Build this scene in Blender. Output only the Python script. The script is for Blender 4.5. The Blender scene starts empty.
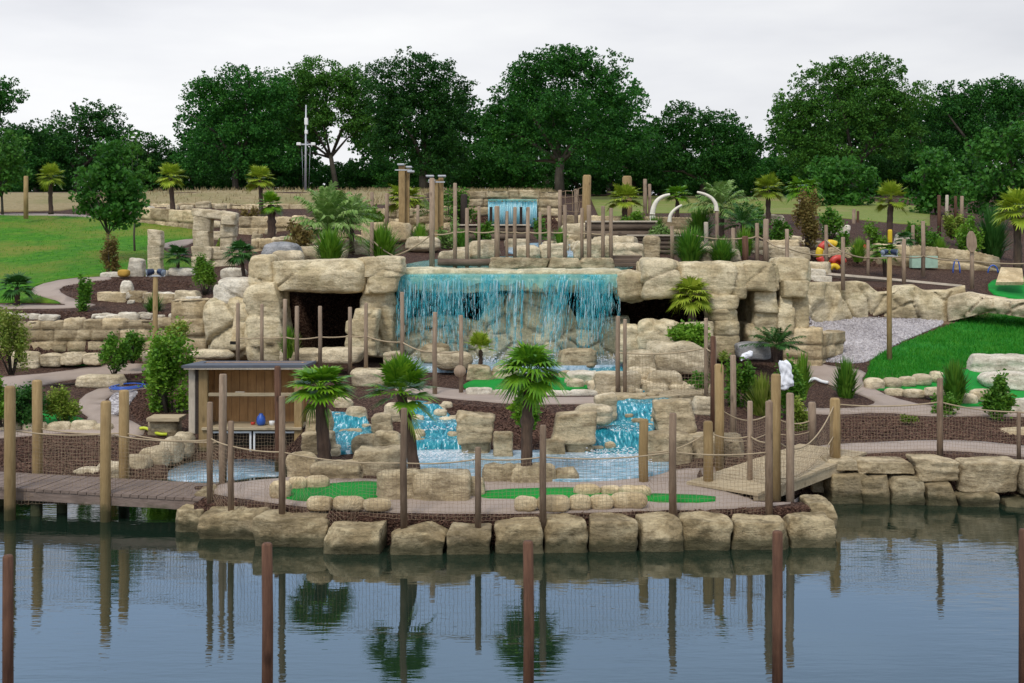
import bpy, math, random
import numpy as np
from mathutils import Vector, Matrix, geometry

R = math.radians
F, HOR, H = 1184.0, 240.0, 4.23          # focal length in pixels, horizon row, eye height above the pond
SC = bpy.context.scene
COL = SC.collection
rng = np.random.default_rng(7)
random.seed(7)

def at(px, row, D):
    return np.array([(px - 512.0) / F * D, D, H + (HOR - row) / F * D])

def X(px, D): return (px - 512.0) / F * D
def Zr(row, D): return H + (HOR - row) / F * D

ORD = ['first', 'second', 'third', 'fourth', 'fifth', 'sixth', 'seventh', 'eighth', 'ninth', 'tenth', 'eleventh', 'twelfth',
       'thirteenth', 'fourteenth', 'fifteenth', 'sixteenth', 'seventeenth', 'eighteenth', 'nineteenth', 'twentieth',
       'twenty-first', 'twenty-second', 'twenty-third', 'twenty-fourth', 'twenty-fifth', 'twenty-sixth', 'twenty-seventh']

# ------------------------------------------------------------------ objects
def tag(o, label=None, cat=None, group=None, kind=None):
    if label: o['label'] = label
    if cat: o['category'] = cat
    if group: o['group'] = group
    if kind: o['kind'] = kind
    return o

def empty(name, loc, label, cat, group=None):
    o = bpy.data.objects.new(name, None)
    COL.objects.link(o)
    o.location = tuple(loc)
    o.empty_display_size = 0.2
    return tag(o, label, cat, group, 'thing')

def mesh_data(name, V, Fc, mat, smooth=True, attrs=None):
    me = bpy.data.meshes.new(name)
    V = np.asarray(V, dtype=np.float32)
    if isinstance(Fc, np.ndarray):
        nf, k = Fc.shape
        me.vertices.add(len(V)); me.vertices.foreach_set('co', V.ravel())
        me.loops.add(nf * k); me.loops.foreach_set('vertex_index', Fc.astype(np.int32).ravel())
        me.polygons.add(nf)
        me.polygons.foreach_set('loop_start', np.arange(0, nf * k, k, dtype=np.int32))
        me.polygons.foreach_set('loop_total', np.full(nf, k, dtype=np.int32))
        me.update(calc_edges=True)
    else:
        me.from_pydata(V.tolist(), [], Fc)
    me.polygons.foreach_set('use_smooth', np.full(len(me.polygons), smooth, dtype=bool))
    if attrs:
        for k2, v in attrs.items():
            a = me.attributes.new(k2, 'FLOAT', 'POINT')
            a.data.foreach_set('value', np.asarray(v, dtype=np.float32))
    if mat: me.materials.append(mat)
    me.validate()
    me.update()
    return me

def link(name, me, parent=None, loc=None):
    o = bpy.data.objects.new(name, me)
    COL.objects.link(o)
    if parent is not None: o.parent = parent
    if loc is not None: o.location = tuple(loc)
    return o

def part(name, V, Fc, mat, parent, smooth=True, attrs=None):
    """world-space vertices -> a child mesh of parent (parents only ever carry a location while building)"""
    p, off = parent, Vector((0, 0, 0))
    while p is not None:
        off = off + p.location
        p = p.parent
    V = np.asarray(V, dtype=float) - np.array(off)
    return link(name, mesh_data(name, V, Fc, mat, smooth, attrs), parent)

def solo(name, V, Fc, mat, loc, label, cat, group=None, smooth=True, attrs=None, kind='thing'):
    V = np.asarray(V, dtype=float) - np.asarray(loc, dtype=float)
    o = link(name, mesh_data(name, V, Fc, mat, smooth, attrs), None, loc)
    return tag(o, label, cat, group, kind)

def copy_tree(o, parent=None):
    c = o.copy(); COL.objects.link(c)
    if parent is not None: c.parent = parent
    for ch in list(o.children):
        copy_tree(ch, c)
    return c

# ------------------------------------------------------------------ noise
def _hash(ix, iy, iz, s):
    h = (ix * 374761393 + iy * 668265263 + iz * 2147483647 + s * 1274126177) & 0xffffffff
    h = ((h ^ (h >> 13)) * 1274126177) & 0xffffffff
    h = h ^ (h >> 16)
    return (h & 0xffff) / 32767.5 - 1.0

def vn(p, s=0):
    p = np.asarray(p, dtype=float)
    i = np.floor(p).astype(np.int64); f = p - i
    u = f * f * (3 - 2 * f)
    r = 0
    for dx in (0, 1):
        for dy in (0, 1):
            for dz in (0, 1):
                w = (u[:, 0] if dx else 1 - u[:, 0]) * (u[:, 1] if dy else 1 - u[:, 1]) * (u[:, 2] if dz else 1 - u[:, 2])
                r = r + w * _hash(i[:, 0] + dx, i[:, 1] + dy, i[:, 2] + dz, s)
    return r

def fbm(p, s=0, o=3):
    r, a = 0, 1.0
    for k in range(o):
        r = r + a * vn(np.asarray(p) * 2 ** k + 13.7 * k, s + k); a *= 0.5
    return r

# ------------------------------------------------------------------ mesh builder
class MB:
    def __init__(self): self.v = []; self.f = []; self.n = 0
    def add(self, V, Fc):
        V = np.asarray(V, dtype=float)
        self.v.append(V)
        self.f.extend([tuple(int(i) + self.n for i in q) for q in Fc])
        self.n += len(V)
        return self
    def box(self, a, b, bev=0.0):
        a = np.minimum(a, b) if False else np.array(a, float); b = np.array(b, float)
        lo, hi = np.minimum(a, b), np.maximum(a, b)
        if bev <= 0:
            V = [(x, y, z) for z in (lo[2], hi[2]) for y in (lo[1], hi[1]) for x in (lo[0], hi[0])]
            return self.add(V, [(0, 2, 3, 1), (4, 5, 7, 6), (0, 1, 5, 4), (2, 6, 7, 3), (0, 4, 6, 2), (1, 3, 7, 5)])
        # chamfered box: 24 vertices
        V, idx = [], {}
        for sx in (0, 1):
            for sy in (0, 1):
                for sz in (0, 1):
                    c = np.array([(lo, hi)[sx][0], (lo, hi)[sy][1], (lo, hi)[sz][2]])
                    s = np.array([1 - 2 * sx, 1 - 2 * sy, 1 - 2 * sz]) * bev
                    for k in range(3):
                        q = c.copy()
                        for m in range(3):
                            if m != k: q[m] += s[m]
                        idx[(sx, sy, sz, k)] = len(V); V.append(q)
        Fc = []
        for k in range(3):
            a1, a2 = (k + 1) % 3, (k + 2) % 3
            for s in (0, 1):
                q = []
                for u, w in ((0, 0), (1, 0), (1, 1), (0, 1)):
                    t = [0, 0, 0]; t[k] = s; t[a1] = u; t[a2] = w
                    q.append(idx[(*t, k)])
                Fc.append(q if s else q[::-1])
        for k in range(3):
            a1, a2 = (k + 1) % 3, (k + 2) % 3
            for u in (0, 1):
                for w in (0, 1):
                    t0 = [0, 0, 0]; t0[a1] = u; t0[a2] = w; t1 = list(t0); t1[k] = 1
                    q = [idx[(*t0, a1)], idx[(*t1, a1)], idx[(*t1, a2)], idx[(*t0, a2)]]
                    Fc.append(q if (u == w) else q[::-1])
        for sx in (0, 1):
            for sy in (0, 1):
                for sz in (0, 1):
                    q = [idx[(sx, sy, sz, k)] for k in range(3)]
                    Fc.append(q if (sx + sy + sz) % 2 else q[::-1])
        return self.add(V, Fc)
    def tube(self, pts, rad, n=8, cap=True):
        pts = np.asarray(pts, float); m = len(pts)
        rad = np.full(m, rad) if np.isscalar(rad) else np.asarray(rad, float)
        T = np.gradient(pts, axis=0); T /= np.linalg.norm(T, axis=1)[:, None] + 1e-12
        ref = np.array([0, 0, 1.0]) if abs(T[:, 2]).mean() < 0.8 else np.array([1.0, 0, 0])
        U = np.cross(T, ref); U /= np.linalg.norm(U, axis=1)[:, None] + 1e-12
        W = np.cross(T, U)
        an = np.arange(n) * 2 * np.pi / n
        V = (pts[:, None, :] + rad[:, None, None] * (np.cos(an)[None, :, None] * U[:, None, :] + np.sin(an)[None, :, None] * W[:, None, :])).reshape(-1, 3)
        Fc = [(i * n + j, i * n + (j + 1) % n, (i + 1) * n + (j + 1) % n, (i + 1) * n + j) for i in range(m - 1) for j in range(n)]
        if cap:
            Fc.append(tuple(range(n))[::-1]); Fc.append(tuple((m - 1) * n + j for j in range(n)))
        return self.add(V, Fc)
    def V(self): return np.concatenate(self.v)
    def build(self, name, mat, parent, smooth=False):
        return part(name, self.V(), self.f, mat, parent, smooth)
    def thing(self, name, mat, loc, label, cat, group=None, smooth=False):
        return solo(name, self.V(), self.f, mat, loc, label, cat, group, smooth)

# ------------------------------------------------------------------ materials
def nodes(name):
    m = bpy.data.materials.new(name); m.use_nodes = True
    nt = m.node_tree
    return m, nt, nt.nodes['Principled BSDF']

class NT:
    def __init__(self, nt): self.nt = nt
    def n(self, t, **kw):
        x = self.nt.nodes.new(t)
        for k, v in kw.items():
            if k.startswith('i_'): x.inputs[k[2:].replace('_', ' ')].default_value = v
            else: setattr(x, k, v)
        return x
    def l(self, a, b): self.nt.links.new(a, b)
    def noise(self, vec, scale, detail=4, rough=0.6):
        x = self.n('ShaderNodeTexNoise'); x.inputs['Scale'].default_value = scale
        x.inputs['Detail'].default_value = detail; x.inputs['Roughness'].default_value = rough
        if vec is not None: self.l(vec, x.inputs['Vector'])
        return x.outputs['Fac']
    def ramp(self, fac, stops):
        x = self.n('ShaderNodeValToRGB'); e = x.color_ramp.elements
        while len(e) < len(stops): e.new(0.5)
        for el, (p, c) in zip(e, stops):
            el.position = p; el.color = (*c, 1) if not np.isscalar(c) else (c, c, c, 1)
        self.l(fac, x.inputs['Fac']); return x.outputs['Color']
    def mix(self, fac, a, b, mode='MIX'):
        x = self.n('ShaderNodeMix', data_type='RGBA', blend_type=mode)
        for s, v in ((x.inputs['Factor'], fac), (x.inputs['A'], a), (x.inputs['B'], b)):
            if hasattr(v, 'node') or isinstance(v, bpy.types.NodeSocket): self.l(v, s)
            elif np.isscalar(v): s.default_value = v
            else: s.default_value = (*v, 1)
        return x.outputs['Result']
    def math(self, op, a, b=0.0, c=0.0):
        x = self.n('ShaderNodeMath', operation=op)
        for i, v in enumerate((a, b, c)):
            if isinstance(v, bpy.types.NodeSocket): self.l(v, x.inputs[i])
            else: x.inputs[i].default_value = v
        return x.outputs[0]
    def objvec(self, scale=(1, 1, 1), rand=True):
        tc = self.n('ShaderNodeTexCoord'); mp = self.n('ShaderNodeMapping'); mp.inputs['Scale'].default_value = scale
        self.l(tc.outputs['Object'], mp.inputs['Vector'])
        if rand:
            oi = self.n('ShaderNodeObjectInfo')
            m = self.math('MULTIPLY', oi.outputs['Random'], 37.0)
            c = self.n('ShaderNodeCombineXYZ')
            for k in range(3): self.l(m, c.inputs[k])
            self.l(c.outputs[0], mp.inputs['Location'])
        return mp.outputs[0]
    def posvec(self):
        return self.n('ShaderNodeNewGeometry').outputs['Position']
    def bump(self, h, strength, dist, bsdf):
        b = self.n('ShaderNodeBump'); b.inputs['Strength'].default_value = strength; b.inputs['Distance'].default_value = dist
        self.l(h, b.inputs['Height']); self.l(b.outputs[0], bsdf.inputs['Normal'])

def set_bsdf(b, rough=0.8, spec=0.3):
    b.inputs['Roughness'].default_value = rough
    b.inputs['Specular IOR Level'].default_value = spec

def stone_mat(name, light, mid, dark, attr=False, wet=False, blotch=1.6, stain=0.55, green=0.0):
    m, nt, b = nodes(name); t = NT(nt); set_bsdf(b, 0.88, 0.25)
    v = t.objvec()
    v2 = t.objvec((1, 1, 3.2))
    n1 = t.noise(v, blotch, 5, 0.65)
    c = t.ramp(n1, [(0.34, tuple(0.8 * np.array(mid))), (0.46, mid), (0.55, light), (0.72, tuple(0.5 * np.array(light) + 0.5 * np.array(mid)))])
    n2 = t.noise(v2, 3.1, 6, 0.7)
    gr = t.ramp(t.noise(v, 0.9, 3), [(0.5, 0.0), (0.68, 0.3)])
    c = t.mix(gr, c, tuple(np.mean(mid) * np.array([1.16, 1.0, .74])))
    s = t.ramp(n2, [(0.46, 0.0), (0.62, 1.0)])
    c = t.mix(t.math('MULTIPLY', s, stain), c, dark)
    n3 = t.noise(v, 22, 4, 0.7)
    sp = t.ramp(n3, [(0.28, 0.58), (0.45, 0.95), (0.6, 1.05), (0.78, 1.35)])
    c = t.mix(1.0, c, sp, 'MULTIPLY')
    if green:
        g = t.ramp(t.noise(v, 2.3, 4), [(0.5, 0.0), (0.72, 1.0)])
        c = t.mix(t.math('MULTIPLY', g, green), c, (0.10, 0.12, 0.03))
    # darker tone in the crevices of the stone
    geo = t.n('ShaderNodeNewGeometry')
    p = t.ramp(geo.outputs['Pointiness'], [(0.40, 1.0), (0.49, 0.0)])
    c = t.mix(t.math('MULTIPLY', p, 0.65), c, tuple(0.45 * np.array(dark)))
    # per-stone tone
    oi = t.n('ShaderNodeObjectInfo')
    mul = t.math('MULTIPLY_ADD', oi.outputs['Random'], 0.40, 0.86)
    c = t.mix(1.0, c, t.ramp(mul, [(0, 0.0), (1.0, 1.0)]), 'MULTIPLY')
    if attr:
        a = t.n('ShaderNodeAttribute', attribute_name='tone')
        c = t.mix(1.0, c, t.ramp(a.outputs['Fac'], [(0.0, (0.50, 0.47, 0.42)), (0.5, (0.9, 0.88, 0.84)), (1.0, (1.2, 1.17, 1.1))]), 'MULTIPLY')
    if wet:
        sz = t.n('ShaderNodeSeparateXYZ'); t.l(geo.outputs['Position'], sz.inputs[0])
        hh = t.math('ADD', sz.outputs['Z'], t.math('MULTIPLY', t.noise(geo.outputs['Position'], 5, 3), -0.22))
        w = t.ramp(hh, [(0.0, 1.0), (0.10, 0.0)])
        c = t.mix(t.math('MULTIPLY', w, 0.8), c, (0.035, 0.036, 0.016))
    t.l(c, b.inputs['Base Color'])
    hsum = t.math('ADD', t.math('MULTIPLY', n3, 0.45), n2)
    vo = t.n('ShaderNodeTexVoronoi', feature='DISTANCE_TO_EDGE'); vo.inputs['Scale'].default_value = 1.6
    wv = t.n('ShaderNodeVectorMath', operation='ADD'); nn = t.n('ShaderNodeTexNoise'); nn.inputs['Scale'].default_value = 3.0; t.l(v, nn.inputs['Vector'])
    t.l(v, wv.inputs[0]); t.l(nn.outputs['Color'], wv.inputs[1]); t.l(wv.outputs[0], vo.inputs['Vector'])
    hsum = t.math('ADD', hsum, t.math('MULTIPLY', t.ramp(vo.outputs['Distance'], [(0.0, 0.0), (0.03, 1.0)]), 0.10))
    t.bump(hsum, 0.8, 0.045, b)
    return m

def ground_mat(name, cols, scale, rough=0.95, bump=0.6, dist=0.03, big=None, voronoi=False):
    m, nt, b = nodes(name); t = NT(nt); set_bsdf(b, rough, 0.2)
    v = t.posvec()
    if voronoi:
        x = t.n('ShaderNodeTexVoronoi'); x.inputs['Scale'].default_value = scale; t.l(v, x.inputs['Vector'])
        sp = t.n('ShaderNodeSeparateColor'); t.l(x.outputs['Color'], sp.inputs[0])
        fac = sp.outputs[0]; hgt = x.outputs['Distance']
    else:
        fac = t.noise(v, scale, 6, 0.75); hgt = fac
    k = len(cols)
    lo, hi = (0.0, 1.0) if voronoi else (0.3, 0.7)
    c = t.ramp(fac, [(lo + (hi - lo) * i / (k - 1), q) for i, q in enumerate(cols)])
    if big:
        n2 = t.noise(v, big[0], 4, 0.6)
        c = t.mix(t.ramp(n2, [(big[2], 0.0), (big[3], 1.0)]), c, big[1])
    t.l(c, b.inputs['Base Color'])
    t.bump(hgt, bump, dist, b)
    return m

def wood_mat(name, light, dark, vert=True, scale=9):
    m, nt, b = nodes(name); t = NT(nt); set_bsdf(b, 0.8, 0.25)
    v = t.objvec((1, 1, 0.12) if vert else (0.12, 1, 1))
    n1 = t.noise(v, scale * 3, 5, 0.7)
    c = t.ramp(n1, [(0.3, dark), (0.65, light)])
    n2 = t.noise(t.objvec(), 2.2, 3)
    c = t.mix(t.ramp(n2, [(0.45, 0.0), (0.75, 0.55)]), c, tuple(0.6 * np.array(dark)))
    oi = t.n('ShaderNodeObjectInfo')
    mul = t.math('MULTIPLY_ADD', oi.outputs['Random'], 0.4, 0.78)
    c = t.mix(1.0, c, t.ramp(mul, [(0, 0.0), (1.0, 1.0)]), 'MULTIPLY')
    # algae and damp near the waterline
    geo = t.n('ShaderNodeNewGeometry'); sz = t.n('ShaderNodeSeparateXYZ'); t.l(geo.outputs['Position'], sz.inputs[0])
    hh = t.math('ADD', sz.outputs['Z'], t.math('MULTIPLY', t.noise(geo.outputs['Position'], 6, 3), -0.3))
    c = t.mix(t.math('MULTIPLY', t.ramp(hh, [(0.0, 1.0), (0.12, 0.0)]), 0.75), c, (0.04, 0.05, 0.018))
    kn = t.n('ShaderNodeTexVoronoi'); kn.inputs['Scale'].default_value = 3.5; t.l(t.objvec((1, 1, 0.5) if vert else (0.5, 1, 1)), kn.inputs['Vector'])
    c = t.mix(t.ramp(kn.outputs['Distance'], [(0.05, 0.7), (0.16, 0.0)]), c, tuple(0.35 * np.array(dark)))
    t.l(c, b.inputs['Base Color'])
    t.bump(n1, 0.6, 0.015, b)
    return m

def leaf_mat(name, cols, trans=0.25, rough=0.55, jitter=0.25):
    m, nt, b = nodes(name); t = NT(nt); set_bsdf(b, rough, 0.25)
    geo = t.n('ShaderNodeNewGeometry')
    k = len(cols)
    big = t.noise(t.objvec(), 1.1, 3)
    f = t.math('ADD', t.math('MULTIPLY', geo.outputs['Random Per Island'], 0.6), t.math('MULTIPLY', t.ramp(big, [(0.3, 0.0), (0.7, 1.0)]), 0.4))
    c = t.ramp(f, [(i / (k - 1), q) for i, q in enumerate(cols)])
    oi = t.n('ShaderNodeObjectInfo')
    mul = t.math('MULTIPLY_ADD', oi.outputs['Random'], jitter, 1.0 - jitter / 2)
    hs = t.n('ShaderNodeHueSaturation'); t.l(c, hs.inputs['Color']); t.l(mul, hs.inputs['Value'])
    c = hs.outputs[0]
    t.l(c, b.inputs['Base Color'])
    tr = t.n('ShaderNodeBsdfTranslucent'); t.l(c, tr.inputs['Color'])
    mx = t.n('ShaderNodeMixShader'); mx.inputs[0].default_value = trans
    t.l(b.outputs[0], mx.inputs[1]); t.l(tr.outputs[0], mx.inputs[2])
    t.l(mx.outputs[0], nt.nodes['Material Output'].inputs['Surface'])
    return m

def plain(name, col, rough=0.5, spec=0.4, var=0.12, metal=0.0):
    m, nt, b = nodes(name); t = NT(nt); set_bsdf(b, rough, spec)
    b.inputs['Metallic'].default_value = metal
    n = t.noise(t.objvec(), 6, 4)
    c = t.ramp(n, [(0.3, tuple(np.array(col) * (1 - var))), (0.7, tuple(np.minimum(np.array(col) * (1 + var), 1)))])
    t.l(c, b.inputs['Base Color'])
    return m

M = {}
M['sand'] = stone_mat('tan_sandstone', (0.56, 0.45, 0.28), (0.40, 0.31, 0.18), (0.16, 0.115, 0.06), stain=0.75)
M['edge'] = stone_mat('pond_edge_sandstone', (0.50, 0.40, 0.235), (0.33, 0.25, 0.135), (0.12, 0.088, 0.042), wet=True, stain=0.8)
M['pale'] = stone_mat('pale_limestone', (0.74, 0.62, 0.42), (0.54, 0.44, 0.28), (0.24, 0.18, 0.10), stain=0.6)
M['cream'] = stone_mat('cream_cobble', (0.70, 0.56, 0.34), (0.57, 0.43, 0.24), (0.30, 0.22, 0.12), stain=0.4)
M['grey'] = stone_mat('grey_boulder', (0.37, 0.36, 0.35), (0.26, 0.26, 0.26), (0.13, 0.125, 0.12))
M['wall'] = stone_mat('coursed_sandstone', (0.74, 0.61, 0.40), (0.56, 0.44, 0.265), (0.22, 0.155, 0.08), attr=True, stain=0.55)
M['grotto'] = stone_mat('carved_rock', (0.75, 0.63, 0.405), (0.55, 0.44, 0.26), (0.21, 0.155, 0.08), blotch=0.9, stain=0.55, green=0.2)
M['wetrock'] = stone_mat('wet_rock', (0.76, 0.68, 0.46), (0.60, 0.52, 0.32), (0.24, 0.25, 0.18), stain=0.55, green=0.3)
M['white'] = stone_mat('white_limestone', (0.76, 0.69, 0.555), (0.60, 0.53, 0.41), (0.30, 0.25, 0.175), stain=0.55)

M['mulch'] = ground_mat('bark_mulch', [(0.028, 0.014, 0.010), (0.065, 0.032, 0.022), (0.115, 0.062, 0.042), (0.20, 0.125, 0.085)], 34, bump=1.0, dist=0.05, voronoi=True)
M['path'] = ground_mat('pinkish_tarmac', [(0.31, 0.245, 0.20), (0.37, 0.295, 0.245), (0.44, 0.36, 0.30)], 60, bump=0.3, dist=0.01, big=(0.8, (0.29, 0.23, 0.185), 0.45, 0.75))
M['turf'] = ground_mat('putting_turf', [(0.006, 0.20, 0.022), (0.010, 0.26, 0.032), (0.016, 0.31, 0.045)], 90, bump=0.3, dist=0.01, big=(1.1, (0.016, 0.17, 0.03), 0.45, 0.72))
M['lawn'] = ground_mat('mown_lawn', [(0.024, 0.115, 0.005), (0.050, 0.18, 0.006), (0.105, 0.26, 0.012)], 3.2, bump=0.9, dist=0.08, big=(0.30, (0.20, 0.19, 0.03), 0.42, 0.70))
M['slope'] = ground_mat('rough_grass_slope', [(0.010, 0.11, 0.012), (0.02, 0.19, 0.016), (0.08, 0.25, 0.026)], 3, bump=0.8, dist=0.08, big=(0.55, (0.15, 0.12, 0.05), 0.60, 0.78))
M['dry'] = ground_mat('dry_grass_bank', [(0.20, 0.15, 0.075), (0.30, 0.235, 0.12), (0.38, 0.31, 0.17)], 5, bump=0.8, dist=0.1, big=(0.25, (0.19, 0.19, 0.07), 0.5, 0.75))
M['meadow'] = ground_mat('far_meadow', [(0.12, 0.17, 0.035), (0.18, 0.22, 0.05), (0.25, 0.26, 0.075)], 4, bump=0.7, dist=0.1, big=(0.2, (0.26, 0.23, 0.09), 0.5, 0.7))
M['gravel'] = ground_mat('pale_gravel', [(0.16, 0.14, 0.14), (0.38, 0.34, 0.34), (0.55, 0.51, 0.50), (0.72, 0.68, 0.67)], 22, bump=1.0, dist=0.04, voronoi=True)
M['soil'] = ground_mat('bare_soil', [(0.13, 0.085, 0.05), (0.19, 0.125, 0.075), (0.26, 0.18, 0.115)], 14, bump=0.7, dist=0.04)
M['bed'] = ground_mat('pond_bed_mud', [(0.03, 0.03, 0.018), (0.05, 0.045, 0.025)], 6)

M['post_new'] = wood_mat('tanalised_timber', (0.42, 0.29, 0.135), (0.29, 0.19, 0.08))
M['post_grey'] = wood_mat('weathered_timber', (0.42, 0.31, 0.215), (0.27, 0.19, 0.125))
M['post_brown'] = wood_mat('dark_brown_timber', (0.17, 0.085, 0.05), (0.085, 0.042, 0.026))
M['deck'] = wood_mat('deck_boards', (0.30, 0.225, 0.18), (0.20, 0.145, 0.115), vert=False)
M['deck_pale'] = wood_mat('pale_deck_boards', (0.52, 0.42, 0.27), (0.38, 0.29, 0.17), vert=False)
M['beam'] = wood_mat('dark_beams', (0.055, 0.04, 0.03), (0.03, 0.022, 0.018), vert=False)
M['ply'] = wood_mat('shed_boards', (0.56, 0.31, 0.125), (0.40, 0.205, 0.08), scale=5)
M['post_mid'] = wood_mat('brown_grey_timber', (0.29, 0.205, 0.135), (0.16, 0.105, 0.068))
M['plywhite'] = wood_mat('whitewashed_wood', (0.56, 0.48, 0.37), (0.42, 0.35, 0.26))
M['log'] = wood_mat('log_wall_timber', (0.20, 0.145, 0.10), (0.10, 0.07, 0.05), vert=False)
M['rope'] = plain('hemp_rope', (0.40, 0.31, 0.20), 0.9, 0.1)
M['net'] = plain('netting_twine', (0.27, 0.20, 0.13), 0.9, 0.1)
M['roof'] = plain('roof_felt', (0.095, 0.10, 0.115), 0.7, 0.3)
M['mint'] = plain('faded_green_panel', (0.34, 0.48, 0.36), 0.6, 0.3)
M['dark'] = plain('dark_interior', (0.02, 0.018, 0.016), 0.9, 0.1)
M['navy'] = plain('navy_lamp_housing', (0.012, 0.022, 0.055), 0.35, 0.5)
M['lens'] = plain('lamp_glass', (0.25, 0.30, 0.36), 0.1, 0.6)
M['metal'] = plain('galvanised_steel', (0.52, 0.53, 0.54), 0.45, 0.5, metal=0.4)
M['whitepaint'] = plain('white_coating', (0.80, 0.79, 0.76), 0.45, 0.4, 0.05)
M['ivory'] = plain('ivory_tusk', (0.74, 0.68, 0.55), 0.5, 0.4, 0.10)
M['yellow'] = plain('yellow_plastic', (0.75, 0.50, 0.02), 0.4, 0.5)
M['red'] = plain('red_plastic', (0.55, 0.05, 0.03), 0.4, 0.5)
M['lime'] = plain('lime_hose', (0.55, 0.62, 0.03), 0.4, 0.5)
M['blue'] = plain('blue_plastic', (0.03, 0.10, 0.42), 0.35, 0.5)
M['bag'] = plain('white_sacking', (0.78, 0.78, 0.80), 0.6, 0.3, 0.06)
M['ochre'] = plain('ochre_clay', (0.46, 0.27, 0.05), 0.8, 0.2)
M['trunk'] = wood_mat('palm_trunk_fibre', (0.125, 0.080, 0.055), (0.045, 0.028, 0.02), scale=6)
M['bark'] = wood_mat('tree_bark', (0.10, 0.085, 0.06), (0.045, 0.038, 0.028), scale=3)

M['palm'] = leaf_mat('fan_palm_leaf', [(0.045, 0.15, 0.010), (0.12, 0.28, 0.014), (0.26, 0.42, 0.025)], 0.22, 0.42)
M['palm_y'] = leaf_mat('yellowish_palm_leaf', [(0.14, 0.22, 0.018), (0.26, 0.36, 0.025), (0.42, 0.48, 0.05)], 0.22, 0.5)
M['palm_d'] = leaf_mat('dark_palm_leaf', [(0.018, 0.075, 0.014), (0.038, 0.13, 0.02), (0.07, 0.17, 0.03)], 0.2, 0.5)
M['palm_b'] = leaf_mat('blue_green_palm_leaf', [(0.08, 0.18, 0.03), (0.17, 0.29, 0.06), (0.34, 0.43, 0.18)], 0.2, 0.5)
M['deadleaf'] = leaf_mat('brown_dead_frond', [(0.16, 0.10, 0.04), (0.26, 0.18, 0.07), (0.22, 0.24, 0.05)], 0.15, 0.8)
M['oak'] = leaf_mat('oak_leaf', [(0.010, 0.066, 0.009), (0.021, 0.108, 0.011), (0.062, 0.195, 0.018)], 0.25, 0.6, 0.6)
M['oak_l'] = leaf_mat('lighter_oak_leaf', [(0.025, 0.10, 0.012), (0.052, 0.16, 0.016), (0.105, 0.235, 0.024)], 0.25, 0.6)
M['maple'] = leaf_mat('young_maple_leaf', [(0.022, 0.11, 0.012), (0.045, 0.165, 0.016), (0.09, 0.23, 0.025)], 0.3, 0.55)
M['shrub'] = leaf_mat('shrub_leaf', [(0.035, 0.13, 0.012), (0.08, 0.21, 0.018), (0.17, 0.31, 0.03)], 0.25, 0.5)
M['shrub_y'] = leaf_mat('variegated_leaf', [(0.08, 0.16, 0.014), (0.20, 0.28, 0.03), (0.42, 0.43, 0.11)], 0.25, 0.5)
M['shrub_l'] = leaf_mat('bright_bamboo_leaf', [(0.05, 0.16, 0.010), (0.12, 0.26, 0.018), (0.22, 0.36, 0.035)], 0.25, 0.5)
M['shrub_r'] = leaf_mat('reddish_leaf', [(0.10, 0.075, 0.022), (0.19, 0.13, 0.035), (0.22, 0.20, 0.05)], 0.25, 0.6)
M['grassblade'] = leaf_mat('grass_blade', [(0.014, 0.16, 0.010), (0.03, 0.25, 0.015), (0.09, 0.31, 0.022)], 0.25, 0.6)
M['lawnblade'] = leaf_mat('lawn_blade', [(0.03, 0.17, 0.005), (0.06, 0.26, 0.008), (0.13, 0.33, 0.015)], 0.25, 0.6)
M['dryblade'] = leaf_mat('dry_blade', [(0.20, 0.15, 0.07), (0.31, 0.24, 0.12), (0.40, 0.33, 0.18)], 0.2, 0.8)
M['chip'] = leaf_mat('bark_chip', [(0.03, 0.014, 0.010), (0.085, 0.042, 0.028), (0.17, 0.10, 0.065)], 0.0, 0.9)
M['pebble'] = leaf_mat('gravel_stone', [(0.20, 0.18, 0.18), (0.46, 0.42, 0.42), (0.74, 0.70, 0.69)], 0.0, 0.9)

def water_mat():
    m, nt, b = nodes('pond_water'); t = NT(nt)
    b.inputs['Base Color'].default_value = (0.009, 0.021, 0.013, 1)
    b.inputs['Roughness'].default_value = 0.02
    b.inputs['IOR'].default_value = 1.95
    v = t.n('ShaderNodeMapping'); v.inputs['Scale'].default_value = (0.55, 2.2, 1); t.l(t.posvec(), v.inputs['Vector'])
    a = t.noise(v.outputs[0], 2.2, 3, 0.55)
    c = t.noise(v.outputs[0], 7.0, 2, 0.5)
    # calmer and livelier patches
    p = t.ramp(t.noise(t.posvec(), 0.22, 2), [(0.40, 0.12), (0.66, 1.0)])
    h = t.math('MULTIPLY', t.math('ADD', a, t.math('MULTIPLY', c, 0.35)), p)
    t.bump(h, 0.06, 0.10, b)
    return m
M['water'] = water_mat()

def dyed_mat(name, cols, scale, alpha=1.0, stretch=(1, 1, 1), rough=0.12, lo=0.3, hi=0.72):
    m, nt, b = nodes(name); t = NT(nt)
    b.inputs['Roughness'].default_value = rough
    b.inputs['IOR'].default_value = 1.33
    mp = t.n('ShaderNodeMapping'); mp.inputs['Scale'].default_value = stretch; t.l(t.posvec(), mp.inputs['Vector'])
    n = t.noise(mp.outputs[0], scale, 5, 0.7)
    k = len(cols)
    c = t.ramp(n, [(lo + (hi - lo) * i / (k - 1), q) for i, q in enumerate(cols)])
    t.l(c, b.inputs['Base Color'])
    t.bump(n, 0.5, 0.06, b)
    if alpha < 1:
        tr = t.n('ShaderNodeBsdfTransparent'); tr.inputs['Color'].default_value = (0.75, 0.95, 0.97, 1)
        mx = t.n('ShaderNodeMixShader'); mx.inputs[0].default_value = alpha
        t.l(tr.outputs[0], mx.inputs[1]); t.l(b.outputs[0], mx.inputs[2])
        t.l(mx.outputs[0], nt.nodes['Material Output'].inputs['Surface'])
    return m
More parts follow.
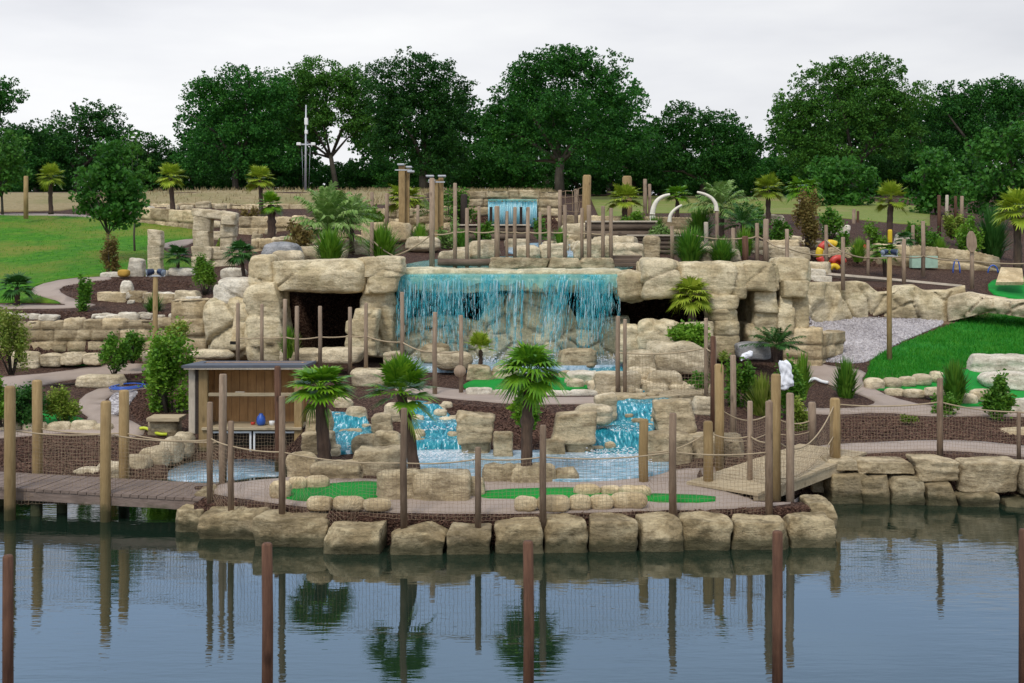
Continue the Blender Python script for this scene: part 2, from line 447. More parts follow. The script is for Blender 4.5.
M['dyed'] = dyed_mat('blue_dyed_stream', [(0.002, 0.05, 0.075), (0.004, 0.13, 0.18), (0.01, 0.22, 0.29), (0.05, 0.34, 0.41), (0.80, 0.88, 0.91), (0.9, 0.94, 0.96)], 9, 1, (2.4, 0.6, 0.5), lo=.30, hi=.74)
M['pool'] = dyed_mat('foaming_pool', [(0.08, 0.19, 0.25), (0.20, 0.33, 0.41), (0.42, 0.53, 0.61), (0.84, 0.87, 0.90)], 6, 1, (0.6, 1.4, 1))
M['lowpool'] = dyed_mat('foaming_lower_pool', [(0.07, 0.20, 0.26), (0.18, 0.34, 0.42), (0.40, 0.53, 0.61), (0.84, 0.87, 0.90)], 6, 1, (0.6, 1.4, 1))
def foam_patch(m):
    # churned white water where the cascades come in (the far edge of the pool)
    nt = m.node_tree; t = NT(nt); b = nt.nodes['Principled BSDF']; old = b.inputs['Base Color'].links[0].from_socket
    sz = t.n('ShaderNodeSeparateXYZ'); t.l(t.posvec(), sz.inputs[0])
    near = t.ramp(t.math('MULTIPLY_ADD', sz.outputs['Y'], 0.6, -11.9), [(0.0, 0.0), (0.55, 0.75)])
    n = t.ramp(t.noise(t.posvec(), 7, 6, 0.75), [(0.40, 0.0), (0.60, 1.0)])
    t.l(t.mix(t.math('MULTIPLY', near, n), old, (0.82, 0.87, 0.90)), b.inputs['Base Color'])
foam_patch(M['lowpool'])
M['sheet'] = dyed_mat('thin_water_sheet', [(0.05, 0.38, 0.40), (0.24, 0.55, 0.48), (0.55, 0.72, 0.58)], 2.2, 0.45, (1.2, 1, 1))
M['glassfall'] = dyed_mat('far_waterfall', [(0.12, 0.50, 0.64), (0.38, 0.74, 0.82), (0.75, 0.90, 0.94)], 5, 0.80, (3, 3, 0.3))
def strand_mat():
    m, nt, b = nodes('falling_dyed_water'); t = NT(nt)
    geo = t.n('ShaderNodeNewGeometry')
    c = t.ramp(geo.outputs['Random Per Island'], [(0.0, (0.01, 0.28, 0.36)), (0.30, (0.03, 0.42, 0.50)), (0.55, (0.12, 0.58, 0.66)), (0.78, (0.48, 0.78, 0.83)), (0.95, (0.90, 0.95, 0.96))])
    t.l(c, b.inputs['Base Color']); b.inputs['Roughness'].default_value = 0.15; b.inputs['IOR'].default_value = 1.33
    tr = t.n('ShaderNodeBsdfTransparent'); mx = t.n('ShaderNodeMixShader'); mx.inputs[0].default_value = 0.58
    t.l(tr.outputs[0], mx.inputs[1]); t.l(b.outputs[0], mx.inputs[2])
    t.l(mx.outputs[0], nt.nodes['Material Output'].inputs['Surface'])
    return m
M['strand'] = strand_mat()
def band_mat():
    m, nt, b = nodes('streaky_water_band'); t = NT(nt); b.inputs['Roughness'].default_value = 0.15; b.inputs['IOR'].default_value = 1.33
    mp = t.n('ShaderNodeMapping'); mp.inputs['Scale'].default_value = (14, 14, 0.9); t.l(t.posvec(), mp.inputs['Vector'])
    n = t.noise(mp.outputs[0], 1.6, 5, 0.7)
    t.l(t.ramp(n, [(0.3, (0.008, 0.22, 0.29)), (0.46, (0.04, 0.40, 0.46)), (0.58, (0.24, 0.62, 0.66)), (0.68, (0.80, 0.91, 0.92))]), b.inputs['Base Color'])
    mp2 = t.n('ShaderNodeMapping'); mp2.inputs['Scale'].default_value = (9, 9, 1.6); mp2.inputs['Location'].default_value = (3, 1, 7); t.l(t.posvec(), mp2.inputs['Vector'])
    a = t.noise(mp2.outputs[0], 1.8, 4, 0.75)
    u = t.n('ShaderNodeAttribute', attribute_name='fade')
    al = t.ramp(t.math('ADD', a, t.math('MULTIPLY_ADD', u.outputs['Fac'], -0.34, 0.10)), [(0.44, 0.0), (0.72, 0.72)])
    tr = t.n('ShaderNodeBsdfTransparent'); mx = t.n('ShaderNodeMixShader'); t.l(al, mx.inputs[0])
    t.l(tr.outputs[0], mx.inputs[1]); t.l(b.outputs[0], mx.inputs[2]); t.l(mx.outputs[0], nt.nodes['Material Output'].inputs['Surface'])
    return m
M['band'] = band_mat()
# ------------------------------------------------------------------ the lie of the land
# one profile per bearing: (distance, picture row) or (distance, 'z', height)
BED = -0.9
def bank(*k): return [(2, 'z', 0.45), (9.3, 'z', 0.35), (9.7, 'z', 0.15), (10.6, 'z', BED)] + list(k)
FAR = [(140, 'z', 8.4), (300, 'z', 9.0), (700, 'z', 9.0)]
PROF = {
 0: bank((19.0, 'z', BED), (19.5, 'z', .12), (20.2, 474), (23.2, 434), (23.8, 430), (26.5, 395), (29, 374), (30.45, 364), (30.7, 322), (32.5, 311), (34, 303), (40, 268), (46, 240), (52, 215), (54, 213), (58, 205), (62, 196), (70, 192), (95, 192)),
 100: bank((19.0, 'z', BED), (19.5, 'z', .12), (20.2, 474), (21.5, 455), (23.2, 436), (26.5, 400), (28.5, 380), (29.4, 373), (30.45, 363), (30.7, 322), (32.3, 311), (33.5, 303), (33.75, 302), (34.0, 293), (36.5, 279), (37, 276), (45, 243), (51, 222), (52, 218), (58, 206), (62, 196), (70, 192), (95, 192)),
 165: bank((20.3, 'z', BED), (21.0, 'z', .10), (22.8, 'z', .22), (24.5, 420), (26.5, 398), (28.5, 378), (29.4, 371), (30.45, 362), (30.7, 322), (32, 311), (33.5, 304), (33.75, 303), (34, 293), (36.5, 279), (37.5, 275), (45, 246), (50, 224), (52, 213), (58, 206), (62, 193), (70, 191), (95, 192)),
 192: bank((17.0, 'z', BED), (17.3, 'z', .30), (18.3, 'z', .42), (18.9, 'z', .3), (19.2, 'z', BED), (22.5, 'z', BED), (22.9, 'z', .1), (24.4, 422), (26.5, 400), (28.5, 379), (29.4, 372), (30.45, 362), (30.7, 322), (31.5, 312), (33.5, 300), (34, 292), (36.5, 280), (37.5, 275), (45, 246), (50, 224), (52, 213), (58, 206), (62, 192), (70, 190), (95, 192)),
 250: bank((16.83, 'z', BED), (17.03, 'z', .40), (18.6, 'z', .45), (18.9, 'z', .3), (19.2, 'z', BED), (22.5, 'z', BED), (22.9, 'z', .1), (24.6, 422), (26.5, 400), (29.4, 371), (30.5, 360), (30.8, 322), (31.5, 290), (32.5, 285), (36, 275), (40, 262), (45, 245), (50, 228), (58, 207), (62, 192), (70, 190), (95, 192)),
 286: bank((16.58, 'z', BED), (16.78, 'z', .40), (18.7, 'z', .46), (19.0, 'z', .3), (19.3, 'z', BED), (22.5, 'z', BED), (22.9, 'z', .1), (24.6, 417), (26.5, 393), (29, 366), (30, 358), (33.5, 'z', 1.2), (33.65, 'z', 3.3), (36, 266), (40, 252), (45, 238), (50, 224), (58, 207), (62, 192), (70, 190), (95, 192)),
 302: bank((16.48, 'z', BED), (16.78, 'z', .40), (18.8, 'z', .46), (19.2, 'z', .46), (19.6, 'z', .4), (20, 'z', .45), (23, 'z', .5), (24.6, 415), (26.5, 392), (29, 366), (30, 358), (33.5, 'z', 1.2), (33.65, 'z', 3.3), (36, 266), (40, 252), (45, 238), (50, 224), (58, 207), (62, 192), (70, 190), (95, 192)),
 330: bank((16.33, 'z', BED), (16.53, 'z', .40), (18.8, 'z', .46), (20, 'z', .5), (21.5, 'z', .58), (23.5, 406), (24.5, 397), (27, 380), (29, 365), (30, 358), (33.5, 'z', 1.2), (33.65, 'z', 3.3), (36, 260), (40, 244), (45, 231), (50, 219), (58, 205), (62, 193), (70, 190), (95, 192)),
 430: bank((16.28, 'z', BED), (16.48, 'z', .40), (18.9, 'z', .46), (19.3, 'z', .36), (21.0, 'z', .36), (21.4, 'z', .55), (24.0, 401), (24.9, 396), (25.5, 391), (27.5, 379), (28, 'z', 1.02), (28.4, 'z', 1.05), (30.5, 'z', 1.1), (33.5, 'z', 1.1), (33.65, 'z', 3.3), (36, 262), (40, 249), (44, 238), (47.5, 230), (48.5, 229), (48.8, 201), (52, 196), (60, 192), (95, 192)),
 550: bank((16.33, 'z', BED), (16.53, 'z', .40), (18.9, 'z', .46), (19.3, 'z', .36), (21.0, 'z', .36), (21.4, 'z', .55), (24.0, 401), (24.9, 396), (25.5, 391), (27.5, 379), (28, 'z', 1.02), (28.4, 'z', 1.05), (30.5, 'z', 1.1), (33.5, 'z', 1.1), (33.65, 'z', 3.3), (36, 262), (40, 249), (44, 238), (47.5, 230), (48.5, 229), (48.8, 201), (52, 196), (60, 192), (95, 192)),
 580: bank((16.36, 'z', BED), (16.58, 'z', .40), (18.9, 'z', .46), (19.3, 'z', .36), (21.0, 'z', .36), (21.5, 'z', .50), (24.0, 401), (24.9, 396), (25.5, 391), (27.5, 379), (28, 'z', 1.03), (30.5, 'z', 1.1), (33.5, 'z', 1.1), (33.65, 'z', 3.3), (36, 262), (40, 249), (44, 238), (48, 229), (54, 217), (62, 211), (80, 204), (100, 194)),
 640: bank((16.43, 'z', BED), (16.63, 'z', .40), (18.5, 'z', .46), (19.2, 'z', .38), (20.6, 'z', .38), (21.2, 'z', .50), (24, 402), (24.8, 396), (27.5, 380), (29, 'z', 1.15), (33.5, 'z', 1.2), (33.65, 'z', 3.3), (36, 262), (40, 250), (44, 238), (50, 222), (56, 214), (62, 212), (80, 205), (100, 195)),
 700: bank((16.53, 'z', BED), (16.78, 'z', .40), (18.2, 'z', .46), (20, 'z', .50), (21.5, 'z', .60), (24.2, 402), (26, 389), (28, 374), (29, 'z', 1.15), (33.5, 'z', 1.2), (33.65, 'z', 3.3), (36, 262), (40, 251), (44, 240), (50, 224), (56, 214), (62, 212), (80, 205), (100, 195)),
 745: bank((16.63, 'z', BED), (16.83, 'z', .40), (17.9, 'z', .46), (18.3, 'z', .2), (18.6, 'z', BED), (19.7, 'z', BED), (20.1, 'z', .5), (21.2, 440), (24, 412), (26, 392), (28, 374), (29, 'z', 1.15), (33.5, 'z', 1.2), (33.65, 'z', 3.3), (36, 262), (40, 252), (44, 242), (50, 226), (56, 215), (62, 213), (80, 205), (100, 195)),
 800: bank((16.73, 'z', BED), (16.93, 'z', .38), (17.3, 'z', .40), (17.7, 'z', BED), (19.3, 'z', BED), (19.8, 'z', .55), (20.6, 450), (21.4, 441), (24, 414), (25, 405), (27.5, 386), (29, 370), (30.3, 357), (33, 330), (33.4, 'z', 1.9), (33.7, 284), (36, 274), (40, 264), (41.5, 262), (41.7, 248), (44, 241), (50, 226), (56, 216), (62, 213), (80, 203), (100, 195)),
 812: bank((16.73, 'z', BED), (16.93, 'z', .38), (17.3, 'z', .40), (17.7, 'z', BED), (19.3, 'z', BED), (19.8, 'z', .55), (20.6, 450), (21.4, 441), (24, 414), (25, 405), (27.5, 386), (29, 370), (30.3, 357), (34.6, 321), (34.9, 319), (35.15, 286), (37, 276), (40, 264), (41.5, 262), (41.7, 248), (44, 241), (50, 226), (56, 216), (62, 213), (80, 203), (100, 195)),
 838: bank((17.5, 'z', BED), (19.25, 'z', BED), (19.4, 'z', .5), (19.6, 'z', .6), (20.5, 451), (21.3, 442), (24, 414), (25, 405), (27.5, 386), (29, 369), (30.4, 356), (34.6, 321), (34.9, 319), (35.15, 286), (37, 280), (40, 268), (41.5, 265), (41.7, 248), (44, 242), (50, 225), (58, 216), (62, 213), (80, 200), (100, 195)),
 930: bank((18.5, 'z', BED), (19.1, 'z', BED), (19.25, 'z', .5), (19.5, 'z', .62), (20.4, 456), (21.2, 446), (24, 418), (25, 410), (27, 395), (28, 387), (30, 366), (33, 336), (35.2, 317), (35.5, 290), (37, 285), (40, 273), (41.7, 268), (41.9, 253), (44, 246), (50, 232), (56, 222), (65, 215), (80, 200), (100, 195)),
 1024: bank((18.5, 'z', BED), (19.1, 'z', BED), (19.25, 'z', .42), (20, 462), (21, 452), (24, 420), (26, 403), (28, 391), (30, 370), (33, 336), (35.5, 313), (36, 306), (37, 299), (39, 284), (41, 274), (45, 262), (50, 248), (58, 235), (70, 222), (80, 205), (100, 195)),
}
PROF[-1600] = PROF[0]; PROF[2600] = PROF[1024]
KP = np.array(sorted(PROF))
KF = {}
for k in KP:
    d = []; z = []
    for q in PROF[k] + FAR:
        d.append(q[0]); z.append(q[2] if len(q) == 3 else Zr(q[1], q[0]))
    KF[k] = (np.array(d, float), np.array(z, float))

def zt(px, D):
    """ground height on the bearing px at distance D"""
    px = np.clip(np.asarray(px, float), -1599, 2599); D = np.asarray(D, float)
    px, D = np.broadcast_arrays(px, D)
    out = np.zeros(px.shape)
    j = np.clip(np.searchsorted(KP, px, side='right') - 1, 0, len(KP) - 2)
    for i in range(len(KP) - 1):
        m = j == i
        if m.any():
            a, b = KP[i], KP[i + 1]
            t = (px[m] - a) / (b - a)
            out[m] = (1 - t) * np.interp(D[m], *KF[a]) + t * np.interp(D[m], *KF[b])
    return out

def zxy(x, y):
    y = np.maximum(np.asarray(y, float), 1.0)
    return zt(512 + F * np.asarray(x, float) / y, y)

_DS = np.arange(9.0, 140, 0.02)
def hit(px, row, Dmin=9.0):
    """where the sight line through (px, row) first meets the ground beyond Dmin"""
    D = _DS[_DS >= Dmin]
    g = zt(np.full(D.shape, px), D) - Zr(row, D)
    k = np.argmax(g >= 0)
    if not (g >= 0).any(): k = len(D) - 1
    d = D[k]
    return np.array([X(px, d), d, zt(px, d).item()])

def build_terrain():
    ds = set(np.concatenate([KF[k][0] for k in KP]).round(3).tolist()) | set(np.arange(9, 62, 0.25).round(3).tolist()) | set(np.arange(62, 140, 3.0).tolist()) | {2, 5, 200, 300, 450, 700}
    ds = np.array(sorted(d for d in ds if d >= 2))
    keep = [ds[0]]
    for d in ds[1:]:
        if d - keep[-1] > 0.03: keep.append(d)
    ds = np.array(keep)
    ps = np.array(sorted(set(np.arange(-120, 1150, 5).tolist()) | {-1600, -900, -500, -300, -200, 1200, 1300, 1500, 1900, 2600}))
    P, D = np.meshgrid(ps, ds)
    Z = zt(P, D)
    V = np.stack([(P - 512) / F * D, D, Z], -1).reshape(-1, 3)
    n, m = P.shape
    i = np.arange(n - 1)[:, None] * m + np.arange(m - 1)[None, :]
    Fc = np.stack([i, i + 1, i + m + 1, i + m], -1).reshape(-1, 4)
    o = link('ground', mesh_data('ground', V, Fc, M['mulch'], True))
    tag(o, kind='structure')
build_terrain()

def subdiv(poly, step):
    out = []
    for a, b in zip(poly, poly[1:] + poly[:1]):
        n = max(1, int(math.hypot(b[0] - a[0], (b[1] - a[1]) * 3) / step))
        for i in range(n):
            out.append((a[0] + (b[0] - a[0]) * i / n, a[1] + (b[1] - a[1]) * i / n))
    return out

def smooth_poly(poly, k=2):
    for _ in range(k):
        out = []
        for a, b in zip(poly, poly[1:] + poly[:1]):
            out.append((a[0] * .75 + b[0] * .25, a[1] * .75 + b[1] * .25))
            out.append((a[0] * .25 + b[0] * .75, a[1] * .25 + b[1] * .75))
        poly = out
    return poly

def plan(poly, Dmin=9.0, smooth=1, step=14):
    if smooth: poly = smooth_poly(list(poly), smooth)
    return [hit(p[0], p[1], Dmin) for p in subdiv(poly, step)]

def inside(pts, poly):
    x, y = pts[:, 0], pts[:, 1]
    c = np.zeros(len(pts), bool)
    j = len(poly) - 1
    for i in range(len(poly)):
        xi, yi, xj, yj = poly[i][0], poly[i][1], poly[j][0], poly[j][1]
        if yi != yj:
            c ^= ((yi > y) != (yj > y)) & (x < (xj - xi) * (y - yi) / (yj - yi) + xi)
        j = i
    return c

def drape(name, poly, off, mat, Dmin=9.0, smooth=1, spacing=0.3, kind='structure', flat=None, edge=0.05, label=None, cat=None, group=None):
    """a sheet laid on the ground over the outline poly (bearing, row): real plan shape, rim turned down into the soil"""
    P = plan(poly, Dmin, smooth)
    P2 = [(p[0], p[1]) for p in P]
    A = np.array(P2)
    lo, hi = A.min(0), A.max(0)
    gx, gy = np.meshgrid(np.arange(lo[0], hi[0], spacing), np.arange(lo[1], hi[1], spacing))
    g = np.stack([gx.ravel(), gy.ravel()], 1) + rng.uniform(-.2, .2, (gx.size, 2)) * spacing
    g = g[inside(g, P2)] if len(g) else g
    n = len(P2)
    pts = [Vector(p) for p in P2] + [Vector(p) for p in g]
    res = geometry.delaunay_2d_cdt(pts, [], [list(range(n))], 1, 1e-4)
    v2 = np.array([(v.x, v.y) for v in res[0]])
    z = zxy(v2[:, 0], v2[:, 1]) + off if flat is None else np.full(len(v2), flat)
    V = np.column_stack([v2, z])
    faces = [tuple(f) for f in res[2]]
    # rim
    cnt = {}
    for f in faces:
        for a, b in zip(f, f[1:] + f[:1]):
            cnt[(a, b)] = cnt.get((a, b), 0) + 1
    rim = [(a, b) for (a, b) in cnt if (b, a) not in cnt]
    low = {}
    VV = V.tolist()
    for a, b in rim:
        for q in (a, b):
            if q not in low:
                low[q] = len(VV); VV.append([V[q][0], V[q][1], V[q][2] - off - edge])
    faces += [(b, a, low[a], low[b]) for a, b in rim]
    if label:
        c = np.array(VV).mean(0)
        return solo(name, VV, faces, mat, c, label, cat, group, True), P
    o = link(name, mesh_data(name, VV, faces, mat, True))
    tag(o, kind=kind)
    return o, P

def scatter(P, n):
    A = np.array([(p[0], p[1]) for p in P]); lo, hi = A.min(0), A.max(0)
    out = np.zeros((0, 2)); tries = 0
    while len(out) < n and tries < 60:
        q = rng.uniform(lo, hi, (n * 2, 2)); out = np.concatenate([out, q[inside(q, A)]]); tries += 1
    return out[:n]

def blades(name, polys, n, h, w, mat, mask=None):
    """short upright grass blades, one mesh"""
    Vs = []
    for P, share in polys:
        q = scatter(P, int(n * share))
        if mask is not None:
            q = q[mask(q)]
        z = zxy(q[:, 0], q[:, 1])
        k = len(q)
        a = rng.uniform(0, 2 * np.pi, k); hh = h * rng.uniform(.5, 1.4, k); ww = w * rng.uniform(.6, 1.3, k)
        lean = rng.uniform(-.6, .6, (k, 2)) * hh[:, None]
        b = np.column_stack([q, z + 0.02])
        d = np.column_stack([np.cos(a) * ww, np.sin(a) * ww, np.zeros(k)])
        t = b + np.column_stack([lean, hh])
        Vs.append(np.stack([b - d, b + d, t], 1).reshape(-1, 3))
    V = np.concatenate(Vs)
    Fc = np.arange(len(V)).reshape(-1, 3)
    o = link(name, mesh_data(name, V, Fc, mat, False))
    return tag(o, kind='stuff')

def chips(name, polys, n, s, mat, flat=0.35, off=0.012):
    """small tumbled pieces lying on the ground (bark chips, gravel), one mesh of loose octahedra"""
    C = []
    for P, share in polys:
        q = scatter(P, int(n * share)); C.append(np.column_stack([q, zxy(q[:, 0], q[:, 1])]))
    C = np.concatenate(C); k = len(C)
    base = np.array([(1, 0, 0), (-1, 0, 0), (0, 1, 0), (0, -1, 0), (0, 0, 1), (0, 0, -1)], float)
    sc = np.column_stack([s * rng.uniform(.6, 1.6, k), s * rng.uniform(.35, .8, k), s * flat * rng.uniform(.6, 1.4, k)])
    a = rng.uniform(0, np.pi * 2, k); tl = rng.uniform(-.7, .7, k)
    L = base[None] * sc[:, None, :]
    x = L[..., 0] * np.cos(tl)[:, None] - L[..., 2] * np.sin(tl)[:, None]; z = L[..., 0] * np.sin(tl)[:, None] + L[..., 2] * np.cos(tl)[:, None]
    y = L[..., 1]
    V = np.stack([x * np.cos(a)[:, None] - y * np.sin(a)[:, None], x * np.sin(a)[:, None] + y * np.cos(a)[:, None], z], -1) + C[:, None, :] + np.array([0, 0, off])
    fb = np.array([(0, 2, 4), (2, 1, 4), (1, 3, 4), (3, 0, 4), (2, 0, 5), (1, 2, 5), (3, 1, 5), (0, 3, 5)])
    Fc = (fb[None] + 6 * np.arange(k)[:, None, None]).reshape(-1, 3)
    o = link(name, mesh_data(name, V.reshape(-1, 3), Fc, mat, False))
    return tag(o, kind='stuff')

# ---- pond
def pond():
    xs = np.linspace(-26, 26, 2); ys = np.linspace(8.5, 24.2, 2)
    V = [(x, y, 0.0) for y in ys for x in xs]
    o = link('pond_water', mesh_data('pond_water', V, [(0, 1, 3, 2)], M['water'], True))
    tag(o, kind='structure')
pond()

# ---- paths, turf, lawns
prom_path, _ = drape('path', [(206, 492), (228, 483), (285, 474), (305, 478), (420, 482), (560, 478), (640, 476), (700, 468), (752, 474), (772, 492), (804, 500), (786, 505), (738, 509), (640, 512), (520, 514), (420, 514), (330, 510), (270, 503), (222, 496)], 0.025, M['path'])
MULCH_FRONT = plan([(200, 497), (270, 509), (330, 516), (420, 520), (520, 521), (640, 518), (740, 514), (800, 507), (828, 507), (826, 518), (640, 528), (520, 531), (400, 532), (330, 528), (265, 519), (200, 510)], 15.8)
drape('path', [(-60, 384), (0, 378), (60, 373), (110, 364), (158, 365), (172, 371), (128, 374), (75, 379), (40, 386), (0, 394), (-60, 404)], 0.025, M['path'])
drape('path', [(104, 387), (150, 388), (140, 391), (115, 393), (103, 402), (106, 414), (126, 419), (146, 430), (142, 437), (112, 438), (88, 434), (60, 433), (20, 437), (-60, 443), (-60, 434), (20, 426), (70, 425), (92, 420), (78, 410), (80, 398)], 0.025, M['path'], Dmin=20)
drape('path', [(-60, 306), (0, 305), (50, 306), (70, 306), (52, 300), (30, 293), (36, 286), (66, 279), (110, 277), (112, 280), (82, 283), (58, 288), (62, 295), (82, 303), (100, 306), (60, 309), (0, 309), (-60, 310)], 0.025, M['path'], Dmin=30)
drape('path', [(395, 384), (440, 388), (520, 398), (600, 398), (650, 397), (652, 403), (600, 404), (520, 405), (450, 399), (395, 392)], 0.025, M['path'], Dmin=22)
drape('path', [(-60 + 872, 447), (870, 444), (940, 441), (1000, 444), (1090, 456), (1090, 466), (1010, 455), (940, 450), (870, 453), (836, 456), (815, 455)], 0.03, M['path'], Dmin=19.3)
drape('path', [(806, 414), (840, 415), (880, 412), (930, 417), (1000, 416), (1090, 420), (1090, 412), (1000, 408), (930, 408), (890, 398), (870, 388), (860, 381), (868, 372), (836, 368), (806, 362), (800, 368), (812, 380), (840, 388), (868, 398), (878, 404), (860, 409), (830, 410), (800, 409)], 0.03, M['path'], Dmin=20)
drape('path', [(166, 243), (192, 239), (196, 241), (186, 246), (170, 249), (160, 247)], 0.03, M['path'], Dmin=40)
drape('path', [(0, 214), (60, 214), (140, 219), (140, 221), (60, 216), (0, 216)], 0.03, M['path'], Dmin=48)

G = {}
def green(key, poly, Dmin, label):
    G[key] = drape('putting_green', poly, 0.045, M['turf'], Dmin, 1, 0.25, label=label, cat='putting green', group='artificial turf putting greens')[1]
green('l', [(286, 496), (296, 490), (330, 486), (378, 483), (386, 490), (384, 500), (330, 504), (298, 503), (284, 500)], 16, 'small bright green putting green beside rounded cream cobbles at the pond edge')
green('c', [(478, 494), (520, 491), (580, 490), (640, 493), (650, 500), (600, 501), (520, 501), (478, 500)], 16, 'narrow green putting strip below the two boulders of the droopy palm')
green('r', [(634, 496), (716, 498), (715, 505), (640, 504)], 16, 'plain rectangular green putting strip ending on the pink path')
green('w', [(462, 386), (485, 378), (540, 377), (594, 379), (596, 390), (560, 391), (500, 391), (466, 390)], 24, 'green putting green at the foot of the big blue waterfall')
green('x', [(862, 386), (910, 384), (950, 372), (1000, 368), (1100, 366), (1100, 398), (1010, 402), (960, 410), (930, 408), (945, 398), (912, 390), (875, 391)], 24, 'winding green putting green below the grassy slope')
green('y', [(986, 288), (994, 280), (1020, 278), (1100, 278), (1100, 300), (1024, 301), (996, 297)], 34, 'bright green putting green above the grassy slope, edged with pale rock')
green('z', [(58, 366), (62, 362), (86, 362), (90, 366)], 28, 'short strip of green turf at the foot of the coursed stone wall')
green('b', [(18, 420), (20, 412), (58, 413), (92, 424), (60, 427), (24, 425)], 21, 'green putting turf half hidden behind shrubs and bridge posts')

_, LAWN = drape('lawn', [(-300, 215), (0, 215), (40, 216), (100, 217), (140, 222), (196, 225), (200, 238), (166, 243), (158, 250), (200, 262), (190, 274), (160, 276), (112, 276), (66, 278), (34, 286), (28, 293), (50, 300), (66, 304), (40, 303), (0, 303), (-300, 304)], 0.022, M['lawn'], Dmin=31, spacing=0.5)
_, SLOPE = drape('grass_slope', [(862, 386), (868, 372), (872, 360), (896, 346), (935, 332), (968, 318), (1000, 312), (1100, 308), (1100, 362), (1000, 364), (960, 368), (930, 376), (905, 382)], 0.024, M['slope'], Dmin=26, spacing=0.4)
_, GRAV = drape('gravel_bed', [(800, 362), (798, 340), (806, 326), (830, 319), (870, 318.5), (925, 320), (948, 322), (930, 330), (900, 342), (884, 352), (868, 362), (850, 364), (830, 362)], 0.02, M['gravel'], Dmin=28, spacing=0.3)
drape('bare_soil', [(925, 320), (955, 316), (1000, 308), (1100, 300), (1100, 310), (1000, 314), (966, 319), (948, 326)], 0.016, M['soil'], Dmin=32)
_, DRY = drape('dry_grass_bank', [(100, 206), (150, 206.5), (240, 206.5), (300, 206), (400, 204), (450, 196), (560, 195), (560, 191.4), (400, 191), (300, 190.4), (200, 190.6), (100, 193)], 0.03, M['dry'], Dmin=50, smooth=0, spacing=1.2)
_, MEAD = drape('meadow', [(600, 220), (640, 213.5), (700, 213), (760, 213.5), (800, 214.5), (860, 220), (900, 224), (930, 226), (930, 208), (860, 200), (760, 197), (640, 196), (590, 197)], 0.03, M['meadow'], Dmin=50, smooth=0, spacing=1.2)
drape('meadow', [(-200, 212), (0, 212), (60, 211), (100, 205), (100, 193), (0, 193), (-200, 193)], 0.03, M['dry'], Dmin=52, smooth=0, spacing=1.2)
drape('gravel_bed', [(108, 402), (114, 394), (128, 391), (140, 392), (132, 400), (126, 412), (118, 416), (108, 414)], 0.035, M['gravel'], Dmin=22)

def patchy(q):
    p = np.column_stack([q * 0.6, np.zeros(len(q))])
    return fbm(p, 5, 3) + rng.normal(0, .25, len(q)) < 0.35
blades('grass', [(SLOPE, 1)], 26000, 0.085, 0.012, M['grassblade'], patchy)
blades('grass', [(LAWN, 1)], 9000, 0.06, 0.012, M['lawnblade'])
blades('dry_grass', [(DRY, 1)], 12000, 0.2, 0.025, M['dryblade'])
MUL = [
 (MULCH_FRONT, .30),
 (plan([(-10, 470), (80, 476), (150, 470), (186, 440), (150, 438), (60, 436), (0, 440)], 19.4), .16),
 (plan([(836, 441), (880, 440), (1024, 446), (1080, 450), (1080, 424), (1000, 418), (930, 418), (880, 416), (836, 418)], 20.8), .20),
 (plan([(840, 462), (900, 466), (1024, 478), (1024, 462), (940, 453), (860, 455)], 19.3), .06),
 (plan([(440, 403), (480, 408), (560, 407), (560, 440), (520, 445), (495, 440), (460, 415)], 21.3), .10),
 (plan([(60, 385), (110, 376), (170, 372), (180, 400), (140, 426), (128, 410), (140, 392), (100, 385)], 23), .10),
 (plan([(60, 284), (100, 280), (190, 280), (195, 290), (100, 291), (66, 293)], 33.8), .04),
 (plan([(0, 319), (200, 319), (200, 312), (0, 311)], 30.8), .04),
]
chips('bark_mulch', MUL, 30000, 0.032, M['chip'])
chips('gravel', [(GRAV, 1)], 9000, 0.045, M['pebble'], flat=0.8)
# ------------------------------------------------------------------ stones
_CS = {}
def cube_sphere(n):
    if n in _CS: return _CS[n]
    key, V, Fc = {}, [], []
    def vid(p):
        k = tuple(np.round(p, 6))
        if k not in key: key[k] = len(V); V.append(p)
        return key[k]
    g = np.linspace(-1, 1, n + 1)
    for ax in range(3):
        for s in (-1, 1):
            for i in range(n):
                for j in range(n):
                    q = []
                    for a, b in ((0, 0), (1, 0), (1, 1), (0, 1)):
                        p = np.zeros(3); p[ax] = s; p[(ax + 1) % 3] = g[i + a]; p[(ax + 2) % 3] = g[j + b]
                        q.append(vid(p))
                    Fc.append(tuple(q) if s > 0 else tuple(q[::-1]))
    _CS[n] = (np.array(V), Fc); return _CS[n]

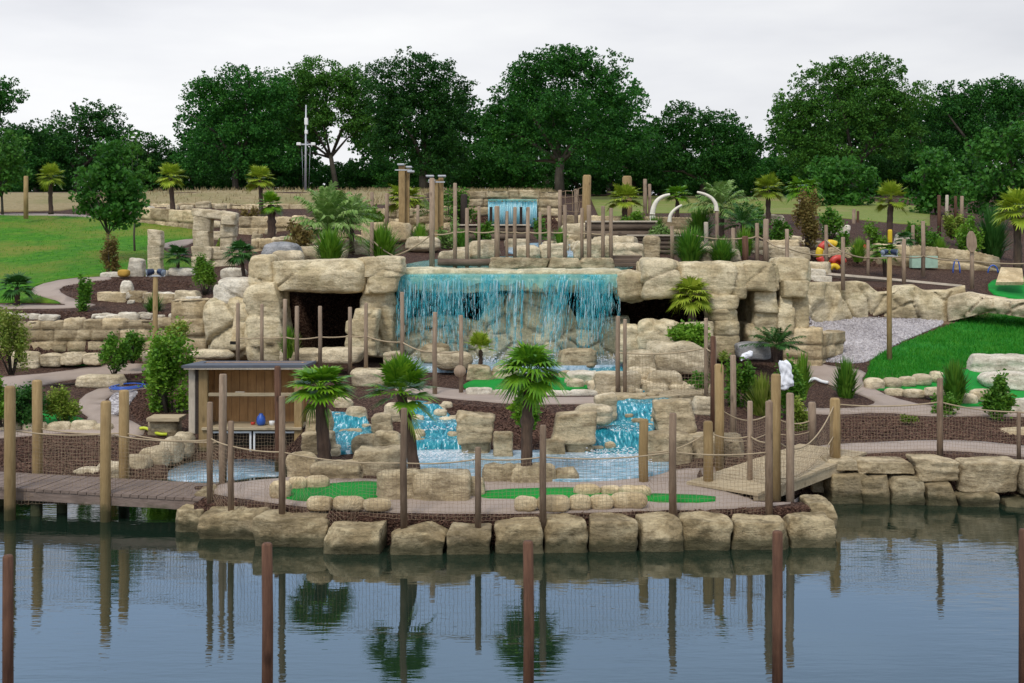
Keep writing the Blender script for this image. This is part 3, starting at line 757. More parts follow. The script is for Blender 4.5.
def rock_shape(w, d, h, seed, k=5.0, rough=0.07, n=9, cuts=3, strata=0.03, cracks=0, taper=0.0):
    """a weathered block, w x d x h metres, centred on the origin: squarish, chipped, faintly bedded"""
    r = np.random.default_rng(seed)
    V, Fc = cube_sphere(n)
    q = V / (np.abs(V) ** k).sum(1)[:, None] ** (1 / k)
    if k >= 5:                       # quarried blocks are never true: skew the sides a little
        sk = r.uniform(-.09, .09, 6)
        q = np.column_stack([q[:, 0] * (1 + sk[0] * q[:, 2]) + sk[1] * q[:, 2], q[:, 1] * (1 + sk[2] * q[:, 2]), q[:, 2] * (1 + sk[3] * q[:, 0]) + sk[4] * q[:, 0] * .6])
    S = np.array([w, d, h]) / 2
    m = min(w, d, h)
    P = q * S
    nrm = q / np.linalg.norm(q, axis=1)[:, None]
    f = 1.6 / max(m, 0.05)
    amp = rough * m
    rid = 1 - np.abs(vn(P * f * 1.9, seed + 21)) * 2.0
    P = P + nrm * (amp * (fbm(P * f * 0.7, seed, 3) * 1.0 + 0.35 * vn(P * f * 3.1, seed + 9) - .45 * np.clip(rid, 0, 1) ** 3 + .12))[:, None]
    if strata:                       # bedding ledges
        zz = P[:, 2] + 0.06 * m * vn(P * f * 0.5, seed + 3)
        led = vn(np.column_stack([np.zeros(len(P)), np.full(len(P), seed * .37), zz * 5.0 / m]), seed + 4)
        hor = nrm.copy(); hor[:, 2] = 0
        P = P + hor * (strata * m * np.sign(led) * np.abs(led) ** .5)[:, None]
    for c in range(cuts):            # split-off corners
        a = r.normal(size=3); a[2] = abs(a[2]) * .6; a /= np.linalg.norm(a)
        ext = np.abs(a * S).sum()
        lim = ext * r.uniform(0.68, 0.88)
        o = P @ a - lim
        P = P - np.where(o > 0, o * .9, 0)[:, None] * a
    if taper:
        t = (P[:, 2] / h + .5)
        P[:, :2] *= (1 - taper * t)[:, None]
    if cracks:                       # joints between the lumps of carved rock
        C = r.uniform(-1, 1, (cracks, 3)) * S * np.array([1, 1, 1])
        dd = np.sort(np.linalg.norm((P[:, None, :] - C[None]) / np.array([1, 1, .7]), axis=2), axis=1)
        e = dd[:, 1] - dd[:, 0] + 0.05 * m * vn(P * 3 / m, seed + 12)
        P = P - nrm * (0.10 * m * np.exp(-(np.maximum(e, 0) / (0.045 * m)) ** 2))[:, None]
    return P, Fc

def stone(name, px0, px1, top, bot, D, label, cat, mat='sand', group=None, depth=None, seed=None, k=6.0, rough=0.075, n=11, cuts=4,
          strata=0.035, rot=0.0, cracks=0, sink=0.06, taper=0.0, parent=None, dz=0.0):
    """a stone filling the picture box px0..px1, top..bot when its front stands at distance D"""
    w = (px1 - px0) / F * D; h = (bot - top) / F * D + sink
    d = depth if depth else min(max(w * 0.75, 0.3), 1.2)
    seed = int(seed) if seed is not None else int(px0 * 7 + top * 13) % 9973
    if k >= 4 and rough < .08: k = k * 1.5; n = int(n * 1.25)
    P, Fc = rock_shape(w * 1.02, d, h, seed, k, rough, n, cuts, strata, cracks, taper)
    if rot:
        c, s = math.cos(rot), math.sin(rot)
        P = P @ np.array([[c, s, 0], [-s, c, 0], [0, 0, 1]])
    loc = np.array([X((px0 + px1) / 2, D + d * .3), D + d / 2, Zr(bot, D) - sink + dz])
    P = P + loc + np.array([0, 0, h / 2])
    if parent is not None:
        return part(name, P, Fc, M[mat], parent, True)
    return solo(name, P, Fc, M[mat], loc, label, cat, group, True)

# ---- the row of blocks round the promontory
edge = [(178, 207, 504, 540, 17.15), (203, 270, 508, 546, 16.7), (258, 328, 513, 553, 16.3), (326, 389, 524, 558, 15.95), (390, 445, 527, 559, 15.9),
        (446, 492, 527, 559, 15.9), (493, 544, 522, 557, 15.95), (544, 588, 519, 553, 16.0), (587, 637, 518, 552, 16.05), (636, 681, 519, 551, 16.08),
        (680, 729, 518, 549, 16.12), (730, 790, 519, 548, 16.17), (788, 833, 516, 547, 16.25)]
ELAB = ['low block at the end of the promontory rim, beside the dark wooden bridge', 'block of the pond rim under the pair of thin fence posts near the bridge',
        'longest block of the pond rim, bending round from the bridge side', 'big rounded block of the pond rim, first where the rim faces the water squarely',
        'block of the pond rim just below the leaning palm', 'squarish block of the pond rim below the gap between leaning and droopy palms',
        'block of the pond rim standing below the droopy middle palm', 'pale block of the pond rim just beyond the droopy palm, split at its foot',
        'evenly square brown block of the pond rim beneath the middle green strip', 'browner block of the pond rim at the foot of the plain rectangle green',
        'rough twin-lobed block of the pond rim below the end of the green strip', 'wide block of the pond rim below two thin posts and a heap of bark',
        'last corner block of the pond rim, facing the far bank']
for i, (a, b, t, o, D) in enumerate(edge):
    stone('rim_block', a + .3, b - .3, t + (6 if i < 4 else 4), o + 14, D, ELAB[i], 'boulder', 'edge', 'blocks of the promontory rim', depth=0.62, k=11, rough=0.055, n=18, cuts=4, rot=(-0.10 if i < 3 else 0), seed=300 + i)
stone('rim_block', 232, 268, 515, 566, 16.75, 'block wedged between the second and the longest block of the pond rim', 'boulder', 'edge', 'blocks of the promontory rim', depth=.6, k=8, n=13)
stone('rim_block', 806, 833, 504, 530, 16.9, 'low flat block behind the last corner block, under the far wooden bridge', 'boulder', 'edge', 'blocks of the promontory rim', depth=.7, k=6, n=12)
stone('rim_block', 196, 214, 492, 512, 17.7, 'small block tucked under the end of the dark wooden bridge', 'boulder', 'edge', 'blocks of the promontory rim', depth=.6, k=5, n=10)

# ---- bank of big blocks on the far side of the water
bankst = [(826, 868, 469, 502, 19.0), (857, 890, 472, 505, 18.95), (887, 925, 474, 508, 18.9), (921, 958, 479, 512, 18.85), (954, 1001, 490, 515, 18.75), (1002, 1060, 494, 518, 18.7),
          (822, 858, 457, 470, 19.15), (853, 914, 459, 473, 19.1), (913, 958, 457, 481, 19.0), (958, 1018, 459, 492, 18.9), (1017, 1080, 462, 495, 18.8), (806, 832, 470, 492, 19.5)]
BLAB = ['lower block of the far stone bank nestling by the end of the pale bridge', 'narrow upright block in the lower course of the far stone bank, below the flat capstone',
        'tapering block in the lower course of the far bank, wider at its top', 'block with slanting sides at the waterline beneath the square upper block of the far bank',
        'wide low block at the waterline beneath the largest block of the far bank', 'low block at the waterline of the far bank, running out of the picture',
        'thin flat capstone of the far bank beside the pale bridge', 'long flat capstone of the far bank with moss at one end', 'square block of the upper course of the far bank below the dark fence post',
        'largest pale block of the far bank, in its upper course', 'upper block of the far bank, cut by the edge of the picture', 'shadowed block under the pale bridge']
for i, (a, b, t, o, D) in enumerate(bankst):
    stone('bank_block', a + 3.2, b - 3.2, t + (6 if i < 6 else 4), o + (12 if i < 6 else -2.5), D, BLAB[i], 'boulder', 'edge' if i < 6 else 'sand', 'blocks of the far water bank', depth=.6, k=12, rough=.045, n=17, cuts=2, seed=500 + i)

# ---- boulders on the promontory
def rocks(rows, group=None, name='boulder', cat='boulder'):
    for q in rows:
        a, b, t, o, D, lab = q[:6]; kw = q[6] if len(q) > 6 else {}
        kw = dict(kw); nm = kw.pop('name', name); ct = kw.pop('cat', cat)
        stone(nm, a, b, t, o, D, lab, ct, group=group, **kw)
rocks([
 (286, 316, 455, 483, 18.75, 'rounded brown boulder by the cream cobbles, beside the post in front of the shed', dict(k=3.6, n=12)),
 (312, 363, 465, 486, 18.6, 'long pale boulder at the back of the small putting green, below the upright palm', dict(k=5, n=12)),
 (352, 402, 450, 484, 19.0, 'tall flat-topped boulder between the upright palm and the leaning palm', dict(k=5, n=12)),
 (376, 420, 475, 511, 17.3, 'square tan boulder under the trunk of the leaning palm', dict(k=7, n=14)),
 (412, 468, 475, 512, 17.2, 'largest tan boulder on the pond edge, just beside the leaning palm', dict(k=6, n=14)),
 (458, 484, 480, 511, 17.5, 'narrow tan boulder squeezed against the largest boulder and a fence post', dict(k=5)),
 (483, 516, 467, 493, 18.4, 'boulder at the foot of the droopy palm, on the side of the leaning palm', dict(k=5, n=12)),
 (511, 557, 468, 494, 18.35, 'smooth boulder directly under the droopy palm trunk', dict(k=4.5, n=12)),
 (553, 579, 470, 492, 18.5, 'upright brown boulder standing just beyond the droopy palm', dict(k=5)),
], 'boulders round the promontory greens')
cob = [(269, 291, 482, 497), (288, 307, 478, 489), (304, 328, 477, 488), (307, 333, 498, 508), (333, 364, 498, 508), (363, 391, 500, 509), (514, 538, 498, 509), (537, 570, 497, 509),
       (569, 591, 496, 508), (590, 613, 496, 507), (612, 648, 494, 506), (574, 601, 486, 494), (600, 621, 487, 494), (618, 652, 487, 496)]
CLAB = ['plump cream cobble at the tip of the small green', 'cream cobble behind the tip of the small green', 'flat cream cobble leaning on the long pale boulder', 'cream cobble before the small green, first from its tip',
        'middle cream cobble before the small green', 'cream cobble before the small green touching the square tan boulder', 'cream cobble edging the middle green strip, close to the droopy palm',
        'wide cream cobble edging the middle green strip by a thin post', 'small round cream cobble in front of the middle green strip, third from the palm', 'cream cobble in front of the middle green strip, fourth from the palm',
        'large cream cobble closing off the middle green strip before the plain green rectangle', 'cream cobble behind the middle green strip beside the upright brown boulder', 'smallest cobble behind the middle green strip', 'long cream cobble behind the middle green strip at the rectangle end']
for i, (a, b, t, o) in enumerate(cob):
    D = F * (H - .47) / (o - HOR)
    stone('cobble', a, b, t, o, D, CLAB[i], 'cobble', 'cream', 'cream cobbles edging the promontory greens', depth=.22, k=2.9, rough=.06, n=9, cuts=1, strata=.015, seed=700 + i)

# ---- cascades
rocks([
 (458, 493, 415, 441, 20.6, 'square-cut block jutting out beside the middle cascade', dict(k=9, n=14, cuts=2, rough=.05)),
 (462, 490, 439, 457, 20.7, 'darker block carrying the square-cut block of the middle cascade', dict(k=6)),
 (493, 513, 433, 458, 20.4, 'narrow block between square-cut block and droopy palm trunk', dict(k=6)),
 (540, 566, 441, 457, 20.6, 'brown block behind the droopy palm trunk at the pool edge', dict(k=5)),
 (554, 596, 414, 442, 20.7, 'square-cut block with stained front beside the wide blue cascade', dict(k=9, n=14, cuts=2, rough=.05)),
 (566, 592, 440, 456, 20.8, 'small block carrying the square-cut block of the wide cascade', dict(k=5)),
 (578, 612, 406, 424, 21.6, 'low pale boulder behind the square-cut block of the wide cascade', dict(k=3.5, mat='pale')),
 (594, 616, 395, 420, 22.6, 'upright boulder at the head of the wide cascade', dict(k=4, mat='pale')),
 (655, 695, 402, 432, 20.9, 'large dark-stained cubic block across the wide cascade', dict(k=8, n=14, cuts=2)),
 (646, 692, 434, 468, 19.9, 'rough brown rock bank at the pool beside the short thick post', dict(k=4, n=13)),
 (684, 748, 439, 470, 20.2, 'long flat ledge rock under the rope bridge posts', dict(k=6, n=14)),
 (694, 716, 398, 414, 23.2, 'pale rock beside the tall dark pole above the cubic block', dict(k=4, mat='pale')),
 (304, 331, 412, 436, 20.9, 'tan block of the stack behind the upright palm, upper one', dict(k=6)),
 (303, 333, 433, 458, 20.6, 'tan block of the stack behind the upright palm, lower one', dict(k=6)),
 (334, 352, 398, 413, 23.4, 'cream boulder above the small cascade, under the upright palm crown', dict(k=3.5, mat='pale')),
 (345, 367, 408, 425, 22.4, 'cream boulder at the lip of the small cascade', dict(k=3.5, mat='pale')),
 (372, 392, 413, 436, 21.6, 'tan boulder between the small cascade and the leaning palm', dict(k=4)),
 (374, 400, 432, 457, 20.6, 'grey-tan boulder behind the hanging frond of the leaning palm', dict(k=4)),
 (384, 409, 404, 424, 22.6, 'pale boulder behind the leaning palm trunk', dict(k=3.5, mat='pale')),
 (352, 378, 436, 454, 20.6, 'low boulder at the foot of the small cascade', dict(k=3.5)),
], 'boulders along the cascades')

def stream(name, poly, Dmin, mat, off, label, cat='stream', flat=None, smooth=1, steps=0):
    o, P = drape(name, poly, off, M[mat], Dmin, smooth, 0.10 if steps else 0.16, flat=flat, edge=.1, label=label, cat=cat)
    if steps:                          # the water drops over ledges
        n = len(o.data.vertices); co = np.zeros(n * 3); o.data.vertices.foreach_get('co', co); co = co.reshape(-1, 3)
        lo, hi = co[:, 2].min(), co[:, 2].max(); t = (co[:, 2] - lo) / (hi - lo) * steps + .18 * vn(co * np.array([2.5, 0, 0]), 5)
        f = t - np.floor(t); f = np.clip(f / .4, 0, 1); f = f * f * (3 - 2 * f)
        co[:, 2] = lo + (np.floor(t) + f) / steps * (hi - lo) + .03 * vn(co * 6, 3) + .015 * vn(co * 15, 4)
        o.data.vertices.foreach_set('co', co.ravel()); o.data.update()
    return P
SW = stream('cascade', [(626, 404), (655, 398), (676, 402), (668, 412), (656, 424), (652, 440), (652, 460), (578, 462), (576, 452), (586, 438), (597, 422), (610, 411)], 20, 'dyed', 0.08, 'wide turquoise cascade tumbling down past the large cubic block', steps=3)
SM = stream('cascade', [(408, 404), (432, 407), (450, 419), (466, 437), (474, 460), (414, 462), (408, 440), (406, 422)], 20, 'dyed', 0.08, 'turquoise cascade running down beside the leaning palm', steps=4)
SL = stream('cascade', [(322, 416), (352, 417), (370, 426), (376, 452), (326, 456)], 20, 'dyed', 0.08, 'small turquoise cascade behind the upright palm', steps=3)
stream('pool', [(392, 462), (415, 454), (480, 455), (520, 458), (560, 454), (650, 454), (682, 468), (650, 479), (600, 483), (560, 484), (520, 480), (470, 482), (430, 480), (400, 474)], 18.2, 'lowpool', 0.06, 'pale foaming pool below the blue cascades', 'pool', flat=0.50)
stream('pool', [(398, 372), (402, 356), (470, 352), (560, 352), (638, 353), (642, 366), (600, 371), (540, 374), (470, 373)], 27, 'pool', 0.05, 'splash pool at the foot of the big waterfall', 'pool', flat=1.2)
stream('stream', [(584, 372), (612, 366), (630, 372), (640, 382), (648, 394), (634, 396), (622, 386), (600, 378)], 24.5, 'dyed', 0.07, 'narrow blue stream leaving the splash pool')
stream('upper_pool', [(396, 270.5), (410, 264), (460, 258), (640, 258), (636, 266), (624, 271)], 33.7, 'sheet', 0.05, 'shallow pale green pool brimming at the top of the big waterfall', 'pool')
stream('upper_pool', [(500, 252), (520, 245), (560, 243), (600, 246), (620, 252), (600, 257), (530, 257)], 34, 'pool', 0.05, 'blue-grey pool among rocks behind the fence above the waterfall', 'pool')

# small loose stones lining the streams: each its own object
def loose(Ppoly, n, s0, s1, where, mat, near=0.25, Dmin=None, seed=1, group=None):
    r = np.random.default_rng(seed)
    A = np.array(Ppoly)[:, :2]
    per = np.concatenate([A, A[:1]])
    L = np.linalg.norm(np.diff(per, axis=0), axis=1); cum = np.concatenate([[0], np.cumsum(L)])
    for i in range(n):
        u = (i + r.uniform(.1, .9)) / n * cum[-1]; k = min(np.searchsorted(cum, u) - 1, len(L) - 1); k = max(k, 0)
        p = per[k] + (per[k + 1] - per[k]) * ((u - cum[k]) / max(L[k], 1e-6)) + r.normal(0, near * .4, 2)
        s = r.uniform(s0, s1)
        V, Fc = rock_shape(s * r.uniform(1, 1.5), s * r.uniform(.8, 1.2), s * r.uniform(.6, .95), int(r.integers(9999)), 3.4, .10, 7, 2, .03)
        z = zxy(p[0], p[1]).item()
        loc = np.array([p[0], p[1], z])
        solo('loose_stone', V + loc + np.array([0, 0, s * .25]), Fc, M[mat], loc, where, 'stone', group)
loose(SM, 30, .10, .24, 'small cream stone in the rubble lining the middle cascade', 'pale', seed=3, group='rubble of the middle cascade')
loose(SW, 28, .10, .24, 'small cream stone in the rubble lining the wide cascade', 'pale', seed=4, group='rubble of the wide cascade')
loose(SL, 14, .10, .22, 'small cream stone in the rubble lining the small cascade', 'pale', seed=5, group='rubble of the small cascade')


def in_stream(P, n, where, group, seed, s0=.10, s1=.24):
    r = np.random.default_rng(seed); A = np.array(P)[:, :2]; q = scatter(P, n)
    for p in q:
        s = r.uniform(s0, s1); V, Fc = rock_shape(s * r.uniform(1, 1.5), s, s * r.uniform(.5, .9), int(r.integers(9999)), 3.6, .10, 7, 2, .03)
        loc = np.array([p[0], p[1], zxy(p[0], p[1]).item() + .05]); solo('loose_stone', V + loc + np.array([0, 0, s * .12]), Fc, M['pale' if r.uniform() < .5 else 'sand'], loc, where, 'stone', group)
in_stream(SW, 9, 'wet stone breaking the surface of the wide cascade', 'stones standing in the wide cascade', 11)
in_stream(SM, 6, 'wet stone breaking the surface of the middle cascade', 'stones standing in the middle cascade', 12)
in_stream(SL, 3, 'wet stone breaking the surface of the small cascade', 'stones standing in the small cascade', 13)
def foam(P, n, seed, zadd=.07):
    pass
# ---- edge of the left mulch bed, stones along the inlet
for i, (a, b, t, o, D) in enumerate([(172, 192, 434, 456, 22.6), (158, 180, 440, 463, 22.0), (140, 166, 449, 470, 21.5), (120, 148, 458, 476, 21.0), (96, 126, 465, 480, 20.5), (72, 100, 470, 482, 20.2)]):
    stone('rough_stone', a, b, t, o, D, f'{ORD[i]} rough cream stone from the shed in the row edging the inlet behind the bridge', 'stone', 'pale', 'stones edging the inlet', depth=.45, k=3.6, rough=.09, n=11)
for i, (a, b, t, o) in enumerate([(0, 22, 422, 433), (22, 46, 422, 434), (46, 70, 423, 434), (70, 96, 421, 433), (94, 112, 424, 436)]):
    stone('rough_stone', a, b, t, o, 23.6, f'{ORD[4 - i]} pale edging stone from the bench, behind the netting by the shrubs', 'stone', 'pale', 'edging stones beside the shrubs', depth=.3, k=3.2)
stone('rough_stone', 76, 122, 376, 386, 27.6, 'flat pale slab lying in the mulch above the blue hose', 'stone', 'pale', depth=.5, k=4)
for i, (a, b, t, o) in enumerate([(40, 62, 354, 365), (10, 40, 352, 368), (61, 84, 353, 363), (84, 100, 354, 363), (143, 158, 352, 362)]):
    stone('rough_stone', a, b, t, o, 29.8, ['pale stone at the wall foot next to the short turf strip', 'broad pale stone at the wall foot behind the variegated shrub', 'grey-pale stone behind the short turf strip', 'pale stone at the wall foot between turf strip and shrub', 'white stone at the wall foot beside the lamp post'][i], 'stone', 'pale', depth=.4, k=4)
stone('rough_stone', 190, 232, 350, 358, 28.5, 'long low pale rock lying behind the shed roof', 'stone', 'pale', depth=.5, k=3)

# ---- right side: cobbles round the winding green, pale faux rock
for i, (a, b, t, o, D) in enumerate([(866, 885, 379, 390, 27.2), (884, 902, 378, 388, 27.4), (899, 917, 377, 386, 27.6), (914, 932, 375, 384, 27.8), (931, 944, 372, 381, 28.2), (886, 906, 389, 396, 26.6), (904, 926, 390, 397, 26.4), (924, 948, 388, 395, 26.2),
                                      (955, 978, 395, 404, 25.6), (972, 996, 390, 400, 25.8), (990, 1010, 390, 398, 25.8)]):
    stone('cobble', a, b, t, o, D, f'{ORD[i]} pale cobble round the winding green, counted from the pink path', 'cobble', 'pale', 'pale cobbles round the winding green', depth=.35, k=3, rough=.07, n=9)
rocks([
 (968, 1040, 357, 374, 29.4, 'long pale carved rock lying along the winding green below the grass slope', dict(mat='white', k=4, n=18, cracks=7, depth=1.0)),
 (984, 1050, 374, 390, 27.6, 'pale rounded rock in the bend of the winding green', dict(mat='white', k=3, n=14, cracks=4)),
 (996, 1040, 400, 416, 24.6, 'pale rounded rock beside the lower turf at the picture edge', dict(mat='white', k=3, n=12)),
 (1000, 1060, 432, 444, 22.4, 'smooth tan rock lying at the path edge by the netting', dict(mat='cream', k=3, n=12)),
], 'pale rocks round the winding green')

# ------------------------------------------------------------------ coursed stone walls
def stone_wall(name, p0, p1, label, top, course=0.28, bw=0.5, thick=0.45, seed=1, mat='wall', bulge=0.0, ragged=0.06, parent=None, cat='stone wall', base=None, res=0.05):
    """p0, p1: (px, D) ends; top: list of (fraction, z); one connected surface of laid stones with raked joints"""
    r = np.random.default_rng(seed)
    a = np.array([X(*p0), p0[1]]); b = np.array([X(*p1), p1[1]])
    L = np.linalg.norm(b - a); t = (b - a) / L; nrm = np.array([t[1], -t[0]])
    nu = max(int(L / res), 4)
    us = np.linspace(0, 1, nu + 1)
    tz = np.interp(us, [q[0] for q in top], [q[1] for q in top])
    bz = (zxy(a[0] + (b[0] - a[0]) * us, a[1] + (b[1] - a[1]) * us) if base is None else np.interp(us, [q[0] for q in base], [q[1] for q in base])) - 0.12
    hmax = (tz - bz).max()
    nv = max(int(hmax / res), 4)
    # courses
    ncs = max(1, int(round(hmax / course))); lv = np.concatenate([[0], np.cumsum(r.uniform(.75, 1.25, ncs))]); lv = lv / lv[-1] * hmax
    U, Vv = np.meshgrid(us * L, np.linspace(0, 1, nv + 1), indexing='ij')
    Zw = bz[:, None] + Vv * (tz - bz)[:, None]
    rel = tz[:, None] - Zw                                       # measured from the top, so that courses follow the coping
    wob = 0.02 * vn(np.column_stack([U.ravel() * 2, rel.ravel() * 2, np.zeros(U.size)]), seed).reshape(U.shape)
    cr = np.clip(np.searchsorted(lv, rel + wob, side='right') - 1, 0, ncs - 1)
    off = np.zeros(U.shape); tone = np.zeros(U.shape)
    for c in range(ncs):
        nb = max(1, int(L / bw)); w = r.uniform(.55, 1.5, nb); e = np.concatenate([[0], np.cumsum(w)]); e = e / e[-1] * L
        m = cr == c
        uu = U + 0.03 * vn(np.column_stack([U.ravel() * 3, rel.ravel() * 3, np.ones(U.size) * c]), seed + 5).reshape(U.shape)
        k = np.clip(np.searchsorted(e, uu, side='right') - 1, 0, nb - 1)
        pr = r.uniform(-.035, .045, nb); tn = r.uniform(.15, 1.0, nb)
        du = np.minimum(uu - e[k], e[k + 1] - uu); dv = np.minimum(rel - lv[c], lv[c + 1] - rel)
        if c == 0: dv = lv[1] - rel
        dj = np.minimum(np.abs(du), np.abs(dv))
        o = pr[k] - 0.075 * np.exp(-(dj / 0.035) ** 2)
        off[m] = o[m]; tone[m] = (tn[k] * np.where(dj < .03, .35, 1))[m]
        if c == 0:
            tz_j = r.uniform(-ragged, ragged * .4, nb)
            Zw = Zw + np.where(Vv > 0.999, tz_j[k], 0) * 1.0
    nz = fbm(np.column_stack([U.ravel() * 4, Zw.ravel() * 4, np.full(U.size, seed)]), seed + 2, 3).reshape(U.shape)
    off = off + 0.022 * nz + bulge * np.sin(np.pi * np.clip(Vv, 0, 1))
    px = a[0] + t[0] * U + nrm[0] * off; py = a[1] + t[1] * U + nrm[1] * off
    front = np.stack([px, py, Zw], -1)
    # top going back, then the rear face
    topz = Zw[:, -1]; back = []
    for q, dz in ((.35, .02), (.8, .015), (1.0, -.04)):
        back.append(np.stack([a[0] + t[0] * us * L - nrm[0] * thick * q + nrm[0] * off[:, -1] * (1 - q), a[1] + t[1] * us * L - nrm[1] * thick * q + nrm[1] * off[:, -1] * (1 - q), topz + dz + .015 * r.normal(size=nu + 1)], -1))
    rear = np.stack([a[0] + t[0] * us * L - nrm[0] * thick, a[1] + t[1] * us * L - nrm[1] * thick, bz], -1)
    G2 = np.concatenate([front, np.stack(back, 1), rear[:, None, :]], 1)
    tn2 = np.concatenate([tone, np.repeat(tone[:, -1:], 4, 1)], 1)
    n, m = G2.shape[:2]
    i = np.arange(n - 1)[:, None] * m + np.arange(m - 1)[None]
    Fc = np.stack([i, i + m, i + m + 1, i + 1], -1).reshape(-1, 4).tolist()
    Fc.append(list(range(m))); Fc.append([(n - 1) * m + q for q in range(m)][::-1])
    V = G2.reshape(-1, 3)
    if parent is not None:
        return part(name, V, Fc, M[mat], parent, True, {'tone': tn2.ravel()})
    loc = np.array([(a[0] + b[0]) / 2, (a[1] + b[1]) / 2, bz.min()])
    return solo(name, V, Fc, M[mat], loc, label, cat, None, True, {'tone': tn2.ravel()})

z = Zr
stone_wall('retaining_wall', (-60, 30.5), (206, 30.5), 'long coursed sandstone retaining wall of four courses below the mulch bed', [(0, z(322, 30.5)), (.5, z(320, 30.5)), (1, z(319, 30.5))], .25, .5, seed=11)
stone_wall('retaining_wall', (96, 33.8), (192, 33.6), 'low pale block wall holding up the mulch mound under the lawn', [(0, z(292, 33.8)), (1, z(293, 33.6))], .30, .55, seed=12)
stone_wall('retaining_wall', (171, 30.2), (206, 30.2), 'short high block wall beside the rounded carved rock', [(0, z(299, 30.2)), (1, z(298, 30.2))], .42, .8, seed=13, thick=.9)
stone_wall('retaining_wall', (136, 50.5), (196, 48.5), 'pale terrace wall at the top of the lawn behind the young maple', [(0, z(207, 50.5)), (1, z(211, 48.5))], .38, .8, seed=14)
stone_wall('retaining_wall', (150, 57), (340, 57), 'straight low coping wall below the dry grass bank', [(0, z(203.5, 57)), (1, z(204, 57))], .3, 1.0, seed=15)
stone_wall('retaining_wall', (238, 48), (330, 47), 'terrace wall between mulch strips behind the short palm trunk', [(0, z(216, 48)), (1, z(217, 47))], .4, .8, seed=16)
stone_wall('retaining_wall', (250, 42.5), (345, 41.5), 'lower terrace wall of rubble behind the feathery palm', [(0, z(240, 42.5)), (1, z(238, 41.5))], .3, .5, seed=26)
stone_wall('retaining_wall', (800, 41.6), (880, 41.6), 'low cream block wall beside the coloured rings', [(0, z(251, 41.6)), (.5, z(247, 41.6)), (1, z(248, 41.6))], .42, .8, seed=17)
stone_wall('retaining_wall', (876, 41.6), (1000, 41.6), 'low wall of long rounded rocks behind the paddle-shaped signpost', [(0, z(244, 41.6)), (.4, z(247, 41.6)), (.8, z(252, 41.6)), (1, z(258, 41.6))], .55, 1.1, seed=18, bulge=.12)
stone_wall('retaining_wall', (700, 40.5), (800, 40.5), 'terrace wall behind the spiky bushes above the cave', [(0, z(242, 40.5)), (1, z(240, 40.5))], .35, .7, seed=19)
stone_wall('retaining_wall', (560, 46), (700, 46), 'terrace wall behind the rope fence near the tusks', [(0, z(215, 46)), (1, z(218, 46))], .4, .8, seed=20, base=[(0, z(236, 46)), (1, z(236, 46))])
stone_wall('retaining_wall', (345, 46.5), (452, 46.5), 'pinkish rubble wall behind the tall lamp posts', [(0, z(207, 46.5)), (.5, z(210, 46.5)), (1, z(205, 46.5))], .3, .5, seed=21)
stone_wall('retaining_wall', (783, 29.4), (823, 29.2), 'sandstone trough wall with a dark slot beside the gravel bed', [(0, z(329, 29.4)), (1, z(330, 29.2))], .33, 1.0, seed=22, thick=.6)
stone_wall('retaining_wall', (818, 29.4), (846, 30.6), 'stub of sandstone wall between trough and gravel bed', [(0, z(334, 29.4)), (1, z(330, 30.6))], .3, .5, seed=23, thick=.5)

# the wall with the upper waterfall
uw = empty('waterfall_wall', (X(505, 48.6), 48.6, z(230, 48.6)), 'square stone wall with a small blue waterfall on the hilltop', 'wall')
stone_wall('masonry', (450, 48.6), (562, 48.6), None, [(0, z(191, 48.6)), (.6, z(190, 48.6)), (1, z(191.5, 48.6))], .33, .7, seed=24, parent=uw, thick=.9)
fv = MB()
for i in range(26):
    x0 = X(488, 48.4) + i * (X(537, 48.4) - X(488, 48.4)) / 26; w0 = (X(537, 48.4) - X(488, 48.4)) / 26
    y0 = 48.45 + rng.uniform(-.04, .04)
    fv.box((x0, y0 - .05, z(227, 48.4)), (x0 + w0, y0, z(201, 48.4) + rng.uniform(-.05, .05)))
fv.build('falling_water', M['glassfall'], uw, True)
mb = MB(); mb.box((X(488, 48.2), 48.3, z(201, 48.2)), (X(537, 48.2), 48.55, z(199, 48.2)), .02); mb.build('spill_lip', M['sheet'], uw)
for p in (491, 521):
    mb = MB(); mb.tube([(X(p, 47.9), 47.9, z(230, 47.9)), (X(p, 47.9), 47.9, z(207, 47.9))], .06); mb.build('pier', M['beam'], uw)

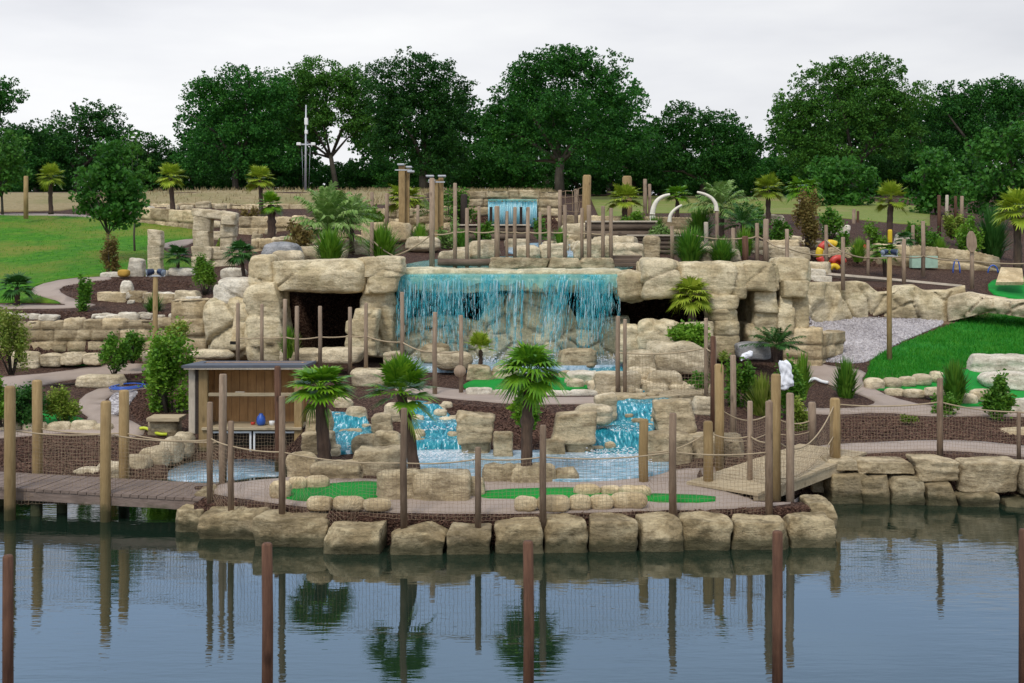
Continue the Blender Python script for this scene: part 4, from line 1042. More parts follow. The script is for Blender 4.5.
# carved rock wall above the gravel (one surface of irregular polygons)
def carved_wall(name, pts, label, thick=.8, cell=.75, seed=1, mat='grotto', res=.05, parent=None, cat='rock wall'):
    """pts: (px, D, bottom row, top row) along the wall"""
    r = np.random.default_rng(seed)
    A = np.array([[X(p, D), D, z(b, D) - .1, z(t, D)] for p, D, b, t in pts])
    seg = np.linalg.norm(np.diff(A[:, :2], axis=0), axis=1); cum = np.concatenate([[0], np.cumsum(seg)]); L = cum[-1]
    n = int(L / res); us = np.linspace(0, L, n + 1)
    x, y, b, t = [np.interp(us, cum, A[:, k]) for k in range(4)]
    hm = (t - b).max(); nv = int(hm / res)
    tx, ty = np.gradient(x), np.gradient(y); l = np.hypot(tx, ty); nx, ny = ty / l, -tx / l
    Vv = np.linspace(0, 1, nv + 1)[None]
    Z = b[:, None] + (t - b)[:, None] * Vv; U = np.repeat(us[:, None], nv + 1, 1)
    C = np.column_stack([r.uniform(0, L, int(L * hm / cell ** 2 * 1.6) + 2), r.uniform(b.min(), t.max(), int(L * hm / cell ** 2 * 1.6) + 2)])
    Q = np.column_stack([U.ravel(), Z.ravel()]); Q = Q + .07 * np.column_stack([vn(np.column_stack([Q * 2, Q[:, :1] * 0]), seed), vn(np.column_stack([Q * 2, Q[:, :1] * 0 + 5]), seed)])
    dd = np.linalg.norm(Q[:, None] - C[None], axis=2); od = np.argsort(dd, 1); d0 = np.take_along_axis(dd, od[:, :1], 1)[:, 0]; d1 = np.take_along_axis(dd, od[:, 1:2], 1)[:, 0]
    cellp = r.uniform(-.07, .09, len(C))[od[:, 0]]; tone = r.uniform(.45, .95, len(C))[od[:, 0]]
    off = cellp - .10 * np.exp(-((d1 - d0) / .05) ** 2) + .05 * fbm(np.column_stack([Q * 2.2, Q[:, :1] * 0]), seed + 3, 4)
    off = off.reshape(U.shape) + .10 * np.sin(np.pi * np.clip(Vv, .1, .9))
    front = np.stack([x[:, None] + nx[:, None] * off, y[:, None] + ny[:, None] * off, Z], -1)
    jt = .06 * vn(np.column_stack([us * 1.6, us * 0, us * 0]), seed + 6)
    front[:, -1, 2] += jt; front[:, -2, 2] += jt
    tops = [np.stack([x - nx * thick * q, y - ny * thick * q, t + jt + dz], -1) for q, dz in ((.25, .05), (.75, .03), (1, -.1))]
    rear = np.stack([x - nx * thick, y - ny * thick, b], -1)
    G2 = np.concatenate([front, np.stack(tops, 1), rear[:, None]], 1); N, m = G2.shape[:2]
    i = np.arange(N - 1)[:, None] * m + np.arange(m - 1)[None]
    Fc = np.stack([i, i + m, i + m + 1, i + 1], -1).reshape(-1, 4).tolist(); Fc.append(list(range(m))); Fc.append([(N - 1) * m + q for q in range(m)][::-1])
    V = G2.reshape(-1, 3)
    if parent is not None: return part(name, V, Fc, M[mat], parent, True)
    return solo(name, V, Fc, M[mat], np.array([x.mean(), y.mean(), b.min()]), label, cat, None, True)

carved_wall('rock_wall', [(797, 33.0, 330, 286), (806, 34.2, 324, 285), (836, 34.6, 322, 285), (845, 34.8, 321, 285), (868, 34.9, 321, 284), (880, 34.9, 321, 292), (893, 34.9, 320, 291), (900, 34.9, 320, 285), (915, 34.9, 320, 286), (925, 34.9, 320, 292), (948, 34.7, 319, 292), (966, 34.6, 318, 288)], 'carved sandstone rock wall with a notched top above the gravel bed', seed=31, cell=.85)
carved_wall('rock_wall', [(948, 34.5, 318, 300), (966, 34.2, 314, 292), (985, 33.9, 309, 296), (1004, 33.6, 311, 299), (1030, 33.4, 315, 301), (1080, 33.2, 318, 303)], 'pale sloping rock rim holding the bright green putting green', seed=32, mat='pale', cell=.6, thick=1.0)

# ------------------------------------------------------------------ the grotto behind the big waterfall
gr = empty('waterfall_grotto', (X(512, 30.5), 30.5, 1.1), 'cave of carved sandstone lintels and pillars that the big blue waterfall falls across', 'grotto')
def gp(name, a, b, t, o, D, seed, mat='grotto', depth=1.2, k=5, n=18, cracks=5, rough=.06, **kw):
    return stone(name, a, b, t, o, D, None, None, mat, None, depth, seed, k, rough, n, 3, .03, 0, cracks, .05, 0, gr, **kw)
gp('rounded_rock', 203, 265, 296, 358, 29.2, 41, k=3.6, n=24, cracks=6, depth=1.6)
gp('rounded_rock', 212, 264, 277, 312, 29.4, 42, mat='white', k=3.0, n=22, cracks=3, depth=1.5)
gp('pillar', 247, 285, 285, 362, 29.0, 43, k=6, cracks=8, depth=1.3, n=22)
gp('pillar', 250, 276, 256, 292, 29.3, 44, k=4.5, cracks=2, depth=1.2)
gp('lintel', 268, 366, 260, 291, 29.0, 45, k=5, n=26, cracks=3, depth=1.6, rough=.045)
gp('lintel', 358, 404, 257, 276, 29.1, 46, k=4.2, cracks=4, depth=1.5)
gp('lintel', 362, 400, 274, 292, 29.15, 47, k=5, cracks=3, depth=1.4)
gp('pillar', 360, 396, 290, 357, 29.4, 48, k=6, cracks=7, depth=1.1, n=22)
gp('buttress', 346, 378, 318, 356, 28.6, 49, k=4.5, cracks=3, depth=.9)
gp('buttress', 352, 379, 309, 322, 28.7, 50, k=4, cracks=2, depth=.8)
gp('lintel', 614, 648, 271, 301, 29.2, 51, k=3.2, n=20, cracks=2, depth=1.5)
gp('lintel', 640, 680, 260, 297, 29.0, 52, k=5, n=20, cracks=5, depth=1.7)
gp('lintel', 674, 744, 262, 296, 29.05, 53, k=5, n=24, cracks=4, depth=1.7, rough=.05)
gp('lintel', 738, 778, 262, 290, 29.1, 54, k=4.6, n=20, cracks=5, depth=1.6)
for i, (a, b, t, o) in enumerate([(706, 738, 294, 309), (708, 737, 308, 322), (709, 739, 320, 335), (707, 740, 333, 358)]):
    gp('pillar', a, b, t, o, 28.9, 55 + i, k=6, n=12, cracks=0, depth=.95, rough=.08)
for i, (a, b, t, o) in enumerate([(752, 776, 290, 312), (752, 778, 311, 328), (774, 806, 258, 281), (776, 806, 280, 296), (776, 790, 295, 309), (788, 806, 295, 330), (775, 792, 308, 332), (745, 775, 324, 345)]):
    gp('stacked_block', a, b, t, o, 29.3 + .1 * (i % 3), 60 + i, k=8, n=11, cracks=0, depth=1.2, rough=.05)
gp('rounded_rock', 789, 811, 258, 284, 29.8, 70, k=3.4, cracks=2, n=14)
gp('lip', 396, 460, 269, 291, 29.75, 71, mat='wetrock', k=6, n=18, cracks=0, depth=2.2)
gp('lip', 455, 520, 270, 290, 29.75, 72, mat='wetrock', k=6, n=18, cracks=0, depth=2.2)
gp('lip', 515, 570, 270, 291, 29.75, 73, mat='wetrock', k=6, n=18, cracks=0, depth=2.2)
gp('lip', 565, 622, 270, 292, 29.75, 74, mat='wetrock', k=6, n=18, cracks=0, depth=2.2)
carved_wall('back_wall', [(392, 30.4, 362, 322), (440, 30.3, 362, 317), (478, 30.3, 362, 323), (492, 30.2, 362, 296), (530, 30.2, 362, 293), (566, 30.2, 362, 297), (576, 30.3, 362, 320), (600, 30.3, 362, 322), (630, 30.4, 362, 316)], None, seed=33, mat='wetrock', parent=gr, cell=.7)
# roof of the cave: rock slab that carries the planted terrace
mb = MB(); mb.box((X(268, 30), 30.2, 3.02), (X(790, 30), 33.9, 3.30), .05); mb.build('roof_slab', M['grotto'], gr)
mb = MB(); mb.box((X(262, 32), 30.6, 1.0), (X(276, 32), 33.7, 3.1), .04); mb.build('side_wall', M['grotto'], gr)
mb = MB(); mb.box((X(742, 32), 31.6, 1.0), (X(752, 32), 33.7, 3.1), .04); mb.build('side_wall', M['grotto'], gr)

# planted soil on the roof
def roof_soil():
    xs = np.linspace(X(272, 30.5), X(786, 30.5), 40); ys = np.linspace(30.4, 33.9, 8)
    Xg, Yg = np.meshgrid(xs, ys)
    Z = 3.34 + .03 * vn(np.column_stack([Xg.ravel() * 2, Yg.ravel() * 2, Xg.ravel() * 0]), 3).reshape(Xg.shape)
    m = (512 + F * Xg / Yg); Z = np.where((m > 392) & (m < 632), 3.28, Z)
    V = np.stack([Xg, Yg, Z], -1).reshape(-1, 3); k = len(xs)
    Fc = [(j * k + i, j * k + i + 1, (j + 1) * k + i + 1, (j + 1) * k + i) for j in range(7) for i in range(k - 1)]
    tag(link('planted_soil', mesh_data('planted_soil', V, Fc, M['mulch'], True)), kind='structure')
roof_soil()
mb = MB(); 
xs = np.linspace(X(400, 30.6), X(630, 30.6), 30); ys = np.linspace(29.7, 34.0, 12)
Xg, Yg = np.meshgrid(xs, ys); Zg = 3.335 + .012 * vn(np.column_stack([Xg.ravel() * 3, Yg.ravel() * 3, Xg.ravel() * 0]), 8).reshape(Xg.shape) + np.clip((Yg - 30) * .03, 0, .1)
k = len(xs); V = np.stack([Xg, Yg, Zg], -1).reshape(-1, 3)
solo('upper_pool', V, [(j * k + i, j * k + i + 1, (j + 1) * k + i + 1, (j + 1) * k + i) for j in range(11) for i in range(k - 1)], M['sheet'], (0, 31.5, 3.3), 'thin sheet of water sliding over the flat lip above the big waterfall', 'pool')

# boulders in front of the caves
rocks([
 (616, 641, 325, 361, 28.6, 'rounded boulder beside the edge of the big waterfall', dict(mat='grotto', k=3.6, n=14)),
 (638, 682, 321, 352, 28.4, 'tall rounded boulder in front of the wide dark cave mouth', dict(mat='grotto', k=3.8, n=16, cracks=4)),
 (628, 655, 351, 373, 26.6, 'square cream block beside the pair of posts near the waterfall', dict(mat='pale', k=6, n=12)),
 (650, 704, 343, 373, 27.0, 'broad cream block under the bright bush before the cave', dict(mat='pale', k=5, n=14)),
 (680, 712, 322, 345, 28.5, 'low boulder under the single palm at the cave mouth', dict(mat='grotto', k=4, n=12)),
 (737, 770, 343, 358, 28.4, 'dark grey boulder at the narrow cave mouth', dict(mat='grey', k=4, n=12)),
 (628, 656, 368, 384, 25.8, 'small cream rock above the narrow blue stream', dict(mat='pale', k=3.5)),
 (644, 682, 372, 390, 25.4, 'heap-topping cream rock beside the rope netting', dict(mat='pale', k=3.5, cracks=5, n=14)),
 (596, 640, 374, 395, 24.9, 'cream block carrying the pair of posts near the waterfall', dict(mat='pale', k=6, n=13)),
 (566, 600, 373, 383, 26.5, 'low pale slab at the end of the waterfall green', dict(mat='white', k=6)),
 (600, 650, 396, 408, 23.8, 'flat slab under the end of the plank footbridge', dict(mat='sand', k=5, depth=.6)),
 (436, 472, 353, 369, 27.9, 'low cream rock in the splash pool by the rope posts', dict(mat='pale', k=3.5)),
 (420, 450, 345, 362, 29.0, 'brown rock rising from the splash pool', dict(mat='sand', k=3.6)),
 (464, 492, 366, 380, 27.0, 'tan rock at the end of the waterfall green beside the small palm', dict(mat='sand', k=4)),
 (492, 520, 366, 378, 27.2, 'cream rock under the little palm at the waterfall', dict(mat='pale', k=4)),
 (558, 596, 350, 366, 28.6, 'reddish brown rock in the splash pool behind the droopy palm', dict(mat='sand', k=4)),
 (280, 322, 350, 362, 27.6, 'flat cream rock row before the dark cave, by the posts', dict(mat='pale', k=4)),
 (320, 362, 349, 362, 27.5, 'rough cream rock row below the dark cave', dict(mat='pale', k=4)),
 (384, 402, 352, 366, 27.5, 'small cream rock at the corner of the splash pool', dict(mat='pale', k=4)),
 (352, 396, 370, 386, 26.0, 'wide cream rock behind the crown of the leaning palm', dict(mat='pale', k=4)),
], 'rocks round the splash pool')
loose([(X(p, D), D, 0) for p, D in ((636, 25.2), (660, 24.8), (690, 25), (680, 26), (650, 26.4))], 26, .18, .4, 'cream stone in the heap beside the plank footbridge', 'pale', near=.7, seed=8, group='stone heap by the footbridge')
loose([(X(p, D), D, 0) for p, D in ((566, 26.2), (600, 26.0), (604, 27.0), (570, 27.4))], 16, .15, .32, 'cream stone between the waterfall green and the splash pool', 'pale', near=.3, seed=9, group='stones at the end of the waterfall green')
for i, (a, b, t, o) in enumerate([(466, 492, 388, 394), (490, 520, 390, 395.5), (518, 546, 391, 396.5), (546, 572, 391, 396.5), (570, 598, 390, 396)]):
    stone('kerb_stone', a, b, t, o, 24.95, f'{ORD[i]} low white edging stone of the waterfall green from the rope posts', 'stone', 'white', 'white edging of the waterfall green', depth=.18, k=4, n=6)

# ---- terrace above the grotto
rocks([
 (262, 300, 243, 262, 32.6, 'grey rounded boulder on top of the cave beside the feathery palm', dict(mat='grey', k=3, n=14, depth=1.4)),
 (272, 304, 250, 262, 31.6, 'cream boulder in front of the grey one on top of the cave', dict(mat='pale', k=3.4)),
 (468, 500, 240, 258, 35.0, 'rounded cream boulder behind the rope fence above the waterfall', dict(mat='pale', k=3.4, n=12)),
 (512, 540, 246, 258, 35.4, 'cream boulder in the upper pool by the fence', dict(mat='pale', k=3.4)),
 (540, 566, 244, 257, 35.8, 'flat cream boulder in the upper pool', dict(mat='pale', k=4)),
 (574, 602, 242, 258, 36.0, 'square boulder at the far end of the upper pool', dict(mat='pale', k=5)),
 (592, 640, 236, 256, 36.6, 'large cream boulder with stepped side by the plank steps', dict(mat='pale', k=4, n=14, cracks=5)),
 (612, 646, 243, 260, 35.4, 'layered cream rock beside the plank steps', dict(mat='pale', k=5, cracks=4, n=12)),
 (438, 470, 250, 262, 34.6, 'cream rock heap under the rope fence above the cave', dict(mat='pale', k=3.4, cracks=3)),
 (405, 440, 236, 250, 38.5, 'cream boulder in the mulch by the lamp posts', dict(mat='pale', k=3.6)),
 (345, 372, 240, 254, 37.5, 'cream rock under the feathery palm by the mulch', dict(mat='pale', k=4)),
 (362, 384, 222, 240, 41, 'pinkish square rock behind the rope fence', dict(mat='cream', k=6)),
 (388, 410, 222, 240, 41, 'pinkish block behind the tall lamp post', dict(mat='cream', k=6)),
 (560, 586, 224, 242, 41.5, 'cream rubble rock beside the trellis', dict(mat='pale', k=4, cracks=4, n=12)),
 (644, 660, 236, 262, 34.6, 'tan rock at the end of the log wall', dict(mat='sand', k=4)),
 (700, 740, 249, 262, 34.2, 'cream rock among spiky bushes above the cave', dict(mat='pale', k=4)),
 (768, 810, 246, 258, 37.5, 'flat cream rock above the stacked blocks', dict(mat='pale', k=4)),
 (800, 832, 262, 274, 37.0, 'cream rock near the stone steps', dict(mat='pale', k=4)),
 (752, 784, 214, 224, 47, 'flat cream rock under the palm on the hilltop', dict(mat='pale', k=4)),
 (824, 850, 225, 234, 45, 'pale rock topped with green beside the reddish shrub', dict(mat='white', k=4)),
 (895, 910, 234, 246, 43, 'white square rock behind the hilltop palm', dict(mat='white', k=6)),
 (112, 150, 205, 212, 54, 'pale flat rock on the hilltop behind the young maple', dict(mat='white', k=4)),
 (150, 170, 270, 276, 37.2, 'flat pale stone at the foot of the stone pillar', dict(mat='white', k=3.4)),
 (166, 196, 268, 276, 37.3, 'pale flat rock beside the small palm near the pillar', dict(mat='white', k=3.4)),
 (100, 122, 272, 278, 36.8, 'low white stone at the edge of the lawn', dict(mat='white', k=3.4)),
 (220, 246, 268, 280, 36, 'cream rubble rock by the dark little palm', dict(mat='white', k=3.6, cracks=3)),
 (172, 200, 291, 303, 33.0, 'cream slab at the end of the low pale wall', dict(mat='pale', k=4)),
 (286, 345, 246, 262, 33.6, 'cream rubble under the feathery palm on the cave roof', dict(mat='pale', k=3.4, cracks=6, n=14)),
], 'rocks of the upper terraces')
st = stone('standing_stone', 119, 134, 280, 294, 33.9, 'small pointed pale stone set on the low block wall', 'stone', 'white', None, .3, 91, 3.5, .1, 10, 4, taper=.35)
st = stone('standing_stone', 127, 144, 259, 277, 37.0, 'leaning grey-cream standing stone beside the stone pillar', 'stone', 'white', None, .45, 92, 5, .07, 10, 4)
for i, (a, b, t, o) in enumerate([(812, 826, 268, 275), (812, 831, 274, 281), (812, 836, 281, 289)]):
    pass
ss = empty('stone_steps', (X(822, 36), 36, z(289, 36)), 'three pale stone steps beside the carved rock wall', 'steps')
for i, (a, b, t, o, D) in enumerate([(808, 824, 269, 279, 36.6), (809, 830, 276, 286, 36.1), (810, 838, 283, 292, 35.6)]):
    stone('step', a, b, t, o, D, None, None, 'white', None, .8, 94 + i, 9, .03, 8, 1, 0, parent=ss)

# stone arch of three blocks and the pillar
ar = empty('stone_arch', (X(216, 39), 39, z(272, 39)), 'stone gateway of stacked blocks with a crooked lintel on the lawn', 'arch')
for (a, b, t, o) in [(194, 211, 216, 231), (194, 211, 230, 247), (193, 213, 246, 258), (193, 212, 257, 276)]:
    stone('jamb_block', a, b, t, o, 39, None, None, 'pale', None, .6, a + t, 10, .03, 8, 1, 0, parent=ar)
for (a, b, t, o) in [(221, 235, 221, 236), (221, 234, 235, 248), (212, 240, 247, 258), (212, 238, 257, 274)]:
    stone('jamb_block', a, b, t, o, 39.1, None, None, 'pale', None, .6, a + t, 10, .03, 8, 1, 0, parent=ar)
P, Fc = rock_shape(X(236, 39) - X(192, 39), .65, .30, 77, 7, .06, 12, 2, .02)
cc, s2 = math.cos(.10), math.sin(.10)
P = P @ np.array([[cc, 0, -s2], [0, 1, 0], [s2, 0, cc]]) + np.array([X(213, 39), 39.3, z(214.5, 39)])
part('lintel_stone', P, Fc, M['pale'], ar)
stone('lintel_stone', 222, 236, 214, 223, 38.9, None, None, 'pale', None, .5, 78, 6, .05, 8, 1, parent=ar)
pl = empty('stone_pillar', (X(155, 38), 38, z(270, 38)), 'free-standing pillar of three stacked square stones by the lawn', 'pillar')
for (a, b, t, o) in [(148.5, 162, 230, 245), (148.5, 161.5, 244.5, 258), (148.5, 161.5, 257.5, 272)]:
    stone('drum', a, b, t, o, 38, None, None, 'pale', None, .42, a + t, 12, .025, 8, 0, 0, parent=pl)

def rubble(rows, n, s0, s1, label, group, seed, mat='pale'):
    """individual stones heaped inside a picture strip (px0, px1, row0, row1, Dmin)"""
    r = np.random.default_rng(seed)
    for (a, b, t, o, Dm) in rows:
        for i in range(n):
            p = hit(r.uniform(a, b), r.uniform(t, o), Dm); s = r.uniform(s0, s1)
            V, Fc = rock_shape(s * r.uniform(1, 1.7), s * r.uniform(.8, 1.2), s * r.uniform(.55, .9), int(r.integers(9999)), 5, .09, 8, 4, .03)
            solo('loose_stone', V + p + np.array([0, 0, s * .2]), Fc, M[mat], p, label, 'stone', group)
rubble([(440, 620, 244, 257, 34), (560, 650, 236, 252, 35)], 17, .25, .55, 'cream stone in the rubble around the upper pool', 'rubble of the upper pool', 21)
rubble([(150, 345, 222, 246, 40), (140, 250, 207, 222, 46)], 12, .25, .55, 'pale stone in the rubble of the terraces behind the cave', 'rubble of the rear terraces', 22)
rubble([(340, 430, 214, 250, 37)], 14, .25, .5, 'pinkish stone in the rubble by the tall lamp posts', 'rubble by the lamp posts', 23, 'cream')
rubble([(700, 830, 240, 262, 35.5)], 14, .25, .5, 'pale stone in the rubble above the narrow cave mouth', 'rubble above the narrow cave', 24)
rubble([(95, 200, 296, 306, 32.6)], 14, .15, .32, 'small white stone at the foot of the low block wall', 'stones under the low block wall', 25, 'white')
rubble([(0, 205, 317, 320.5, 30.75)], 18, .18, .34, 'flat white stone lying on top of the long coursed wall', 'stones on the coursed wall', 26, 'white')
# ------------------------------------------------------------------ palms
def fan_crown(r, R0, n_leaf, seg=18, droop=0.35, pet=0.55, up=(-0.5, 1.25), width=1.0):
    """fan leaves round the origin; R0 = crown radius. -> verts, quads"""
    Vs, Fs, base = [], [], 0
    for i in range(n_leaf):
        az = i * 2.399963 + r.uniform(-.3, .3); u = (i + .5) / n_leaf
        el = up[0] + (up[1] - up[0]) * u ** .8 + r.uniform(-.12, .12)
        d = np.array([math.cos(az) * math.cos(el), math.sin(az) * math.cos(el), math.sin(el)])
        lp = R0 * pet * r.uniform(.8, 1.15); lb = R0 * (1 - pet) * r.uniform(1.0, 1.3)
        side = np.cross(d, [0, 0, 1]); side /= np.linalg.norm(side) + 1e-9
        nr = np.cross(side, d)
        # petiole, bending down
        pts = [d * lp * t + np.array([0, 0, -droop * .35 * lp * t * t]) for t in (0, .5, 1)]
        w = R0 * .018
        for a, b in ((0, 1), (1, 2)):
            Vs += [pts[a] - side * w, pts[a] + side * w, pts[b] + side * w, pts[b] - side * w]
            Fs.append((base, base + 1, base + 2, base + 3)); base += 4
        o = pts[2]
        dd = d + np.array([0, 0, -droop * .7]); dd /= np.linalg.norm(dd)
        nr2 = np.cross(side, dd)
        for k in range(seg):
            a = (k / (seg - 1) - .5) * math.radians(205)
            v = dd * math.cos(a) + side * math.sin(a) + nr2 * (0.16 * abs(math.sin(a)) - .05)
            ll = lb * (0.80 + .25 * math.cos(a)) * r.uniform(.85, 1.1)
            t = np.cross(v, nr2); t /= np.linalg.norm(t) + 1e-9
            ww = R0 * .034 * width
            m1 = o + v * ll * .55
            e = o + v * ll + np.array([0, 0, -droop * ll * r.uniform(.25, .6)])
            Vs += [o - t * ww * .25, o + t * ww * .25, m1 + t * ww, m1 - t * ww, e]
            Fs += [(base, base + 1, base + 2, base + 3), (base + 3, base + 2, base + 4)]; base += 5
    return np.array(Vs), Fs

def feather_crown(r, R0, n_leaf, up=(0.1, 1.4), droop=.9, nl=22, wid=.02, spread=.28):
    """pinnate arching fronds"""
    Vs, Fs, base = [], [], 0
    for i in range(n_leaf):
        az = i * 2.399963 + r.uniform(-.3, .3); el = up[0] + (up[1] - up[0]) * ((i + .5) / n_leaf) + r.uniform(-.1, .1)
        d = np.array([math.cos(az) * math.cos(el), math.sin(az) * math.cos(el), math.sin(el)])
        L = R0 * r.uniform(.95, 1.35)
        side = np.cross(d, [0, 0, 1]); side /= np.linalg.norm(side) + 1e-9
        P = lambda t: d * L * t + np.array([0, 0, -droop * L * .42 * t ** 2.2])
        w = R0 * .012
        for k in range(5):
            a, b = P(k / 5), P((k + 1) / 5)
            Vs += [a - side * w, a + side * w, b + side * w, b - side * w]; Fs.append((base, base + 1, base + 2, base + 3)); base += 4
        for k in range(nl):
            t = .18 + .8 * k / (nl - 1); p = P(t); tg = P(min(t + .05, 1.02)) - P(t - .05); tg /= np.linalg.norm(tg)
            for s in (-1, 1):
                v = side * s * .75 + tg * .65 + np.array([0, 0, .12 - .35 * r.uniform()]); v /= np.linalg.norm(v)
                ll = R0 * spread * (1.1 - abs(t - .45)) * r.uniform(.8, 1.15)
                q = np.cross(v, tg); q = np.cross(q, v); q /= np.linalg.norm(q) + 1e-9
                ww = R0 * wid
                m1 = p + v * ll * .5; e = p + v * ll + np.array([0, 0, -ll * .35])
                Vs += [p, m1 + q * ww, e, m1 - q * ww]; Fs.append((base, base + 1, base + 2, base + 3)); base += 4
    return np.array(Vs), Fs

def trunk_mesh(p0, p1, r0, r1, r, n=12, rings=16, shag=.12):
    t = np.linspace(0, 1, rings)
    bend = np.array([r.uniform(-.03, .03), 0, 0])
    pts = np.array(p0)[None] * (1 - t)[:, None] + np.array(p1)[None] * t[:, None] + bend[None] * np.sin(np.pi * t)[:, None]
    rad = r0 + (r1 - r0) * t + (r0 * shag) * r.normal(0, .6, rings)
    mb = MB(); mb.tube(pts, np.abs(rad), n)
    V = mb.V(); V = V + r0 * shag * .6 * r.normal(0, 1, V.shape) * np.array([1, 1, .5])
    return V, mb.f

def palm(px_b, row_b, px_t, row_t, hw, D, label, mat='palm', kind='fan', leaves=26, seed=1, trunk_w=None, droop=.4, skirt=0, up=(-.45, 1.3), pet=.5, seg=18, name='palm_tree', cat='palm tree', group=None, asp=1.0, dead=None, width=1.25):
    r = np.random.default_rng(seed)
    b = at(px_b, row_b, D); t = at(px_t, row_t, D)
    root = empty(name, b, label, cat, group)
    R0 = hw / F * D
    tw = (trunk_w if trunk_w else hw * .22) / F * D / 2
    V, Fc = trunk_mesh(b - np.array([0, 0, .1]), t, tw * 1.1, tw * .9, r)
    part('trunk', V, Fc, M['trunk'], root, True)
    if kind == 'fan': V, Fc = fan_crown(r, R0 * 1.05, leaves, seg, droop, pet, up, width)
    else: V, Fc = feather_crown(r, R0 * 1.02, leaves, up, droop)
    V[:, 2] *= asp
    part('crown', V + t, Fc, M[mat], root, False)
    if skirt:
        V, Fc = fan_crown(r, R0 * .8, skirt, 14, .9, .5, (-1.4, -.7))
        part('dead_fronds', V + t - np.array([0, 0, .04]), Fc, M[dead or 'deadleaf'], root, False)
    return root

palm(325, 457, 320, 388, 36, 19.6, 'upright fan palm with a thick brown trunk beside the shed', leaves=32, seed=1, trunk_w=12.5, droop=.42, skirt=2, up=(-.30, 1.15), dead='palm', asp=.82, width=1.5)
pp = palm(416, 479, 401, 394, 36, 18.0, 'fan palm with a leaning trunk standing among the square tan boulders', leaves=32, seed=5, trunk_w=11.5, droop=.25, skirt=0, up=(-.35, 1.5), dead='palm', asp=1.2, width=1.2)
r_ = np.random.default_rng(3)
V, Fc = fan_crown(r_, .52, 1, 16, .3, .35, (-.95, -.9)); 
part('hanging_frond', V * np.array([1, 1, 1.0]) + at(402, 404, 18.0), Fc, M['palm_y'], pp, False)
palm(527, 469, 530, 374, 38, 18.6, 'droopy fan palm with long hanging leaves standing mid-promontory', leaves=30, seed=3, trunk_w=11.5, droop=.62, skirt=4, up=(-.45, 1.5), pet=.46, asp=1.02, dead='palm', width=1.3)
palm(694, 338, 691, 297, 24, 28.9, 'single fan palm in front of the wide dark cave mouth', 'palm_y', leaves=30, seed=8, trunk_w=7.5, droop=.6, asp=1.05)
palm(480, 361, 480, 350, 17, 27.4, 'little fan palm on the rocks below the big waterfall', 'palm_y', leaves=18, seed=9, trunk_w=4, droop=.3, up=(.05, 1.45), asp=1.25)
palm(51, 212, 51, 178, 15, 51, 'hilltop fan palm beside the timber stake', 'palm_y', leaves=26, seed=11, trunk_w=4.2, up=(-.55, 1.45), asp=1.12)
palm(173, 208, 171, 178, 16, 52, 'hilltop fan palm with yellow crown behind the stone pillar', 'palm_y', leaves=26, seed=12, trunk_w=4.5, up=(-.55, 1.45), asp=1.12)
palm(261, 212, 260, 180, 16, 54, 'hilltop fan palm standing just behind the shorter thick-trunked one', 'palm_y', leaves=26, seed=13, trunk_w=4, up=(-.55, 1.45), asp=1.12)
palm(271, 244, 271, 205, 14, 45, 'fan palm with a thick pale trunk and small round crown behind the cave', 'palm', leaves=30, seed=14, trunk_w=8, up=(-.55, 1.45), asp=1.12)
palm(17, 307, 17, 288, 20, 33.4, 'small dark palm on the near edge of the lawn', 'palm_d', leaves=20, seed=15, trunk_w=5, droop=.5)
palm(178, 276, 178, 257, 16, 37.6, 'small dark palm between stone pillar and stone gateway', 'palm_d', leaves=22, seed=16, trunk_w=3.5, droop=.5)
palm(245, 283, 240, 254, 18, 34.5, 'little dark palm with a thin leaning trunk beside the grey boulder', 'palm_d', leaves=24, seed=17, trunk_w=3.8, droop=.6)
palm(330, 248, 328, 232, 42, 36.5, 'large feathery palm with arching grey-green fronds on the cave roof', 'palm_b', 'feather', 40, 18, 7, .8, up=(.15, 1.5), asp=1.3)
palm(352, 250, 352, 215, 26, 37.5, 'silvery feathery palm behind the large feathery one', 'palm_b', 'feather', 22, 19, 5, .7, up=(.1, 1.4))
palm(625, 224, 625, 200, 20, 46, 'fan palm before the thick timber post near the tusks', 'palm_y', leaves=26, seed=20, trunk_w=5.5, up=(-.3, 1.2))
palm(677, 216, 677, 196, 15, 49, 'fan palm standing between the two curved tusks', 'palm', leaves=24, seed=21, trunk_w=4, up=(-.3, 1.2))
palm(722, 238, 722, 208, 34, 42, 'wide feathery palm beside the tall curved tusk', 'palm_b', 'feather', 30, 22, 5, .8, up=(.0, 1.4))
palm(742, 246, 742, 225, 24, 40, 'low feathery palm in front of the wide feathery one', 'palm_d', 'feather', 24, 23, 4, .7, up=(.1, 1.3))
palm(769, 232, 768, 190, 17, 46.5, 'fan palm with purple-brown trunk on the hilltop beyond the cave', 'palm_y', leaves=28, seed=24, trunk_w=5, up=(-.55, 1.45), asp=1.12)
palm(804, 216, 803, 190, 20, 50, 'fan palm with floppy crown next to a pale stake on the meadow', 'palm', leaves=26, seed=25, trunk_w=4.5, droop=.6, up=(-.4, 1.1))
palm(889, 236, 891, 200, 19, 47, 'fan palm with spiky upright leaves in front of the dark bush', 'palm_y', leaves=24, seed=26, trunk_w=5.5, droop=.25, up=(-.55, 1.45), asp=1.12)
palm(1018, 266, 1016, 212, 25, 40, 'fan palm with big round crown at the far edge of the picture', 'palm_y', leaves=30, seed=27, trunk_w=7.5, droop=.5, up=(-.55, 1.45), asp=1.12)
palm(407, 232, 405, 200, 22, 44, 'yellow-green fan palm in front of the tall lamp post', 'palm_y', leaves=28, seed=28, trunk_w=5, droop=.5, up=(-.3, 1.1))
palm(889, 292, 884, 252, 17, 38.5, 'small palm with a dark stem above the notched rock wall', 'palm', leaves=24, seed=29, trunk_w=5, droop=.6, up=(-.3, 1.0))
